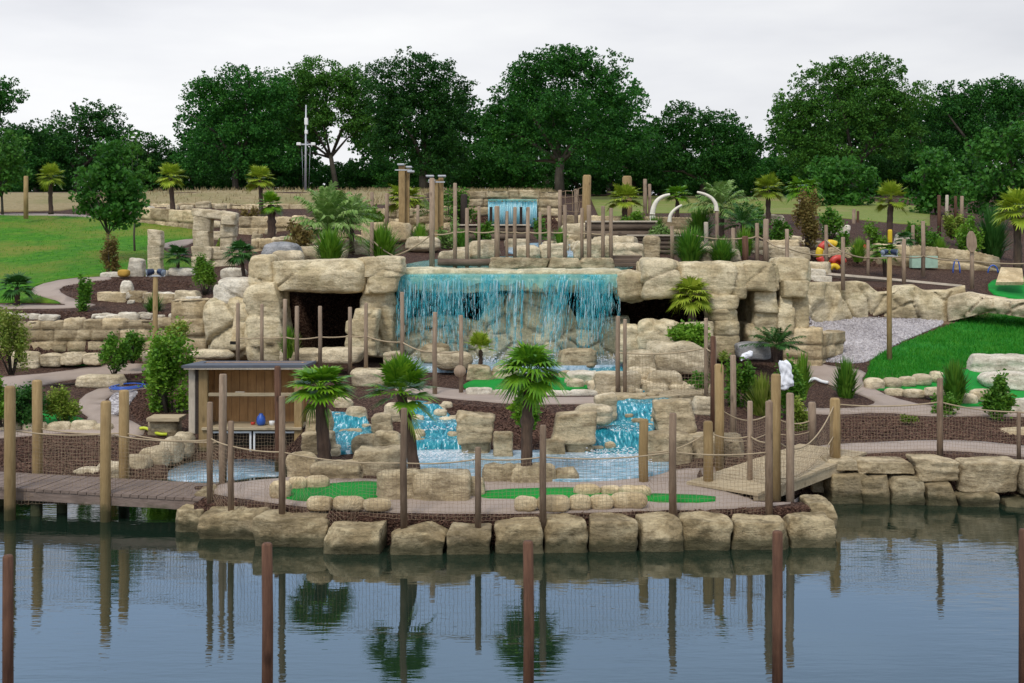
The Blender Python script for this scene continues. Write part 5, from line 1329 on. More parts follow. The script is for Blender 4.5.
palm(776, 358, 776, 346, 27, 28.0, 'low dark palm at the foot of the stacked blocks by the cave', 'palm_d', 'feather', 24, 30, 4, .6, up=(.05, 1.2))
palm(905, 262, 905, 240, 12, 42, 'small palm behind the twin floodlight on its pole', 'palm_d', leaves=18, seed=31, trunk_w=3, droop=.6)
palm(432, 235, 432, 212, 20, 45, 'bluish feathery palm between the two lamp posts', 'palm_b', 'feather', 22, 32, 3, .7, up=(.1, 1.2))

# ------------------------------------------------------------------ shrubs
def shrub_mesh(r, w, h, d, n, ls, upright=.4, clump=9, hollow=.45):
    """leaves as folded lozenges, gathered in clumps along stems"""
    C = []
    while len(C) < clump:
        p = r.uniform(-1, 1, 3)
        q = np.linalg.norm(p)
        if hollow * .6 < q < (1.22 if len(C) % 4 == 0 else .95): C.append(p)
    C = np.array(C); k = r.integers(0, clump, n)
    P = C[k] * r.uniform(.72, 1.06, (n, 1)) + r.normal(0, .16, (n, 3)) * np.array([1, 1, 1.25])
    P = P * np.array([w / 2, d / 2, h / 2]) * .92; P[:, 2] += h / 2
    P[:, 2] = np.abs(P[:, 2])
    a = r.uniform(0, 2 * np.pi, n); el = r.uniform(-.5, 1.3, n) * (1 - upright) + upright * 1.1 * r.uniform(.4, 1.2, n)
    D = np.stack([np.cos(a) * np.cos(el), np.sin(a) * np.cos(el), np.sin(el)], 1)
    S = np.cross(D, r.normal(size=(n, 3))); S /= np.linalg.norm(S, axis=1)[:, None] + 1e-9
    L = ls * r.uniform(.6, 1.4, n)[:, None]; W = L * .26
    V = np.stack([P, P + D * L * .5 + S * W, P + D * L - np.array([0, 0, 1]) * L * .18, P + D * L * .5 - S * W], 1).reshape(-1, 3)
    return V, np.arange(n * 4).reshape(-1, 4), C * np.array([w / 2, d / 2, h / 2]) * .8 + np.array([0, 0, h / 2])

def reed_mesh(r, w, h, n, ls):
    """long blades arching out of one foot"""
    a = r.uniform(0, 2 * np.pi, n); out = w / 2 * r.uniform(.05, 1.1, n); hh = h * r.uniform(.5, 1.05, n) * (1.05 - .45 * (out / (w / 2)) ** 2)
    D = np.stack([np.cos(a), np.sin(a), a * 0], 1); S = np.stack([-np.sin(a), np.cos(a), a * 0], 1)
    wd = (ls * .09 * r.uniform(.7, 1.3, n))[:, None]; P0 = D * (r.uniform(0, .18, n) * w)[:, None]
    Z = np.array([0, 0, 1.0])
    P1 = P0 + D * (out * .35)[:, None] + Z * (hh * .62)[:, None]; P2 = P0 + D * out[:, None] + Z * hh[:, None] * .98
    V = np.stack([P0 - S * wd * .6, P0 + S * wd * .6, P1 + S * wd, P1 - S * wd, P2], 1).reshape(-1, 3)
    i = 5 * np.arange(n)[:, None]
    Fc = np.concatenate([i + np.array([[0, 1, 2]]), i + np.array([[0, 2, 3]]), i + np.array([[3, 2, 4]])])
    C = np.stack([P1[k] for k in r.integers(0, n, 5)])
    return V, Fc, C * .6

def shrub(px, top, bot, hw, D, label, mat='shrub', n=1300, ls=None, upright=.4, seed=1, clump=10, name='shrub', cat='shrub', group=None):
    r = np.random.default_rng(seed + int(px))
    b = at(px, bot, D); w = 2 * hw / F * D; h = (bot - top) / F * D
    ls = ls or .006 * D * .8
    root = empty(name, b, label, cat, group)
    if upright >= .7: V, Fc, C = reed_mesh(r, w, h, int(n * .45), ls)
    else: V, Fc, C = shrub_mesh(r, w, h, w * .9, int(n * 2.1), ls * .55, upright, clump + 6)
    part('foliage', V + b, Fc, M[mat], root, False)
    mb = MB()
    for c in C[:8]:
        mb.tube([b - np.array([0, 0, .06]) + np.array([c[0] * .15, c[1] * .15, 0]), b + c * np.array([.7, .7, .6]), b + c], [.012 * h + .006, .008 * h + .004, .003], 5)
    mb.build('stem', M['bark'], root, True)
    return root

for q in [
 (12, 305, 372, 22, 27.0, 'variegated yellow-green shrub before the long coursed wall at the picture edge', 'shrub_y', 1900, .13, .3),
 (85, 278, 316, 10, 32.2, 'slim upright green shrub at the end of the low pale wall', 'shrub', 700, .16, .6),
 (110, 236, 277, 11, 37.2, 'thin reddish shrub under the young maple at the lawn edge', 'shrub_r', 700, .17, .5),
 (154, 290, 316, 12, 32.0, 'feathery shrub around the lamp post in the mulch strip', 'shrub', 500, .2, .7),
 (205, 257, 294, 14, 33.6, 'dense round green shrub beside the pale rounded rock', 'shrub_l', 1500, .13, .3),
 (114, 337, 372, 15, 28.2, 'leafy bush before the coursed wall, the lower of the pair', 'shrub', 1300, .15, .4),
 (133, 327, 361, 12, 29.2, 'leafy bush before the coursed wall, the taller of the pair by the lamp post', 'shrub', 1000, .15, .4),
 (171, 328, 420, 27, 25.2, 'tall bamboo clump with bright leaves beside the shed', 'shrub_l', 2600, .18, .35),
 (178, 318, 348, 13, 27.5, 'yellowish upper bamboo behind the tall clump at the shed', 'shrub_y', 700, .15, .4),
 (28, 376, 425, 22, 23.8, 'dark spreading shrub behind the two thick bridge posts', 'palm_d', 1500, .15, .3),
 (64, 385, 424, 17, 24.2, 'pale variegated bush behind the bridge posts', 'shrub_y', 1300, .13, .3),
 (2, 380, 424, 14, 23.4, 'yellow-green bush at the picture edge behind the first bridge post', 'shrub_l', 900, .14, .3),
 (288, 323, 358, 11, 27.0, 'wispy tall weed in front of the dark cave by the posts', 'shrub_l', 450, .14, .7),
 (296, 328, 352, 7, 26.5, 'thin yellow grass tuft by the cave posts', 'shrub_y', 200, .14, .8),
 (690, 322, 352, 21, 27.6, 'bright low bush under the single palm before the cave', 'shrub_l', 1500, .17, .3),
 (700, 372, 392, 12, 25.0, 'thin weed behind the rope netting near the cave pillar', 'shrub', 260, .14, .5),
 (742, 362, 420, 16, 24.4, 'leafy shrub beside the pale pole with a yellow flower head', 'shrub', 1500, .16, .4),
 (762, 372, 425, 17, 23.8, 'yellow-leaved bamboo bush in front of the white sack', 'shrub_y', 900, .30, .75),
 (790, 362, 420, 15, 23.6, 'dense green shrub beside the white sack', 'shrub', 1600, .16, .35),
 (802, 352, 400, 12, 24.6, 'tall green shrub behind the white sack by the paved path', 'shrub_l', 700, .28, .75),
 (798, 400, 440, 9, 22.4, 'drooping dry-tipped shrub below the white sack', 'shrub_y', 600, .16, .2),
 (846, 354, 403, 15, 26.0, 'slim wispy shrub with dark foot beside the pink path and gravel bed', 'shrub', 700, .26, .75),
 (955, 358, 404, 17, 25.4, 'tall feathery shrub between the loops of the winding green', 'shrub', 900, .26, .75),
 (998, 378, 420, 16, 23.8, 'bushy conifer-like shrub by the path at the picture edge', 'shrub', 1300, .16, .4),
 (945, 396, 424, 14, 24.4, 'small low shrub beside the dark fence post on the mulch', 'shrub', 700, .15, .4),
 (908, 414, 424, 9, 23.0, 'tiny yellow-green tuft alone in the mulch bed', 'shrub_y', 200, .1, .5),
 (806, 192, 250, 16, 41.0, 'airy reddish-brown shrub on the upper terrace', 'shrub_r', 1500, .22, .4),
 (830, 208, 240, 12, 43.0, 'green shrub behind the reddish-brown one', 'shrub', 700, .22, .4),
 (690, 224, 264, 24, 34.2, 'spiky bush above the cave, the larger of the pair', 'shrub', 1100, .25, .85),
 (722, 234, 265, 19, 34.0, 'spiky bush above the cave, the smaller of the pair', 'shrub', 900, .22, .85),
 (382, 220, 264, 22, 34.2, 'bright green spiky bush with reed-like leaves on the cave roof', 'shrub_l', 1100, .26, .85),
 (330, 224, 265, 22, 32.6, 'upright spiky bush under the large feathery palm', 'shrub_l', 900, .26, .85),
 (300, 225, 256, 17, 35.0, 'brownish wispy bush beside the feathery palm', 'shrub_r', 800, .22, .5),
 (455, 190, 240, 20, 47.0, 'green hilltop bush behind the twin lamp post', 'shrub', 1500, .25, .4),
 (450, 222, 250, 13, 40.0, 'silvery bush behind the rope fence', 'palm_b', 800, .2, .5),
 (484, 222, 246, 9, 39.0, 'small green bush among the fence posts above the waterfall', 'shrub', 500, .2, .5),
 (660, 225, 248, 13, 40.0, 'silver-green bush at the foot of the smaller tusk', 'palm_b', 800, .2, .5),
 (700, 205, 240, 18, 43.0, 'tall reedy bush behind the tusk frame', 'shrub', 1200, .25, .7),
 (870, 225, 262, 15, 42.5, 'bright bush behind the coloured rings', 'shrub_l', 900, .22, .5),
 (932, 225, 262, 12, 43.5, 'grey-green bush on the mulch slope by the tall stakes', 'shrub', 700, .22, .5),
 (952, 212, 238, 12, 46.0, 'yellowish bush at the foot of the tall stakes', 'shrub_y', 800, .22, .4),
 (968, 214, 256, 14, 44.0, 'leafy green bush behind the paddle-shaped signpost', 'shrub_l', 1100, .22, .4),
 (992, 205, 262, 20, 44.5, 'tall clump of grassy reeds beside the big round palm', 'palm_d', 1600, .30, .85),
 (842, 232, 256, 9, 41.8, 'small green tuft beside the coloured rings', 'shrub', 400, .2, .5),
 (540, 218, 240, 8, 41.0, 'little tuft by the log wall near the upper waterfall', 'shrub', 300, .2, .5),
 (632, 212, 240, 13, 43.0, 'grassy bush by the fan palm and thick post', 'shrub_l', 700, .22, .6),
 (756, 205, 240, 14, 44.5, 'leafy bush under the purple-trunked palm', 'shrub', 900, .22, .5),
 (526, 388, 430, 15, 20.6, 'dark grassy plant hanging behind the droopy palm trunk', 'palm', 900, .22, .5),
 (352, 196, 222, 15, 43.0, 'pale silvery bush behind the feathery palms', 'palm_b', 900, .2, .4),
 (372, 205, 232, 13, 42.0, 'yellowish bush between feathery palms and tall lamp post', 'shrub_l', 800, .2, .4),
 (420, 222, 248, 12, 39.0, 'reedy clump behind the rope of the first fence bay', 'shrub_l', 600, .24, .8),
 (462, 228, 250, 11, 38.0, 'grassy clump by the second fence bay above the waterfall', 'shrub', 500, .24, .8),
 (560, 226, 246, 10, 39.0, 'small reedy clump near the log wall of the tusks', 'shrub_l', 400, .22, .8),
 (655, 214, 240, 14, 41.5, 'reedy clump at the root of the big tusk', 'shrub', 700, .24, .8),
 (745, 226, 256, 14, 37.5, 'green clump behind the dark stump', 'shrub_l', 800, .22, .8),
 (780, 220, 246, 13, 42.0, 'green bush beside the reddish-brown airy one', 'shrub', 700, .2, .4),
 (858, 236, 262, 12, 40.8, 'light green clump among the coloured tubes', 'shrub_l', 600, .22, .8),
 (915, 222, 246, 12, 44.5, 'leafy bush behind the faded mint panel', 'shrub', 700, .2, .4),
 (940, 236, 262, 13, 43.0, 'low reedy clump on the mulch slope', 'shrub_l', 600, .22, .8),
 (225, 238, 262, 9, 41.0, 'small yellowish bush showing through the stone gateway', 'shrub_y', 500, .2, .4),
 (290, 236, 262, 12, 33.4, 'low brownish tuft beside the grey boulder on the cave', 'shrub_r', 500, .22, .75),
 (250, 205, 222, 9, 50.0, 'dry tuft on the hilltop terrace wall', 'shrub_r', 300, .2, .5),
]:
    px, t, o, hw, D, lab, mat, n, ls, upr = q
    shrub(px, t, o, hw, D, lab, mat, n, ls, upr, 100)

# ------------------------------------------------------------------ trees
def tree(name, blobs, base, D, label, mat='oak', leaf=.18, dens=1.3, seed=1, trunk_px=6, cat='tree', group=None, depth=.9, limbs=7, core=.0):
    """blobs: (px, row, rx, ry) outlines of the sub-crowns in the picture at distance D; base: (px, row) of the foot"""
    r = np.random.default_rng(seed)
    b = at(base[0], base[1], D); b[2] = zxy(b[0], b[1]).item() if zxy(b[0], b[1]) < b[2] + 3 else b[2]
    root = empty(name, b, label, cat, group)
    PV = []; heads = []
    for (px, row, rx, ry) in blobs:
        c = at(px, row, D); ex = rx / F * D; ez = ry / F * D; ey = (ex + ez) / 2 * depth
        area = np.pi * ex * ez
        cr = max(min(ex, ez) * .27, leaf * 2.2)
        nc = max(6, int(5.5 * (ex * ey * ez) ** (2 / 3) / cr ** 2 * dens * .80))
        u = r.normal(size=(nc, 3)); u /= np.linalg.norm(u, axis=1)[:, None]
        rad = np.where(r.uniform(size=nc) < .8, r.uniform(.62, 1.16, nc), r.uniform(.15, .62, nc))
        cc = c + u * rad[:, None] * np.array([ex, ey, ez]) * .9
        crs = cr * r.choice([.5, .7, .9, 1.2], nc) * np.where(rad > 1.0, .6, 1.0)
        m = (5.6 * (crs / leaf) ** 2 * dens).astype(int) + 6
        idx = np.repeat(np.arange(nc), m)
        v = r.normal(size=(len(idx), 3)); v /= np.linalg.norm(v, axis=1)[:, None]
        q = cc[idx] + v * (r.uniform(.2, 1, len(idx)) ** .5 * crs[idx])[:, None] * np.array([1.1, 1.1, .75])
        PV.append(q); heads += [cc[k] for k in r.choice(nc, min(3, nc), False)] + [c]
    P = np.concatenate(PV); n = len(P)
    nr = r.normal(size=(n, 3)) * np.array([1, 1, .8]) + np.array([0, 0, .7]); nr /= np.linalg.norm(nr, axis=1)[:, None]
    a = np.cross(nr, r.normal(size=(n, 3))); a /= np.linalg.norm(a, axis=1)[:, None] + 1e-9
    s = np.cross(nr, a)
    L = leaf * r.uniform(.6, 1.35, n)[:, None]
    V = np.stack([P - a * L * .5, P + s * L * .36 + nr * L * .08, P + a * L * .5, P - s * L * .36 + nr * L * .08], 1).reshape(-1, 3)
    part('crown', V, np.arange(4 * n).reshape(-1, 4), M[mat], root, False)
    mb = MB(); tr = trunk_px / F * D / 2
    zc = min(h[2] for h in heads); top = np.mean(heads, 0)
    fork = b + (top - b) * .42
    mb.tube([b - np.array([0, 0, .3]), b + (fork - b) * .5 + r.normal(0, tr * .5, 3) * np.array([1, 1, 0]), fork], [tr * 1.25, tr, tr * .85], 8)
    for k in r.choice(len(heads), min(limbs, len(heads)), False):
        h = heads[k]; mid = (fork + h) / 2 + r.normal(0, tr, 3) + np.array([0, 0, np.linalg.norm(h - fork) * .08])
        mb.tube([fork - np.array([0, 0, tr]), mid, h], [tr * .6, tr * .38, tr * .12], 6)
    mb.build('trunk', M['bark'], root, True)
    return root

def T(*a, **k): return tree('oak_tree', *a, group='tall trees along the skyline', **k)
BASE = 194
T([(2, 95, 28, 18), (-30, 110, 40, 40), (8, 165, 30, 30), (-6, 140, 30, 30)], (-6, BASE), 92, 'dark tree at the picture corner, its top branch reaching into the sky', seed=1)
T([(95, 118, 32, 20), (60, 138, 40, 26), (112, 142, 30, 24), (70, 165, 50, 26), (30, 140, 18, 18)], (78, BASE), 95, 'broad round-topped tree behind the young maple', seed=2)
T([(150, 152, 26, 20), (140, 172, 34, 20), (165, 168, 22, 18)], (150, BASE), 98, 'lower dark tree filling the dip beside the tallest tree group', seed=3)
T([(236, 92, 46, 26), (205, 100, 28, 28), (262, 100, 36, 34), (235, 135, 52, 34), (200, 152, 28, 30), (262, 152, 40, 34)], (236, BASE), 92, 'big dark oak just before the light mast, with a ragged side to the open sky', seed=4)
T([(325, 78, 42, 24), (300, 92, 34, 26), (352, 92, 28, 28), (325, 116, 44, 26), (296, 130, 22, 24), (362, 128, 18, 22)], (338, BASE), 95, 'lighter green oak behind the light mast', 'oak_l', seed=5, trunk_px=5)
T([(415, 72, 42, 24), (388, 95, 36, 34), (440, 92, 36, 30), (425, 122, 50, 30), (452, 138, 26, 28), (395, 140, 32, 26), (440, 160, 36, 22)], (425, BASE), 90, 'massive oak with a domed top above the tall lamp posts', seed=6, trunk_px=9)
T([(540, 72, 34, 26), (590, 70, 42, 22), (565, 62, 40, 18), (512, 100, 28, 34), (612, 100, 34, 30), (560, 110, 50, 36), (630, 135, 30, 28), (520, 142, 32, 28), (590, 148, 44, 30), (497, 128, 18, 24)], (560, BASE), 88, 'largest oak of the skyline, rising behind the upper waterfall wall', seed=7, trunk_px=9)
T([(684, 122, 34, 20), (716, 130, 36, 22), (665, 150, 34, 28), (720, 158, 42, 28), (746, 150, 22, 24), (690, 170, 40, 20)], (700, BASE + 4), 92, 'lower rounded tree between the largest oak and the gap of sky', seed=8)
T([(832, 78, 38, 22), (868, 72, 40, 18), (800, 104, 28, 26), (850, 108, 56, 28), (900, 100, 36, 28), (790, 132, 22, 24), (840, 142, 44, 24), (896, 138, 34, 24), (812, 160, 40, 20)], (858, BASE + 4), 90, 'wide-spreading oak beyond the gap of sky', 'oak_l', seed=9, trunk_px=8)
T([(965, 98, 34, 20), (1005, 92, 32, 18), (945, 122, 30, 26), (990, 125, 40, 28), (1030, 118, 34, 36), (960, 158, 36, 26)], (980, BASE + 4), 92, 'dark oak at the far end of the skyline', seed=10, trunk_px=8)
T([(930, 118, 18, 22), (922, 150, 22, 22)], (926, BASE + 4), 97, 'narrow tree squeezed between the wide-spreading oak and the end oak', seed=11)
def U(*a, **k): return tree('woodland_shrub', *a, cat='undergrowth bush', dens=1.5, trunk_px=3, group='dark bushes under the skyline trees', **k)
ub = [(25, 170, 36, 24), (128, 178, 36, 18), (195, 168, 32, 26), (250, 170, 36, 26), (296, 168, 28, 24), (358, 176, 30, 18), (402, 172, 36, 24), (470, 164, 36, 30), (520, 172, 36, 24), (580, 172, 38, 24), (635, 166, 36, 30), (700, 178, 40, 24), (765, 176, 36, 24), (800, 178, 34, 24), (905, 178, 36, 28), (868, 172, 32, 28)]
for i, (a, b, c, d) in enumerate(ub):
    U([(a - c * .4, b + 2, c * .7, d), (a + c * .4, b, c * .7, d * .95)], (a, BASE + 2), 97 + (i % 3), f'{ORD[i]} dark undergrowth bush below the skyline trees, counted from the lawn', seed=40 + i, limbs=3)
rr = [(40, 150, 34, 30), (112, 160, 30, 26), (215, 128, 34, 46), (268, 120, 34, 50), (300, 110, 30, 40), (385, 118, 34, 46), (452, 128, 30, 50), (505, 135, 30, 46), (545, 110, 38, 50), (610, 120, 38, 50), (660, 150, 36, 36), (722, 150, 36, 36), (800, 130, 30, 46), (850, 110, 40, 46), (900, 125, 36, 46), (960, 125, 36, 40), (1010, 120, 36, 46)]
for i, (a, b, c, d) in enumerate(rr):
    T([(a - c * .35, b + 4, c * .75, d * .9), (a + c * .4, b, c * .7, d * .85), (a, b + d * .6, c, d * .6)], (a, BASE), 108, f'{ORD[i]} tree of the rear rank behind the skyline oaks, counted from the lawn', leaf=.34, seed=80 + i, limbs=5)
def woodland():
    r = np.random.default_rng(99); n = 90000; D = 113 + r.uniform(-3, 3, n)
    px = r.uniform(-140, 1170, n)
    top = 160 + 9 * vn(np.column_stack([px / 34, px * 0, px * 0]), 7) + 5 * vn(np.column_stack([px / 9, px * 0, px * 0]), 8)
    top = top + 9 * np.exp(-((px - 332) / 15) ** 2)
    row = top + (199 - top) * r.uniform(0, 1, n) ** .8
    P = np.column_stack([(px - 512) / F * D, D, H + (HOR - row) / F * D])
    nr = r.normal(size=(n, 3)) + np.array([0, 0, .6]); nr /= np.linalg.norm(nr, axis=1)[:, None]
    a = np.cross(nr, r.normal(size=(n, 3))); a /= np.linalg.norm(a, axis=1)[:, None]; s = np.cross(nr, a); L = .36 * r.uniform(.6, 1.3, n)[:, None]
    V = np.stack([P - a * L * .5, P + s * L * .36, P + a * L * .5, P - s * L * .36], 1).reshape(-1, 3)
    tag(link('woodland_foliage', mesh_data('woodland_foliage', V, np.arange(4 * n).reshape(-1, 4), M['oak'], False)), kind='stuff')
woodland()
tree('bushy_tree', [(838, 172, 28, 20), (822, 186, 24, 18), (858, 185, 24, 20), (840, 200, 36, 14)], (840, 212), 72, 'rounded mid-green bushy tree on the meadow below the wide-spreading oak', 'maple', .26, seed=61, trunk_px=4)
tree('bushy_tree', [(940, 165, 22, 20), (925, 185, 22, 20), (950, 190, 28, 24), (930, 205, 24, 14)], (938, 216), 66, 'fresh green bushy tree above the tall stakes', 'maple', .24, seed=62, trunk_px=4)
tree('bushy_tree', [(985, 160, 24, 24), (1012, 140, 24, 22), (975, 190, 28, 22), (1015, 180, 28, 30), (1000, 205, 30, 14)], (995, 218), 60, 'tall fresh green bushy tree behind the big round palm', 'maple', .22, seed=63, trunk_px=4)
tree('maple_tree', [(110, 160, 18, 20), (96, 180, 20, 16), (122, 180, 22, 20), (108, 204, 32, 16), (84, 204, 12, 10), (132, 202, 16, 14), (112, 218, 22, 8)], (108, 262), 40, 'young maple with a thin trunk standing on the lawn', 'maple', .15, seed=64, trunk_px=2.6, dens=1.5)
tree('maple_tree', [(132, 150, 12, 18), (140, 176, 12, 22), (134, 204, 12, 16)], (135, 240), 43, 'slender second sapling on the lawn beside the young maple', 'oak_l', .15, seed=65, trunk_px=2, dens=1.2)
tree('maple_tree', [(4, 150, 22, 26), (12, 172, 18, 18), (-8, 185, 20, 14)], (3, 216), 52, 'dark young tree at the corner of the lawn beside the timber stake', 'oak_l', .17, seed=66, trunk_px=2.6)
# ------------------------------------------------------------------ posts and rope fences
def post_mb(px, top, bot, D, w, sink=.15, lean=0.0, n=10):
    b = at(px, bot, D); t = at(px + lean, top, D); r0 = w / F * D / 2
    mb = MB(); d = t - b
    mb.tube([b - d / np.linalg.norm(d) * sink, b + d * .5 + np.array([random.uniform(-.2, .2) * r0, 0, 0]), t - d / np.linalg.norm(d) * r0 * .35, t], [r0 * 1.03, r0, r0 * .97, r0 * .75], n)
    return mb, b, t, r0

def post(px, top, bot, D, w, label, mat='post_grey', cat='post', group=None, lean=0.0, sink=.15, name='wooden_post'):
    mb, b, t, r0 = post_mb(px, top, bot, D, w, sink, lean)
    return mb.thing(name, M[mat], b, label, cat, group, True)

def cat_curve(a, b, sag, n=14):
    t = np.linspace(0, 1, n)[:, None]
    return a * (1 - t) + b * t - np.array([0, 0, 1.0]) * (4 * sag * t * (1 - t))

def net_mb(top, bot, sp, th):
    """square netting between a top curve and a bottom curve (same number of points)"""
    mb = MB()
    L = np.linalg.norm(np.diff(top, axis=0), axis=1).sum(); n = max(2, int(L / sp))
    u = np.linspace(0, len(top) - 1, n + 1)
    ip = lambda A: np.stack([np.interp(u, np.arange(len(A)), A[:, k]) for k in range(3)], 1)
    t, b = ip(top), ip(bot); m = max(2, int(np.linalg.norm(t - b, axis=1).mean() / sp))
    wig = lambda: rng.normal(0, th * 1.2, 3)
    g = np.array([[t[i] * (j / m) + b[i] * (1 - j / m) + wig() for j in range(m + 1)] for i in range(n + 1)])
    for i in range(n + 1): mb.tube(g[i], th / 2, 3, False)
    for j in range(m + 1): mb.tube(g[:, j], th / 2, 3, False)
    return mb

def fence(posts, label, D=None, rope=True, net=True, mat='post_mid', sag=.05, rope_dz=None, sp=.055, th=.0042, rope_px=1.5, group='rope fences', low=None, ends=True, second=None):
    """posts: (px, top, bot, D, w[, rope_row]); a run of posts with a sagging rope and netting"""
    p0 = posts[0]
    root = empty('rope_fence', at(p0[0], p0[2], p0[3]), label, 'rope fence', group)
    pts = []
    for q in posts:
        px, t, o, d, w = q[:5]; rr = q[5] if len(q) > 5 else t + (o - t) * .15
        if w:
            mb, b, tt, r0 = post_mb(px, t, o, d, w * (.8 if d > 23 else 1)); mb.build('post', M[q[6] if len(q) > 6 else mat], root, True)
        pts.append((at(px, rr, d), at(px, o - 2, d), d))
    for (a, ab, da), (b, bb, db) in zip(pts[:-1], pts[1:]):
        c = cat_curve(a, b, sag * np.linalg.norm(a - b))
        if rope:
            mb = MB(); mb.tube(c, rope_px / F * (da + db) / 4, 6); mb.build('rope', M['rope'], root, True)
        if second:
            for fr in second:
                mb = MB(); mb.tube(cat_curve(a * fr + ab * (1 - fr), b * fr + bb * (1 - fr), sag * .6 * np.linalg.norm(a - b)), rope_px * .8 / F * (da + db) / 4, 5); mb.build('rope', M['rope'], root, True)
        if net:
            g = cat_curve(ab, bb, 0); g[:, 2] = np.where(zxy(g[:, 0], g[:, 1]) > -.3, np.maximum(zxy(g[:, 0], g[:, 1]) + .04, g[:, 2] - .5), g[:, 2])
            net_mb(c, g, sp, th).build('netting', M['net'], root, False)
    return root

fence([(210, 402, 500, 17.4, 6, 438), (231, 421, 508, 17.0, 6, 446), (282, 396, 511, 16.7, 6.5, 452), (404, 408, 521, 16.2, 7, 463), (478, 447, 523, 16.2, 6.5, 459), (543, 425, 521, 16.25, 7, 457), (673, 413, 515, 16.6, 7.5, 452), (769, 401, 512, 16.8, 7.5, 452)],
      'rope fence with netting along the whole rim of the promontory', sag=.03, th=.0038)
fence([(10, 386, 506, 18.05, 0, 430), (106, 401, 506, 18.05, 0, 434), (210, 436, 498, 17.6, 0, 440)], 'netting and rope along the water side of the dark bridge', sag=.03)
fence([(37, 380, 476, 19.3, 0, 428), (124, 390, 482, 19.0, 0, 433), (222, 374, 487, 18.4, 5.5, 442, 'post_grey')], 'netting and rope along the land side of the dark bridge', sag=.03)
fence([(835, 398, 452, 19.6, 0, 404), (940, 378, 455, 19.7, 6, 402), (1019, 412, 452, 19.9, 4, 412), (1090, 410, 456, 19.9, 5, 416)], 'rope fence with netting along the far stone bank', sag=.03)
fence([(644, 419, 486, 18.4, 0, 452), (708, 420, 490, 18.2, 0, 432), (750, 401, 488, 18.2, 5.5, 436, 'post_grey'), (776, 374, 500, 17.6, 0, 440)], 'sagging rope and netting beside the pale bridge landing', sag=.10, group='rope fences of the pale bridge')
fence([(776, 440, 500, 17.6, 0, 440), (835, 398, 452, 19.5, 0, 403)], 'sagging cargo netting along the water side of the pale bridge', sag=.16, group='rope fences of the pale bridge', second=(.35,))
fence([(719, 364, 462, 20.0, 0, 408), (770, 400, 446, 20.8, 4, 414, 'post_grey'), (812, 402, 440, 21.2, 0, 420)], 'sagging netting along the land side of the pale bridge', sag=.12, group='rope fences of the pale bridge', second=(.4,))
fence([(618, 316, 392, 24.6, 6, 352), (625, 319, 392, 24.5, 5, 353)], 'pair of posts set in one cream block beside the waterfall', net=False, mat='post_grey')
fence([(625, 319, 392, 24.5, 0, 353), (706, 318, 396, 24.2, 5, 348), (714, 340, 415, 23.6, 6, 352)], 'rope netting between the waterfall posts and the cave pillar', mat='post_grey', sag=.04, sp=.07, th=.006)
fence([(350, 307, 368, 26.6, 5, 336), (366, 303, 366, 26.5, 5, 336), (402, 292, 370, 26.0, 5.5, 342), (435, 312, 396, 25.0, 6, 352), (461, 315, 390, 25.2, 5.5, 351)], 'rope fence climbing from the cave to the waterfall green', mat='post_grey', net=False, sag=.05)
fence([(238, 303, 362, 26.8, 5, 338), (262, 304, 360, 26.8, 4.5, 338), (285, 299, 362, 26.6, 5, 337), (297, 306, 361, 26.4, 5.5, 339), (320, 306, 362, 26.4, 5, 337), (350, 307, 368, 26.6, 0, 336)], 'rope fence of thin posts in front of the dark cave', mat='post_grey', net=False, sag=.03)
fence([(372, 222, 262, 33.8, 5, 240), (394, 240, 258, 33.9, 0, 256), (432, 178, 266, 33.6, 7, 234), (455, 206, 267, 33.4, 5, 232), (467, 208, 266, 33.3, 5, 231), (497, 206, 264, 33.4, 7, 231), (507, 211, 262, 33.6, 4, 232), (515, 207, 262, 33.8, 5, 232), (528, 207, 264, 33.4, 5, 232), (549, 206, 263, 33.4, 5, 232), (565, 205, 262, 33.5, 5, 232), (582, 208, 262, 33.7, 4.5, 233), (589, 205, 264, 33.5, 6, 233), (603, 206, 263, 33.5, 5, 234), (611, 208, 262, 33.6, 5, 234)],
      'rope fence of many tall thin posts above the big waterfall', mat='post_grey', net=False, sag=.06)
fence([(693, 250, 262, 34.2, 0, 235), (745, 236, 263, 34.0, 8, 238, 'post_brown'), (757, 223, 261, 34.4, 5, 236), (766, 219, 261, 34.2, 7, 240), (787, 229, 284, 32.8, 5, 248), (843, 237, 285, 34.6, 5, 252)], 'rope fence running past the dark stump above the cave', mat='post_grey', net=False, sag=.05)
fence([(826, 225, 268, 38.0, 4.5, 240), (843, 237, 285, 36.0, 0, 252), (868, 240, 274, 37.6, 4, 258), (904, 239, 285, 36.0, 5, 256), (923, 221, 272, 38.5, 5, 256), (972, 240, 284, 36.2, 0, 261), (1040, 250, 275, 37.0, 4, 263)], 'rope fence above the notched rock wall', mat='post_grey', net=False, sag=.02)

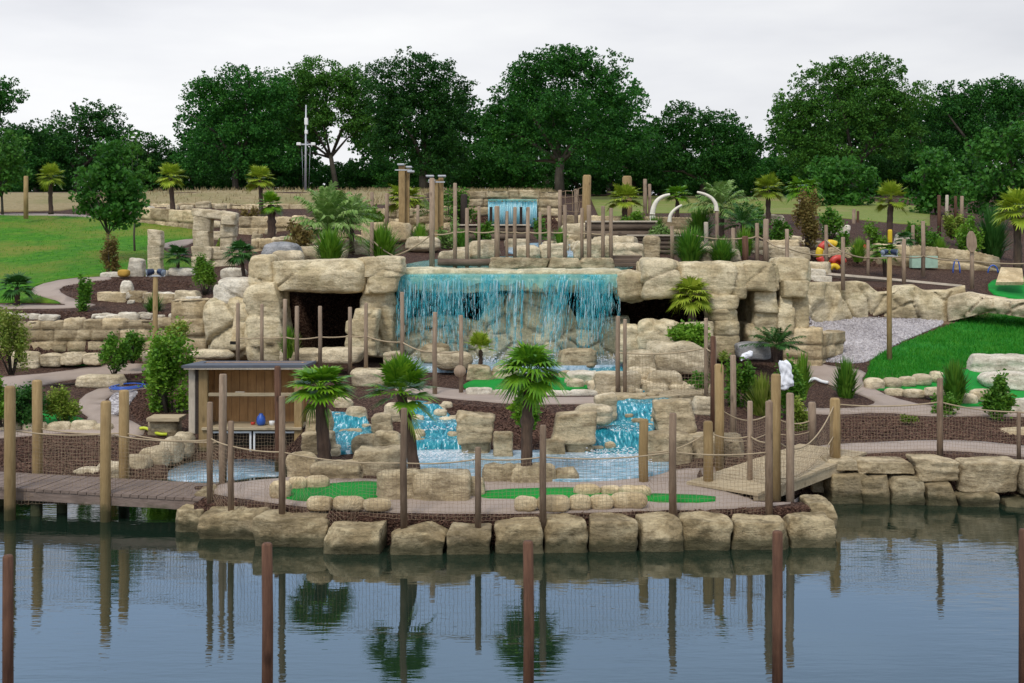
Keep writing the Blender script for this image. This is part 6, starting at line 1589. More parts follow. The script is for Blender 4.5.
# free-standing posts
for q in [
 (10, 386, 519, 17.9, 11, 'thick pale bridge post standing in the water at the picture edge', 'post_new', 'thick bridge posts', .9),
 (37, 380, 478, 19.3, 10, 'thick pale bridge post behind the edge one, on the land side', 'post_new', 'thick bridge posts', .9),
 (106, 401, 521, 17.8, 10.5, 'shortest thick pale bridge post, standing in the water', 'post_new', 'thick bridge posts', .9),
 (124, 390, 484, 19.0, 10, 'thick pale bridge post on the land side in front of the bark bed', 'post_new', 'thick bridge posts', .9),
 (644, 419, 486, 18.4, 9.5, 'short thick post at the pool end of the pink path', 'post_new', None, .2),
 (708, 421, 490, 18.2, 10, 'short thick post at the landing of the pale bridge', 'post_new', None, .2),
 (719, 364, 470, 20.0, 9.5, 'tall thick post topped by a yellow flower head', 'post_new', None, .2),
 (713, 336, 436, 21.8, 5.5, 'tall dark thin pole next to the thick post with the flower', 'post_brown', None, .2),
 (733, 355, 445, 21.2, 6, 'pale grey bare pole behind the thick post with the flower', 'post_grey', None, .2),
 (776, 374, 502, 17.5, 10, 'tallest thick post of the pale bridge, bound near its middle', 'post_new', None, .6),
 (790, 393, 502, 17.4, 8, 'grey square-topped post at the corner of the promontory', 'post_grey', None, .6),
 (812, 402, 442, 21.2, 8, 'grey post behind the pale bridge by the shrubs', 'post_grey', None, .2),
 (835, 398, 454, 19.5, 10.5, 'thick pale post at the far end of the pale bridge', 'post_new', None, .3),
 (8, 555, 700, 9.6, 10.5, 'reddish-brown post rising from the near water at the picture corner', 'post_brown', 'brown posts rising from the near water', .3),
 (267, 543, 700, 9.6, 11, 'reddish-brown post rising from the near water below the longest rim block', 'post_brown', 'brown posts rising from the near water', .3),
 (528, 541, 700, 9.6, 11, 'reddish-brown post rising from the near water below the droopy palm', 'post_brown', 'brown posts rising from the near water', .3),
 (777.5, 531, 700, 9.6, 10.5, 'reddish-brown post rising from the near water below the corner of the promontory', 'post_brown', 'brown posts rising from the near water', .3),
 (1024, 529, 700, 9.6, 10.5, 'reddish-brown post rising from the near water, cut by the picture edge', 'post_brown', 'brown posts rising from the near water', .3),
 (587, 175, 240, 44, 9, 'tall square timber post at the end of the trellis', 'post_new', None, .2),
 (627, 176, 236, 48, 10, 'thick timber post standing behind a fan palm', 'post_new', None, .2),
 (645, 179, 222, 48, 4, 'thin tall stake near the tusks, the taller of the pair', 'post_grey', None, .2),
 (649.5, 184, 222, 48, 3.5, 'thin tall stake near the tusks, the shorter of the pair', 'post_grey', None, .2),
 (455, 183, 240, 44, 4, 'thin tall pole beside the upper waterfall wall', 'post_grey', None, .2),
 (464, 194, 232, 46.5, 7, 'dark upright beam against the upper waterfall wall', 'beam', None, .2),
 (26, 176, 214, 50, 4.5, 'rough timber stake on the hilltop beside a fan palm', 'post_new', None, .2),
 (939, 195, 236, 46, 3.5, 'first and brownest of four tall stakes before the bushy tree', 'post_brown', None, .2),
 (947, 195, 226, 46.4, 3.2, 'second and palest of four tall stakes before the bushy tree', 'plywhite', None, .2),
 (955.5, 196, 222, 46.8, 3, 'third, thin brown one of four tall stakes before the bushy tree', 'post_brown', None, .2),
 (962, 196, 222, 46.2, 3.5, 'last grey one of four tall stakes before the bushy tree', 'post_grey', None, .2),
 (854, 209, 234, 52, 3.4, 'short stake on the meadow edge, the paler of the pair', 'post_grey', None, .2),
 (858, 211, 230, 53, 2.6, 'short stake on the meadow edge, the thinner of the pair', 'post_brown', None, .2),
 (800, 196, 214, 55, 3, 'pale stake on the meadow next to the floppy palm', 'plywhite', None, .2),
 (913, 225, 250, 42.5, 3.5, 'short stake behind the white square rock', 'post_grey', None, .2),
 (387, 193, 232, 43, 4, 'thin grey stake beside the tall lamp post', 'post_grey', None, .2),
 (350, 196, 236, 43, 3.2, 'thin post rising behind the large feathery palm', 'post_grey', None, .2),
 (372, 192, 236, 42, 3.4, 'thin post among the bushes before the pinkish rubble wall', 'post_grey', None, .2),
 (418, 205, 246, 40, 3.2, 'thin post between the two tall lamp posts', 'post_grey', None, .2),
 (479, 206, 262, 34.5, 3.2, 'thin spare post behind the fence over the waterfall', 'post_grey', None, .2),
 (540, 212, 250, 38, 3.2, 'thin post standing at the back of the upper pool', 'post_grey', None, .2),
 (672, 226, 262, 35, 4, 'thin post beside the larger spiky bush', 'post_grey', None, .2),
 (733, 228, 262, 36, 4, 'thin post beside the smaller spiky bush', 'post_grey', None, .2),
 (706, 222, 246, 40, 4.5, 'pale square peg under the tall tusk', 'plywhite', None, .2),
 (717, 211, 252, 39, 3.6, 'pale grey stake holding the tall tusk', 'post_grey', None, .2),
]:
    px, t, o, D, w, lab, mat, grp, sk = q
    post(px, t, o, D, w, lab, mat, 'post', grp, 0, sk)

for a, b, D, lab in ((at(806, 284, 37.0), at(962, 281, 37.4), 37, 'long pale timber edging across the bark above the notched rock wall'),):
    mb = MB(); a[2] = zxy(a[0], a[1]).item(); b[2] = zxy(b[0], b[1]).item(); mb.tube([a + np.array([0, 0, .02]), (a + b) / 2 + np.array([0, 0, .03]), b + np.array([0, 0, .02])], .07, 4); mb.thing('timber_edging', M['plywhite'], a, lab, 'edging')
# paddle-shaped post
pd = empty('signpost', at(972, 284, 36.2), 'paddle-shaped wooden signpost above the notched rock wall', 'signpost')
mb, *_ = post_mb(972, 245, 284, 36.2, 4); mb.build('post', M['post_grey'], pd, True)
mb = MB(); zz = np.linspace(0, 1, 9); wd = np.array([.35, .75, 1, 1, .98, .95, .85, .6, .25]) * .15
a = at(972, 252, 36.1); b = at(971, 231, 36.1)
V = []
for t, w in zip(zz, wd):
    c = a + (b - a) * t
    V += [c + np.array([-w, -.03, 0]), c + np.array([w, -.03, 0]), c + np.array([w, .03, 0]), c + np.array([-w, .03, 0])]
Fc = [(i * 4 + j, i * 4 + (j + 1) % 4, i * 4 + 4 + (j + 1) % 4, i * 4 + 4 + j) for i in range(8) for j in range(4)] + [(3, 2, 1, 0), (32, 33, 34, 35)]
part('blade', V, Fc, M['post_grey'], pd, False)

# ------------------------------------------------------------------ bridges
def deck_bridge(name, A, B, wid, z0, z1, label, mat, boards, beam_h=.14):
    """A, B: plan centre points of the ends"""
    A = np.array(A, float); B = np.array(B, float); d = B - A; L = np.linalg.norm(d); d /= L; n = np.array([-d[1], d[0]])
    root = empty(name, (A[0], A[1], z0), label, 'footbridge')
    mb = MB(); k = int(L / boards); 
    for i in range(k):
        s0, s1 = i * L / k, (i + 1) * L / k - .012
        j = rng.uniform(-.004, .004)
        c = [np.array([*(A + d * s + n * w), z0 + (z1 - z0) * s / L + j]) for s in (s0, s1) for w in (-wid / 2, wid / 2)]
        lo = [q - np.array([0, 0, .04]) for q in c]
        mb.add(c + lo, [(0, 2, 3, 1), (4, 5, 7, 6), (0, 1, 5, 4), (2, 6, 7, 3), (0, 4, 6, 2), (1, 3, 7, 5)])
    mb.build('deck', M[mat], root)
    for w in (-wid / 2 + .05, wid / 2 - .05):
        mb = MB(); c = []
        for s in (0.02, L - .02):
            for ww in (w - .035, w + .035):
                for h in (-.045, -.045 - beam_h):
                    c.append(np.array([*(A + d * s + n * ww), z0 + (z1 - z0) * s / L + h]))
        mb.add(c, [(0, 2, 3, 1), (4, 5, 7, 6), (0, 1, 5, 4), (2, 6, 7, 3), (0, 4, 6, 2), (1, 3, 7, 5)])
        mb.build('beam', M['deck' if mat == 'deck' else 'deck_pale'], root)
    return root, A, B, d, n
root, *_ = deck_bridge('footbridge', (X(-80, 18.8), 18.95), (X(214, 17.9), 18.05), 1.05, .47, .40, 'dark wooden footbridge crossing the inlet at the picture edge', 'deck', .14)
for px, D in ((3, 18.9), (36, 18.2), (124, 18.9), (62, 18.4)):
    mb = MB(); mb.tube([at(px, HOR + (H + .9) * F / D, D), at(px, HOR + (H - .36) * F / D, D)], .085, 8); mb.build('pile', M['beam'], root, True)
root, *_ = deck_bridge('footbridge', (X(722, 17.7), 17.75), (X(832, 20.4), 20.35), 1.25, .52, .66, 'pale plank footbridge with netted sides joining the promontory to the far bank', 'deck_pale', .16)
root, *_ = deck_bridge('footbridge', (X(632, 24.1), 24.15), (X(708, 24.6), 24.7), .8, 1.04, 1.10, 'little plank footbridge over the narrow blue stream', 'deck_pale', .14, .08)

# plank steps at the upper pool, log walls
ps = empty('plank_steps', at(622, 262, 33.6), 'dark plank steps beside the upper pool', 'steps')
for i, (r0, D) in enumerate([(265, 33.3), (261, 33.7), (257.5, 34.1)]):
    mb = MB(); a = at(611, r0, D); b = at(641, r0 - 2.6, D + .32); mb.box((a[0], D, a[2] - .05), (b[0], D + .32, a[2] + .06), .015); mb.build('step', M['log'], ps)
def log_wall(px0, px1, D, top, bot, label, n=None):
    root = empty('log_wall', at((px0 + px1) / 2, bot, D), label, 'log wall')
    zt_, zb = Zr(top, D), Zr(bot, D); n = n or max(2, int((zt_ - zb) / .2)); hh = (zt_ - zb) / n
    for i in range(n):
        mb = MB(); zc = zb + hh * (i + .5)
        mb.tube([(X(px0, D) - rng.uniform(0, .05), D + rng.uniform(-.02, .02), zc), (X((px0 + px1) / 2, D), D, zc), (X(px1, D) + rng.uniform(0, .05), D, zc)], hh * .5, 8)
        mb.build('log', M['log'], root, True)
    mb = MB(); mb.box((X(px0, D) - .03, D - .18, zt_ + .003), (X(px1, D) + .03, D + .16, zt_ + .06), .01); mb.build('coping', M['plywhite'], root)
log_wall(586, 656, 41.0, 222.5, 238, 'dark log wall with a pale coping board beneath the tusks')
log_wall(628, 684, 38.6, 236.5, 254, 'brown log wall curving behind the upper pool', 4)
log_wall(452, 530, 43.0, 226, 240, 'dark log wall below the upper waterfall')
mb = MB(); mb.tube([at(438, 262, 33.2), at(470, 262.5, 33.1), at(498, 262, 33.2)], .10, 8); mb.thing('timber_log', M['log'], at(468, 264, 33.2), 'brown log lying along the top of the big waterfall', 'log', None, True)
for i, (a, b) in enumerate([(490, 522), (520, 548), (546, 580), (578, 614)]):
    stone('kerb_stone', a, b, 257.5, 267, 33.0, f'{ORD[i]} low tan kerb rock along the top of the big waterfall from the lying log', 'stone', 'sand', 'kerb rocks above the waterfall', depth=.35, k=5, n=9)

# rope trellis by the upper waterfall
tr = empty('rope_trellis', at(573, 236, 45), 'square rope trellis between two posts beside the upper waterfall wall', 'trellis')
for p, t in ((560, 190), (576, 189)):
    mb, *_ = post_mb(p, t, 236, 45, 4); mb.build('post', M['post_grey'], tr, True)
net_mb(np.array([at(560, 192, 45), at(585, 187, 44.6)]), np.array([at(560, 212, 45), at(585, 210, 44.6)]), .22, .03).build('netting', M['net'], tr)
tr2 = empty('rope_trellis', at(447, 236, 44.4), 'small rope ladder trellis beside the twin lamp post', 'trellis')
net_mb(np.array([at(440, 189, 44.4), at(455, 192, 44.2)]), np.array([at(440, 214, 44.4), at(455, 214, 44.2)]), .3, .03).build('netting', M['beam'], tr2)

# ------------------------------------------------------------------ shed
sh = empty('shed', at(245, 452, 23.2), 'open-fronted timber shed with a flat felt roof at the inlet', 'shed')
d0, d1 = 23.0, 24.2
xl, xr = X(196, d0), X(300, d0); zb = .02
def zz_(r): return Zr(r, d0)
mb = MB()
A = [(X(184, d0), d0 - .18, zz_(364.5)), (X(307, d0), d0 - .18, zz_(364.0)), (xr + .1, d1 + .1, zz_(363.0) - .09), (xl - .22, d1 + .1, zz_(363.0) - .09)]
mb.add([np.array(q) for q in A] + [np.array(q) - np.array([0, 0, .05]) for q in A], [(0, 1, 2, 3), (7, 6, 5, 4), (0, 4, 5, 1), (1, 5, 6, 2), (2, 6, 7, 3), (3, 7, 4, 0)])
mb.build('roof', M['roof'], sh)
mb = MB(); mb.box((X(186, d0), d0 - .17, zz_(366) - .05), (X(305.5, d0), d0 - .13, zz_(366) + .004)); mb.build('fascia', M['plywhite'], sh)
mb = MB()
for i in range(12):
    x0 = xl + (xr - xl) * i / 12; mb.box((x0 + .004, d0 + .75, zz_(428)), (xl + (xr - xl) * (i + 1) / 12 - .004, d0 + .78, zz_(366)))
mb.build('back_board', M['ply'], sh)
mb = MB(); mb.box((xl + .02, d0 + .10, zz_(428)), (xl + .05, d0 + .75, zz_(366))); mb.build('side_board', M['ply'], sh)
mb = MB(); mb.box((xr - .09, d0 + .06, zz_(428)), (xr - .05, d0 + .75, zz_(366))); mb.build('side_board', M['ply'], sh)
for p0, p1, t, o, m in ((188.5, 195, 366, 434, 'plywhite'), (198.5, 207.5, 368, 460, 'post_new'), (294, 302, 368, 460, 'post_new')):
    mb = MB(); mb.box((X(p0, d0), d0, zz_(o)), (X(p1, d0), d0 + .12, zz_(t)), .01); mb.build('post', M[m], sh)
mb = MB(); mb.box((X(195.3, d0), d0 + .02, zz_(434)), (X(198.2, d0), d0 + .7, zz_(366))); mb.build('side_board', M['beam'], sh)
mb = MB(); mb.box((X(207.8, d0), d0 + .03, zz_(396.5)), (X(293.6, d0), d0 + .09, zz_(393.2)), .005); mb.build('rail', M['deck_pale'], sh)
mb = MB(); mb.box((X(202, d0), d0 - .06, zz_(430)), (X(302, d0), d0 + .7, zz_(427)), .01); mb.build('counter', M['deck_pale'], sh)
for p0, p1 in ((206, 251), (253, 300)):
    fr = MB(); a, b = X(p0, d0), X(p1, d0); zt2, zb2 = zz_(431.5), zz_(463); w = .035
    fr.box((a, d0 + .02, zb2), (a + w, d0 + .05, zt2)); fr.box((b - w, d0 + .02, zb2), (b, d0 + .05, zt2))
    fr.box((a + w + .001, d0 + .02, zt2 - w), (b - w - .001, d0 + .05, zt2)); fr.box((a + w + .001, d0 + .02, zb2), (b - w - .001, d0 + .05, zb2 + w))
    do = fr.build('hatch', M['whitepaint'], sh)
    g = net_mb(np.array([(a + w, d0 + .035, zt2 - w), (b - w, d0 + .035, zt2 - w)]), np.array([(a + w, d0 + .035, zb2 + w), (b - w, d0 + .035, zb2 + w)]), .06, .006)
    part('wire_mesh', g.V(), g.f, M['net'], do, False)
mb = MB(); mb.box((xl, d0 + .3, zb - .4), (xr, d0 + .72, zz_(431)), .01); mb.build('plinth', M['beam'], sh)
for p0, p1 in ((226, 242), (255, 268)):
    mb = MB(); mb.box((X(p0, d0), d0 + .70, zz_(374)), (X(p1, d0), d0 + .745, zz_(371.5))); mb.build('hinge', M['beam'], sh)
mb = MB(); mb.box((X(278, 22.6), 22.5, zz_(392)), (X(281, 22.6), 22.54, zz_(380))) ; 
post(277.5, 366, 480, 21.6, 6.5, 'dark thin pole standing in the water before the shed', 'post_brown', 'post', None, 0, .9)
post(224, 374, 487, 20.6, 6, 'grey thin pole at the inlet before the shed, with a rail', 'post_grey', 'post', None, 0, .9)

def lathe(name, prof, loc, mat, parent=None, label=None, cat=None, n=16):
    V = [(r * math.cos(2 * math.pi * j / n), r * math.sin(2 * math.pi * j / n), zz) for r, zz in prof for j in range(n)]
    Fc = [(i * n + j, i * n + (j + 1) % n, (i + 1) * n + (j + 1) % n, (i + 1) * n + j) for i in range(len(prof) - 1) for j in range(n)]
    Fc += [tuple(range(n))[::-1], tuple((len(prof) - 1) * n + j for j in range(n))]
    V = np.array(V) + np.array(loc)
    if parent: return part(name, V, Fc, mat, parent, True)
    return solo(name, V, Fc, mat, loc, label, cat, None, True)
cz = zz_(427)
lathe('jug', [(.05, 0), (.085, .03), (.09, .10), (.075, .17), (.04, .21), (.035, .235)], (X(261, 23.2), 23.2, cz), M['blue'], None, 'blue plastic jug on the shed counter', 'jug')
lathe('pot', [(.045, 0), (.055, .05), (.06, .09)], (X(272, 23.2), 23.2, cz), M['whitepaint'], None, 'small white pot with red stripes beside the blue jug', 'pot')
lathe('pot', [(.04, 0), (.045, .03), (.045, .05)], (X(253, 23.3), 23.3, cz), M['red'], None, 'small red dish beside the blue jug on the shed counter', 'dish')
mb = MB(); 
a = np.array([X(240, 23.1), 23.1, zz_(393.2)])
mb.box(a + np.array([-.09, -.03, 0]), a + np.array([.09, .03, .02]), .004); mb.thing('wooden_block', M['plywhite'], a, 'small pale block lying on the shed rail', 'block')

# bench box
bx = empty('bench', at(164, 437, 23.4), 'low stone bench with a plank seat beside the bamboo', 'bench')
stone('base', 149, 178.5, 421, 438, 23.5, None, None, 'sand', None, .4, 71, 10, .03, 8, 0, 0, parent=bx)
mb = MB()
for i in range(3):
    mb.box((X(147, 23.4), 23.35 + i * .17, Zr(421.5, 23.4)), (X(180, 23.4), 23.35 + i * .17 + .16, Zr(417.5, 23.4)), .008)
mb.build('seat', M['deck_pale'], bx)

# pale sheet laid over the water at the end of the inlet
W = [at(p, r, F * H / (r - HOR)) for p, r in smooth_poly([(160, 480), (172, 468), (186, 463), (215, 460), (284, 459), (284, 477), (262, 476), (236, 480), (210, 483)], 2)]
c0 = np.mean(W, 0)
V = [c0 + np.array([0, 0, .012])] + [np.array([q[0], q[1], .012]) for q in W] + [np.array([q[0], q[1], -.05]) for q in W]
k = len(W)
solo('inlet_water', V, [(0, 1 + (i + 1) % k, 1 + i) for i in range(k)] + [(1 + i, 1 + (i + 1) % k, 1 + k + (i + 1) % k, 1 + k + i) for i in range(k)], M['pool'], c0, 'pale patch of water in front of the shed', 'water')
# hoses
def tube_thing(name, pts, rad, mat, label, cat, n=8, smooth_n=0):
    pts = np.array(pts, float)
    for _ in range(smooth_n):
        q = [pts[0]]
        for a, b in zip(pts[:-1], pts[1:]): q += [a * .75 + b * .25, a * .25 + b * .75]
        pts = np.array(q + [pts[-1]])
    mb = MB(); mb.tube(pts, rad, n); return mb.thing(name, M[mat], pts.mean(0), label, cat, None, True)
def gpt(px, row, Dm, dz=.05):
    p = hit(px, row, Dm); p[2] += dz; return p
c0 = gpt(128, 389, 22)
pts = [c0 + np.array([.42 * math.cos(t) * (1 - .02 * t), .62 * math.sin(t) * (1 - .02 * t), .0 + .002 * t]) for t in np.linspace(0, 6 * math.pi, 90)]
tube_thing('hose', pts, .016, 'blue', 'coiled blue hose lying on the path above the bench', 'hose')
tube_thing('hose', [gpt(140, 431, 22), gpt(146, 431.5, 22, .07), gpt(152, 434, 22), gpt(160, 437, 22), gpt(167, 437, 22)], .032, 'lime', 'bright yellow hose end lying by the low bench', 'hose', smooth_n=2)
tube_thing('hose', [gpt(50, 388, 22), gpt(90, 385, 22), gpt(110, 383, 22), gpt(150, 384, 22)], .03, 'beam', 'dark pipe running along the mulch edge above the blue hose', 'pipe', smooth_n=2)
for (p0, p1, hgt, lab) in ((953, 960, 12, 'blue plastic hoop standing by the low rock wall'), (988, 998, 7, 'small blue hoop behind the tilted pale slab')):
    D = 38.5; c = at((p0 + p1) / 2, 273, D); w = (p1 - p0) / F * D / 2; hh = hgt / F * D
    tube_thing('hoop', [c + np.array([w * math.cos(t), 0, hh * 1.1 * max(math.sin(t), 0)]) for t in np.linspace(0, math.pi, 16)], .022, 'blue', lab, 'hoop')
tube_thing('hose', [gpt(808, 384, 23), gpt(814, 382, 23, .1), gpt(822, 384, 23), gpt(828, 385, 23)], .04, 'whitepaint', 'white pipe end lying on the path beside the shrubs', 'pipe', smooth_n=2)

# white sack and wrapped thing
def sack(px0, px1, top, bot, D, label, seed, taper=.5):
    w = (px1 - px0) / F * D; h = (bot - top) / F * D
    P, Fc = rock_shape(w, w * .6, h, seed, 3.0, .22, 16, 0, 0, 0, taper)
    P[:, 0] += .05 * np.sin(P[:, 2] * 9) ; P = P + (.018 * np.abs(np.sin(22 * (P[:, 0] + .6 * P[:, 2]))))[:, None] * np.array([0, -1, 0])
    c, s = math.cos(.35), math.sin(.35)
    P = P @ np.array([[c, 0, s], [0, 1, 0], [-s, 0, c]])
    loc = at((px0 + px1) / 2, bot, D)
    solo('sack', P + loc + np.array([0, 0, h / 2]), Fc, M['bag'], loc, label, 'sack', None, True)
sack(775, 795, 360, 388, 22.9, 'crumpled white sack standing among the shrubs', 5)
sack(740, 752, 353, 358.5, 27.2, 'flattened white bag lying by the narrow cave mouth', 6, .1)
fl = empty('flower', at(722, 364, 20.0), 'yellow flower head perched on a thick post', 'flower')
V, Fc, _c = shrub_mesh(np.random.default_rng(5), .16, .20, .14, 120, .06, .3, 6)
part('petal_cluster', V + at(722.5, 363, 20.0), Fc, M['shrub_y'], fl, False)
mb = MB(); mb.tube([at(721, 372, 19.9), at(722.5, 356, 20.0)], .008, 5); mb.build('stem', M['palm'], fl, True)

# twin floodlights on poles
def twin(px, row, bot, D, label, w=21, pole_w=5, mat='post_new'):
    root = empty('floodlight_pole', at(px, bot, D), label, 'floodlight')
    mb, *_ = post_mb(px, row + 3, bot, D, pole_w, .2); mb.build('pole', M[mat], root, True)
    mb = MB(); mb.box(at(px - w * .45, row + 4.5, D - .05) - np.array([0, .02, 0]), at(px + w * .45, row + 3, D - .05) + np.array([0, .02, 0])); mb.build('crossbar', M['metal'], root)
    for s in (-1, 1):
        c = at(px + s * w * .25, row, D - .05); r0 = w * .165 / F * D
        ax = np.array([s * .9, -.55, -.2]); ax /= np.linalg.norm(ax)
        mb = MB(); mb.tube([c - ax * r0 * 1.1, c - ax * r0 * .8, c + ax * r0 * .7, c + ax * r0 * 1.1], [r0 * .55, r0 * .85, r0, r0 * 1.05], 14)
        la = mb.build('lamp', M['navy'], root, True)
        mb = MB(); mb.tube([c + ax * r0 * 1.102, c + ax * r0 * 1.14], [r0 * .92, r0 * .9], 14); part('lens', mb.V(), mb.f, M['lens'], la, True)
        mb = MB(); mb.tube([c - np.array([0, 0, r0 * .9]), c - np.array([0, 0, r0 * 1.6])], r0 * .2, 6); part('bracket', mb.V(), mb.f, M['metal'], la, True)
twin(155.5, 272, 376, 28.4, 'pair of navy floodlights on a pole in front of the coursed wall')
twin(889.5, 212 + 40, 362, 30.2, 'pair of navy floodlights on a pole at the edge of the grass slope', 18)

# tall lamp posts with flat lamps
def lamp_post(px, top, bot, D, label, w, heads):
    root = empty('lamp_post', at(px, bot, D), label, 'lamp post')
    for k, (dx, dt) in enumerate(w):
        b = at(px + dx, bot, D + .2 * k); t = at(px + dx, top + dt, D + .2 * k); mb = MB(); h = .11 if k == 0 else .09
        mb.box((b[0] - h, b[1] - h, b[2] - .2), (b[0] + h, b[1] + h, t[2]), .01); mb.build('post', M['post_new'], root)
    for (dx, dr, wd) in heads:
        c = at(px + dx, top + dr, D - .1); mb = MB(); q = wd / F * D / 2
        mb.box(c + np.array([-q, -.12, -.03]), c + np.array([q, .12, .03]), .012); la = mb.build('lamp', M['metal'], root)
        mb = MB(); mb.box(c + np.array([-q * .85, -.1, -.045]), c + np.array([q * .85, .1, -.032])); part('lens', mb.V(), mb.f, M['lens'], la)
    mb = MB(); c = at(px, top + 5, D - .1); mb.box((c[0] - .25, c[1] - .02, c[2] - .02), (c[0] + .35, c[1] + .02, c[2] + .02)); mb.build('arm', M['metal'], root)
lamp_post(402, 165, 240, 42, 'tallest square lamp post with flat lamps at its top, before the dark trees', [(0, 0), (5, 4)], [(-1, -.5, 7), (7, 2, 6), (9, 6.5, 7)])
lamp_post(435, 177, 245, 42, 'double lamp post with flat lamps pointing both ways', [(0, 3), (6, 1)], [(-5, -1, 8), (-3, 3.5, 7), (7, -1, 8)])

# light mast in the far field
ms = empty('light_mast', at(306, 192, 72), 'slim white light mast with boxes and a cross arm before the trees', 'light mast')
mb = MB(); mb.tube([at(305.5, 192, 72), at(306, 105, 72)], [.075, .04], 8); mb.build('pole', M['metal'], ms, True)
for r0, r1, w in ((118, 125, 2.6), (130, 134, 2.2)):
    mb = MB(); a, b = at(306 - w / 2, r1, 71.8), at(306 + w / 2 + .6, r0, 71.8); mb.box(a - np.array([0, .12, 0]), b + np.array([0, .12, 0]), .02); mb.build('box', M['whitepaint'], ms)
mb = MB(); mb.box(at(298, 145, 72) - np.array([0, .04, 0]), at(315, 143.7, 72) + np.array([0, .04, 0])); mb.build('cross_arm', M['metal'], ms)
for s in (-1, 1):
    mb = MB(); c = at(306 + s * 7.2, 144, 71.9); mb.box(c + np.array([-.13, -.1, -.09]), c + np.array([.13, .1, .09]), .03); mb.build('floodlight', M['whitepaint'], ms)
for s in (-3.5, 3.5):
    mb = MB(); mb.tube([at(306 + s * 1.2, 147, 72), at(306 + s * .8, 188, 72)], .009, 5); mb.build('cable', M['metal'], ms, True)

# tusks
def tusk(pts, D, w0, w1, label):
    P = np.array([at(p, r, D) for p, r in pts])
    for _ in range(3):
        q = [P[0]]
        for a, b in zip(P[:-1], P[1:]): q += [a * .75 + b * .25, a * .25 + b * .75]
        P = np.array(q + [P[-1]])
    rad = np.linspace(w0, w1, len(P)) / F * D / 2; rad[-1] *= .3
    mb = MB(); mb.tube(P, rad, 10); return mb.thing('tusk', M['ivory'], P[0], label, 'tusk', None, True)
tusk([(653, 224), (652, 212), (656, 201), (663, 196), (670, 194.5)], 42, 6.5, 2.4, 'big ivory tusk curving up beside the log wall')
tusk([(669.5, 222), (670, 215), (675, 209), (682, 205)], 42, 4.6, 2, 'smaller ivory tusk curving up beside the big one')
tusk([(716.5, 211), (716, 204), (712, 198), (705, 194), (697, 192)], 39, 4.8, 2.0, 'ivory tusk curving over on top of a grey stake')

# coloured rings
def ring(c, r0, t0, t1, rad, mat, root, name, n=20):
    mb = MB(); mb.tube([c + np.array([r0 * math.cos(t), 0.0, r0 * math.sin(t)]) for t in np.linspace(t0, t1, n)], rad, 10); mb.build(name, M[mat], root, True)
rg = empty('play_tube', at(829, 270, 39), 'yellow and red play tube curling out of the ground by the low cream wall', 'play tube')
c = at(830, 254, 39); pr = .36
for i in range(6):
    ring(c, pr, 1.0 + i * .8, 1.0 + (i + 1) * .8 - .01, .12, ['yellow', 'red'][i % 2], rg, 'segment', 6)
ring(at(838, 264, 38.8), .20, 0.2, 3.0, .11, 'red', rg, 'segment', 8)
ring(at(834, 270, 38.7), .14, 0.2, 3.0, .09, 'yellow', rg, 'segment', 8)
r2 = empty('play_tube', at(860, 256, 42.2), 'red and yellow play tube end behind the low cream wall', 'play tube')
ring(at(860, 254, 42.3), .26, -.2, 1.6, .13, 'red', r2, 'segment', 8); ring(at(860, 254, 42.3), .26, 1.62, 2.8, .13, 'yellow', r2, 'segment', 6)
P, Fc = rock_shape(.36, .32, .24, 12, 3, .06, 8, 0, 0); q = at(124, 277, 36.6); solo('clay_pot', P + q + np.array([0, 0, .12]), Fc, M['ochre'], q, 'round ochre clay ball beside the leaning standing stone', 'pot')
mb = MB(); a = at(890, 243, 44); mb.box(a + np.array([-.08, -.05, 0]), a + np.array([.08, .05, .5]), .03); mb.thing('sign_panel', M['yellow'], a, 'small yellow panel beside the trunk of the spiky palm', 'panel')
# green platforms, tilted slab, small sign board in front of the rounded rock
def slab(name, px0, px1, D0, D1, row, label, cat, mat, th=.07):
    a, b = at(px0, row, D0), at(px1, row, D0); zc = a[2]
    mb = MB(); mb.box((a[0], D0, zc - th), (b[0], D1, zc), .01); mb.thing(name, M[mat], ((a[0] + b[0]) / 2, D0, zc - th), label, cat)
slab('turf_platform', 828, 872, 42.4, 43.6, 246.5, 'raised strip of green turf behind the low cream wall', 'turf platform', 'turf', .1)
slab('turf_platform', 912, 938, 41.0, 41.3, 256, 'faded mint green panel set before the long rounded rocks', 'panel', 'mint', .42)
mb = MB(); a = at(930 + 70, 281, 37.4); A = [at(998 - 2, 282, 37.2), at(1024, 282, 37.2), at(1022, 268, 38.2), at(1001, 267, 38.2)]
mb.add(A + [q - np.array([0, -.05, .1]) for q in A], [(0, 1, 2, 3), (7, 6, 5, 4), (0, 4, 5, 1), (1, 5, 6, 2), (2, 6, 7, 3), (3, 7, 4, 0)])
mb.thing('tilted_slab', M['cream'], A[0], 'tilted pale square slab above the bright putting green', 'slab')
sb = empty('notice_stand', at(238, 358, 27.6), 'narrow pinkish notice stand with a dark slot before the rounded rock', 'notice stand')
mb = MB(); A = [at(231, 341, 27.5), at(238.5, 342, 27.5), at(238.5, 300, 27.9), at(236, 300, 27.9)]
mb.add(A + [q + np.array([0, .06, 0]) for q in A], [(0, 1, 2, 3), (7, 6, 5, 4), (0, 4, 5, 1), (1, 5, 6, 2), (2, 6, 7, 3), (3, 7, 4, 0)]); mb.build('panel', M['cream'], sb)
mb = MB(); mb.box(at(230, 344.5, 27.45), at(238, 341.5, 27.45) + np.array([0, .08, 0])); mb.build('slot', M['dark'], sb)
mb = MB(); mb.tube([at(484, 352 + 20, 24.9), at(484, 352 + 18, 24.9)], .02, 6)
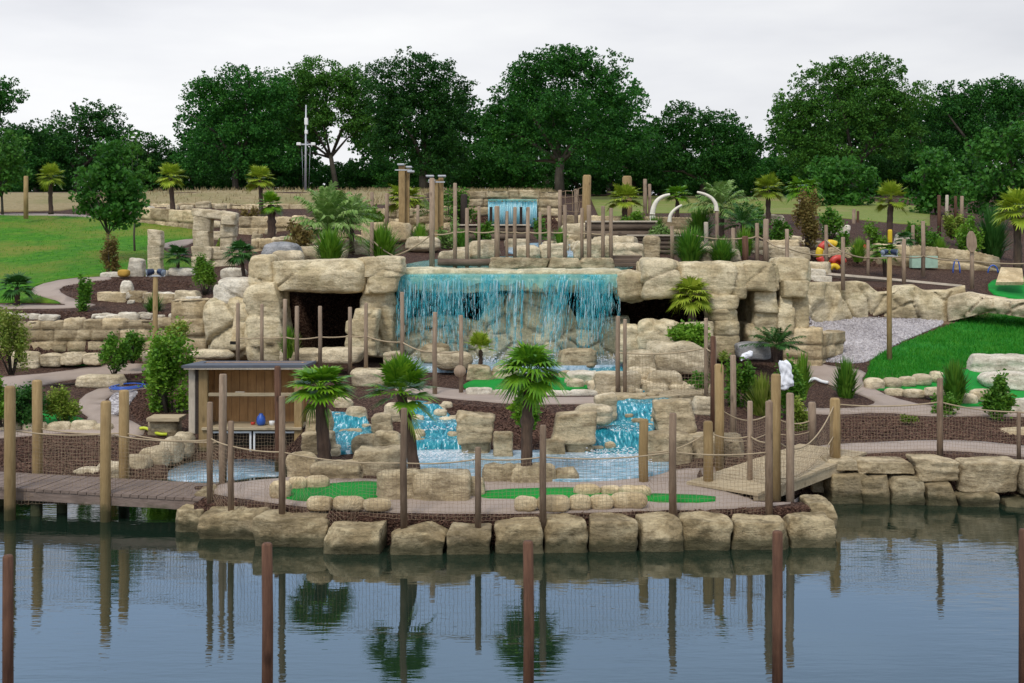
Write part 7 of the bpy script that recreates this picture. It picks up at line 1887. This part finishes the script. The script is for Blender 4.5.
mb = MB(); c = at(460, 371, 25.1); mb.tube([c + np.array([0, -.06, 0]), c + np.array([0, -.03, 0])], [.13, .13], 18); mb.thing('round_sign', M['post_grey'], c, 'small round wooden disc fixed to the last post by the waterfall green', 'sign', None, True)
slab('ball_cup', 337, 341, 17.9, 17.98, 494.5, 'tiny white hole cup in the small putting green', 'hole cup', 'whitepaint', .03)

# ------------------------------------------------------------------ the big waterfall
wf = empty('waterfall', (X(508, 29.7), 29.6, 1.2), 'broad blue-dyed waterfall pouring over the cave lip in separate curtains', 'waterfall')
def curtain(px0, px1, n, row_end, seed, thick=.02, lean=0.0, dens=1.0):
    r = np.random.default_rng(seed); mb = MB(); D = 29.66; zt2 = 3.24; zend = Zr(row_end, D)
    cl = r.uniform(0, 1, max(3, n // 9))                       # strands bunch together
    for i in range(int(n * 1.35)):
        u = np.clip(cl[r.integers(len(cl))] + r.normal(0, .06), 0, 1) if r.uniform() < .6 else r.uniform()
        x0 = X(px0 + (px1 - px0) * u, D); zz0 = zt2 - r.uniform(0, .20) ** 1.5
        end = zend + abs(r.normal(0, .35)) if r.uniform() < .6 else (zend + r.uniform(0, 1.4) if r.uniform() < .6 else Zr(364, D))
        y0 = D - .02 - r.uniform(0, .16); v = r.uniform(.06, .16)
        zc = zz0; first = True
        while zc > end:
            L = r.uniform(.05, .35) * (1.4 if first else .8); z1 = max(zc - L, end - .05)
            pts = []
            for zz in (zc, (zc + z1) / 2, z1):
                f = math.sqrt(max(zt2 - zz, 0))
                pts.append((x0 + lean * (zt2 - zz) + r.normal(0, .006), y0 - v * f * 1.4, zz))
            w = thick * .62 * r.uniform(.35, 1.2) * (1.25 if first else 1)
            mb.tube(pts, [w * .5, w * .6, w * .3], 4, False)
            depth = (zt2 - z1) / (zt2 - zend + 1e-6)
            zc = z1 - r.exponential(.04 + .22 * depth ** 1.5)
            first = False
    o = mb.build('water_thread', M['strand'], wf, False); o['kind'] = 'stuff'
for q in [(396, 426, 40, 345, 1, .017, -.02), (424, 470, 50, 345, 2, .015), (438, 462, 26, 360, 12, .014), (466, 508, 40, 338, 3, .015, .01), (478, 500, 22, 352, 13, .014), (508, 524, 30, 348, 4, .018, -.03),
          (524, 545, 10, 335, 24, .013, -.06), (540, 572, 34, 352, 14, .020, -.17), (546, 580, 16, 362, 5, .016, -.12), (574, 620, 48, 338, 6, .018, -.02), (576, 604, 36, 364, 16, .016)]:
    curtain(*q)
def band(px0, px1, row_end, lean, seed, depth=0.0):
    """one of the separate curtains of water: a thin bowed sheet with a torn foot"""
    r = np.random.default_rng(seed); D = 29.62; zt2 = 3.36; n = max(8, int((px1 - px0) * .8)); m = 16
    xs = np.linspace(X(px0, D), X(px1, D), n); V = []; fa = []
    for i, x in enumerate(xs):
        e = Zr(row_end, D) + .28 * vn(np.array([[x * 9, seed, 0]]), seed)[0] + .12 * vn(np.array([[x * 30, seed, 0]]), seed + 1)[0]
        for k in range(m):
            u = k / (m - 1); zz = zt2 + (e - zt2) * u; f = math.sqrt(max(zt2 - zz, 0))
            edge = 1 - min(i, n - 1 - i) / (n * .25) if min(i, n - 1 - i) < n * .25 else 0
            V.append((x + lean * (zt2 - zz) + .012 * vn(np.array([[x * 8, zz * 3, seed]]), 5)[0], D - .03 - depth - .10 * f + .025 * vn(np.array([[x * 14, zz * 2, seed]]), 7)[0], zz)); fa.append(max(u ** 2.4, edge * .8))
    Fc = [(i * m + k, i * m + k + 1, (i + 1) * m + k + 1, (i + 1) * m + k) for i in range(n - 1) for k in range(m - 1)]
    part('water_curtain', V, Fc, M['band'], wf, True, {'fade': fa})
for q in [(394, 424, 350, -.02, 1), (416, 450, 336, 0, 2), (432, 470, 366, 0, 3, .03), (474, 508, 334, .01, 4), (476, 498, 356, 0, 5, .03), (508, 524, 366, -.04, 6), (544, 574, 366, -.17, 7), (574, 620, 344, -.02, 9), (576, 606, 368, -.02, 10, .03)]:
    band(*q)
# the smooth sheet bending over the edge
def sheet():
    xs = np.linspace(X(397, 29.7), X(619, 29.7), 90); prof = [(30.6, 3.385), (30.0, 3.385), (29.75, 3.375), (29.62, 3.34), (29.56, 3.27), (29.53, 3.18), (29.51, 3.08)]
    V, t = [], []
    for x in xs:
        for k, (y, zz) in enumerate(prof):
            jag = max(0, k - 3) * .04 * vn(np.array([[x * 7, 0, 0]]), 4)[0]
            V.append((x, y - .02 * vn(np.array([[x * 4, k * .3, 1]]), 6)[0], zz + jag))
    m = len(prof); Fc = [(i * m + j, i * m + j + 1, (i + 1) * m + j + 1, (i + 1) * m + j) for i in range(len(xs) - 1) for j in range(m - 1)]
    part('lip_sheet', V, Fc, M['sheet'], wf, True)
sheet()
def splash():
    r = np.random.default_rng(9); Vs = []; n = 1600
    p = np.column_stack([r.uniform(X(400, 29.6), X(628, 29.6), n), 29.4 + r.normal(0, .18, n), 1.2 + np.abs(r.normal(0, .09, n))])
    s = r.uniform(.005, .018, n)
    base = np.array([(1, 0, 0), (-1, 0, 0), (0, 1, 0), (0, -1, 0), (0, 0, 1), (0, 0, -1)], float)
    V = (p[:, None] + base[None] * s[:, None, None]).reshape(-1, 3)
    fb = np.array([(0, 2, 4), (2, 1, 4), (1, 3, 4), (3, 0, 4), (2, 0, 5), (1, 2, 5), (3, 1, 5), (0, 3, 5)])
    Fc = (fb[None] + 6 * np.arange(n)[:, None, None]).reshape(-1, 3)
    o = part('splash_foam', V, Fc, M['bag'], wf, False); o['kind'] = 'stuff'
splash()
def foam_at(boxes, n, label):
    r = np.random.default_rng(31); Vs = []
    base = np.array([(1, 0, 0), (-1, 0, 0), (0, 1, 0), (0, -1, 0), (0, 0, 1), (0, 0, -1)], float)
    fb = np.array([(0, 2, 4), (2, 1, 4), (1, 3, 4), (3, 0, 4), (2, 0, 5), (1, 2, 5), (3, 1, 5), (0, 3, 5)])
    for (a, b, D0, D1, z0, k) in boxes:
        m = int(n * k); D = r.uniform(D0, D1, m); p = np.column_stack([(r.uniform(a, b, m) - 512) / F * D, D, z0 + np.abs(r.normal(0, .035, m))])
        s = r.uniform(.005, .018, m) * r.uniform(.5, 1, m)
        Vs.append((p[:, None] + base[None] * s[:, None, None] * np.array([1.6, 1, .6])).reshape(-1, 3))
    V = np.concatenate(Vs); q = len(V) // 6
    o = link('water_foam', mesh_data('water_foam', V, (fb[None] + 6 * np.arange(q)[:, None, None]).reshape(-1, 3), M['bag'], False)); tag(o, kind='stuff')
foam_at([(586, 648, 20.3, 20.9, .50, 1.0), (560, 660, 19.8, 20.4, .50, .6), (420, 468, 20.3, 20.8, .50, .8), (410, 480, 19.9, 20.4, .50, .5), (332, 370, 20.7, 21.1, .56, .4), (606, 650, 21.6, 21.75, .74, .35), (424, 460, 21.7, 21.85, .74, .25), (650, 664, 22.7, 22.85, .90, .15)], 260, '')

# ------------------------------------------------------------------ sky, light, camera
w = bpy.data.worlds.new('World'); SC.world = w; w.use_nodes = True
nt = w.node_tree; t = NT(nt); bg = nt.nodes['Background']
sky = t.n('ShaderNodeTexSky', sky_type='NISHITA'); sky.sun_disc = False; sky.sun_elevation = R(52); sky.sun_rotation = R(200); sky.air_density = 1.0; sky.dust_density = 3.0
tc = t.n('ShaderNodeTexCoord')
mp = t.n('ShaderNodeMapping'); mp.inputs['Scale'].default_value = (1.0, 1.0, 4.0); t.l(tc.outputs['Generated'], mp.inputs['Vector'])
n1 = t.noise(mp.outputs[0], 2.1, 5, 0.55)
cl = t.ramp(n1, [(0.32, (7.5, 7.6, 8.0)), (0.50, (9.0, 9.05, 9.3)), (0.66, (10.2, 10.2, 10.2))])
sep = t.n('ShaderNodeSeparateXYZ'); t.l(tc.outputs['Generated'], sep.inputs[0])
# brighter to one side and low down as overcast thins; blue band added above
side = t.ramp(t.math('MULTIPLY_ADD', sep.outputs['X'], 0.9, 0.5), [(0.0, 1.10), (1.0, 0.93)])
cl = t.mix(1.0, cl, side, 'MULTIPLY')
elev = t.ramp(sep.outputs['Z'], [(0.0, (1.02, 1.02, 1.02)), (0.21, (0.98, 0.98, 0.985)), (0.27, (0.70, 0.98, 1.42)), (0.45, (0.72, 0.97, 1.34)), (0.75, (0.95, 0.96, 1.0)), (1.0, (1.10, 1.10, 1.10))])  # unseen blue band, added to tint the pond's reflection blue
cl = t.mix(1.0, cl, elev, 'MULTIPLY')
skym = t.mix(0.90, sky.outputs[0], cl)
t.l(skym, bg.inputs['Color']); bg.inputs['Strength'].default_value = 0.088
ld = bpy.data.lights.new('sun', 'SUN'); ld.energy = 1.5; ld.angle = R(14); ld.color = (1.0, 0.95, 0.87)
lo = bpy.data.objects.new('sun', ld); COL.objects.link(lo)
el, az = R(52), R(200)
dirv = Vector((math.sin(az) * math.cos(el), math.cos(az) * math.cos(el), math.sin(el)))
lo.rotation_euler = (-dirv).to_track_quat('-Z', 'Y').to_euler(); lo.location = (0, -10, 30)
cd = bpy.data.cameras.new('camera'); cam = bpy.data.objects.new('camera', cd); COL.objects.link(cam); SC.camera = cam
cam.location = (0, 0, H); cam.rotation_euler = (R(90), 0, 0)
cd.sensor_width = 36; cd.lens = 36 * F / 1024; cd.shift_y = -(341.5 - HOR) / 1024; cd.clip_start = .1; cd.clip_end = 2000
vs = SC.view_settings; vs.view_transform = 'Standard'; vs.look = 'None'; vs.gamma = 1; vs.exposure = 0.2; vs.use_curve_mapping = False
SC.cycles.transparent_max_bounces = 24; SC.cycles.max_bounces = 6; SC.cycles.diffuse_bounces = 3
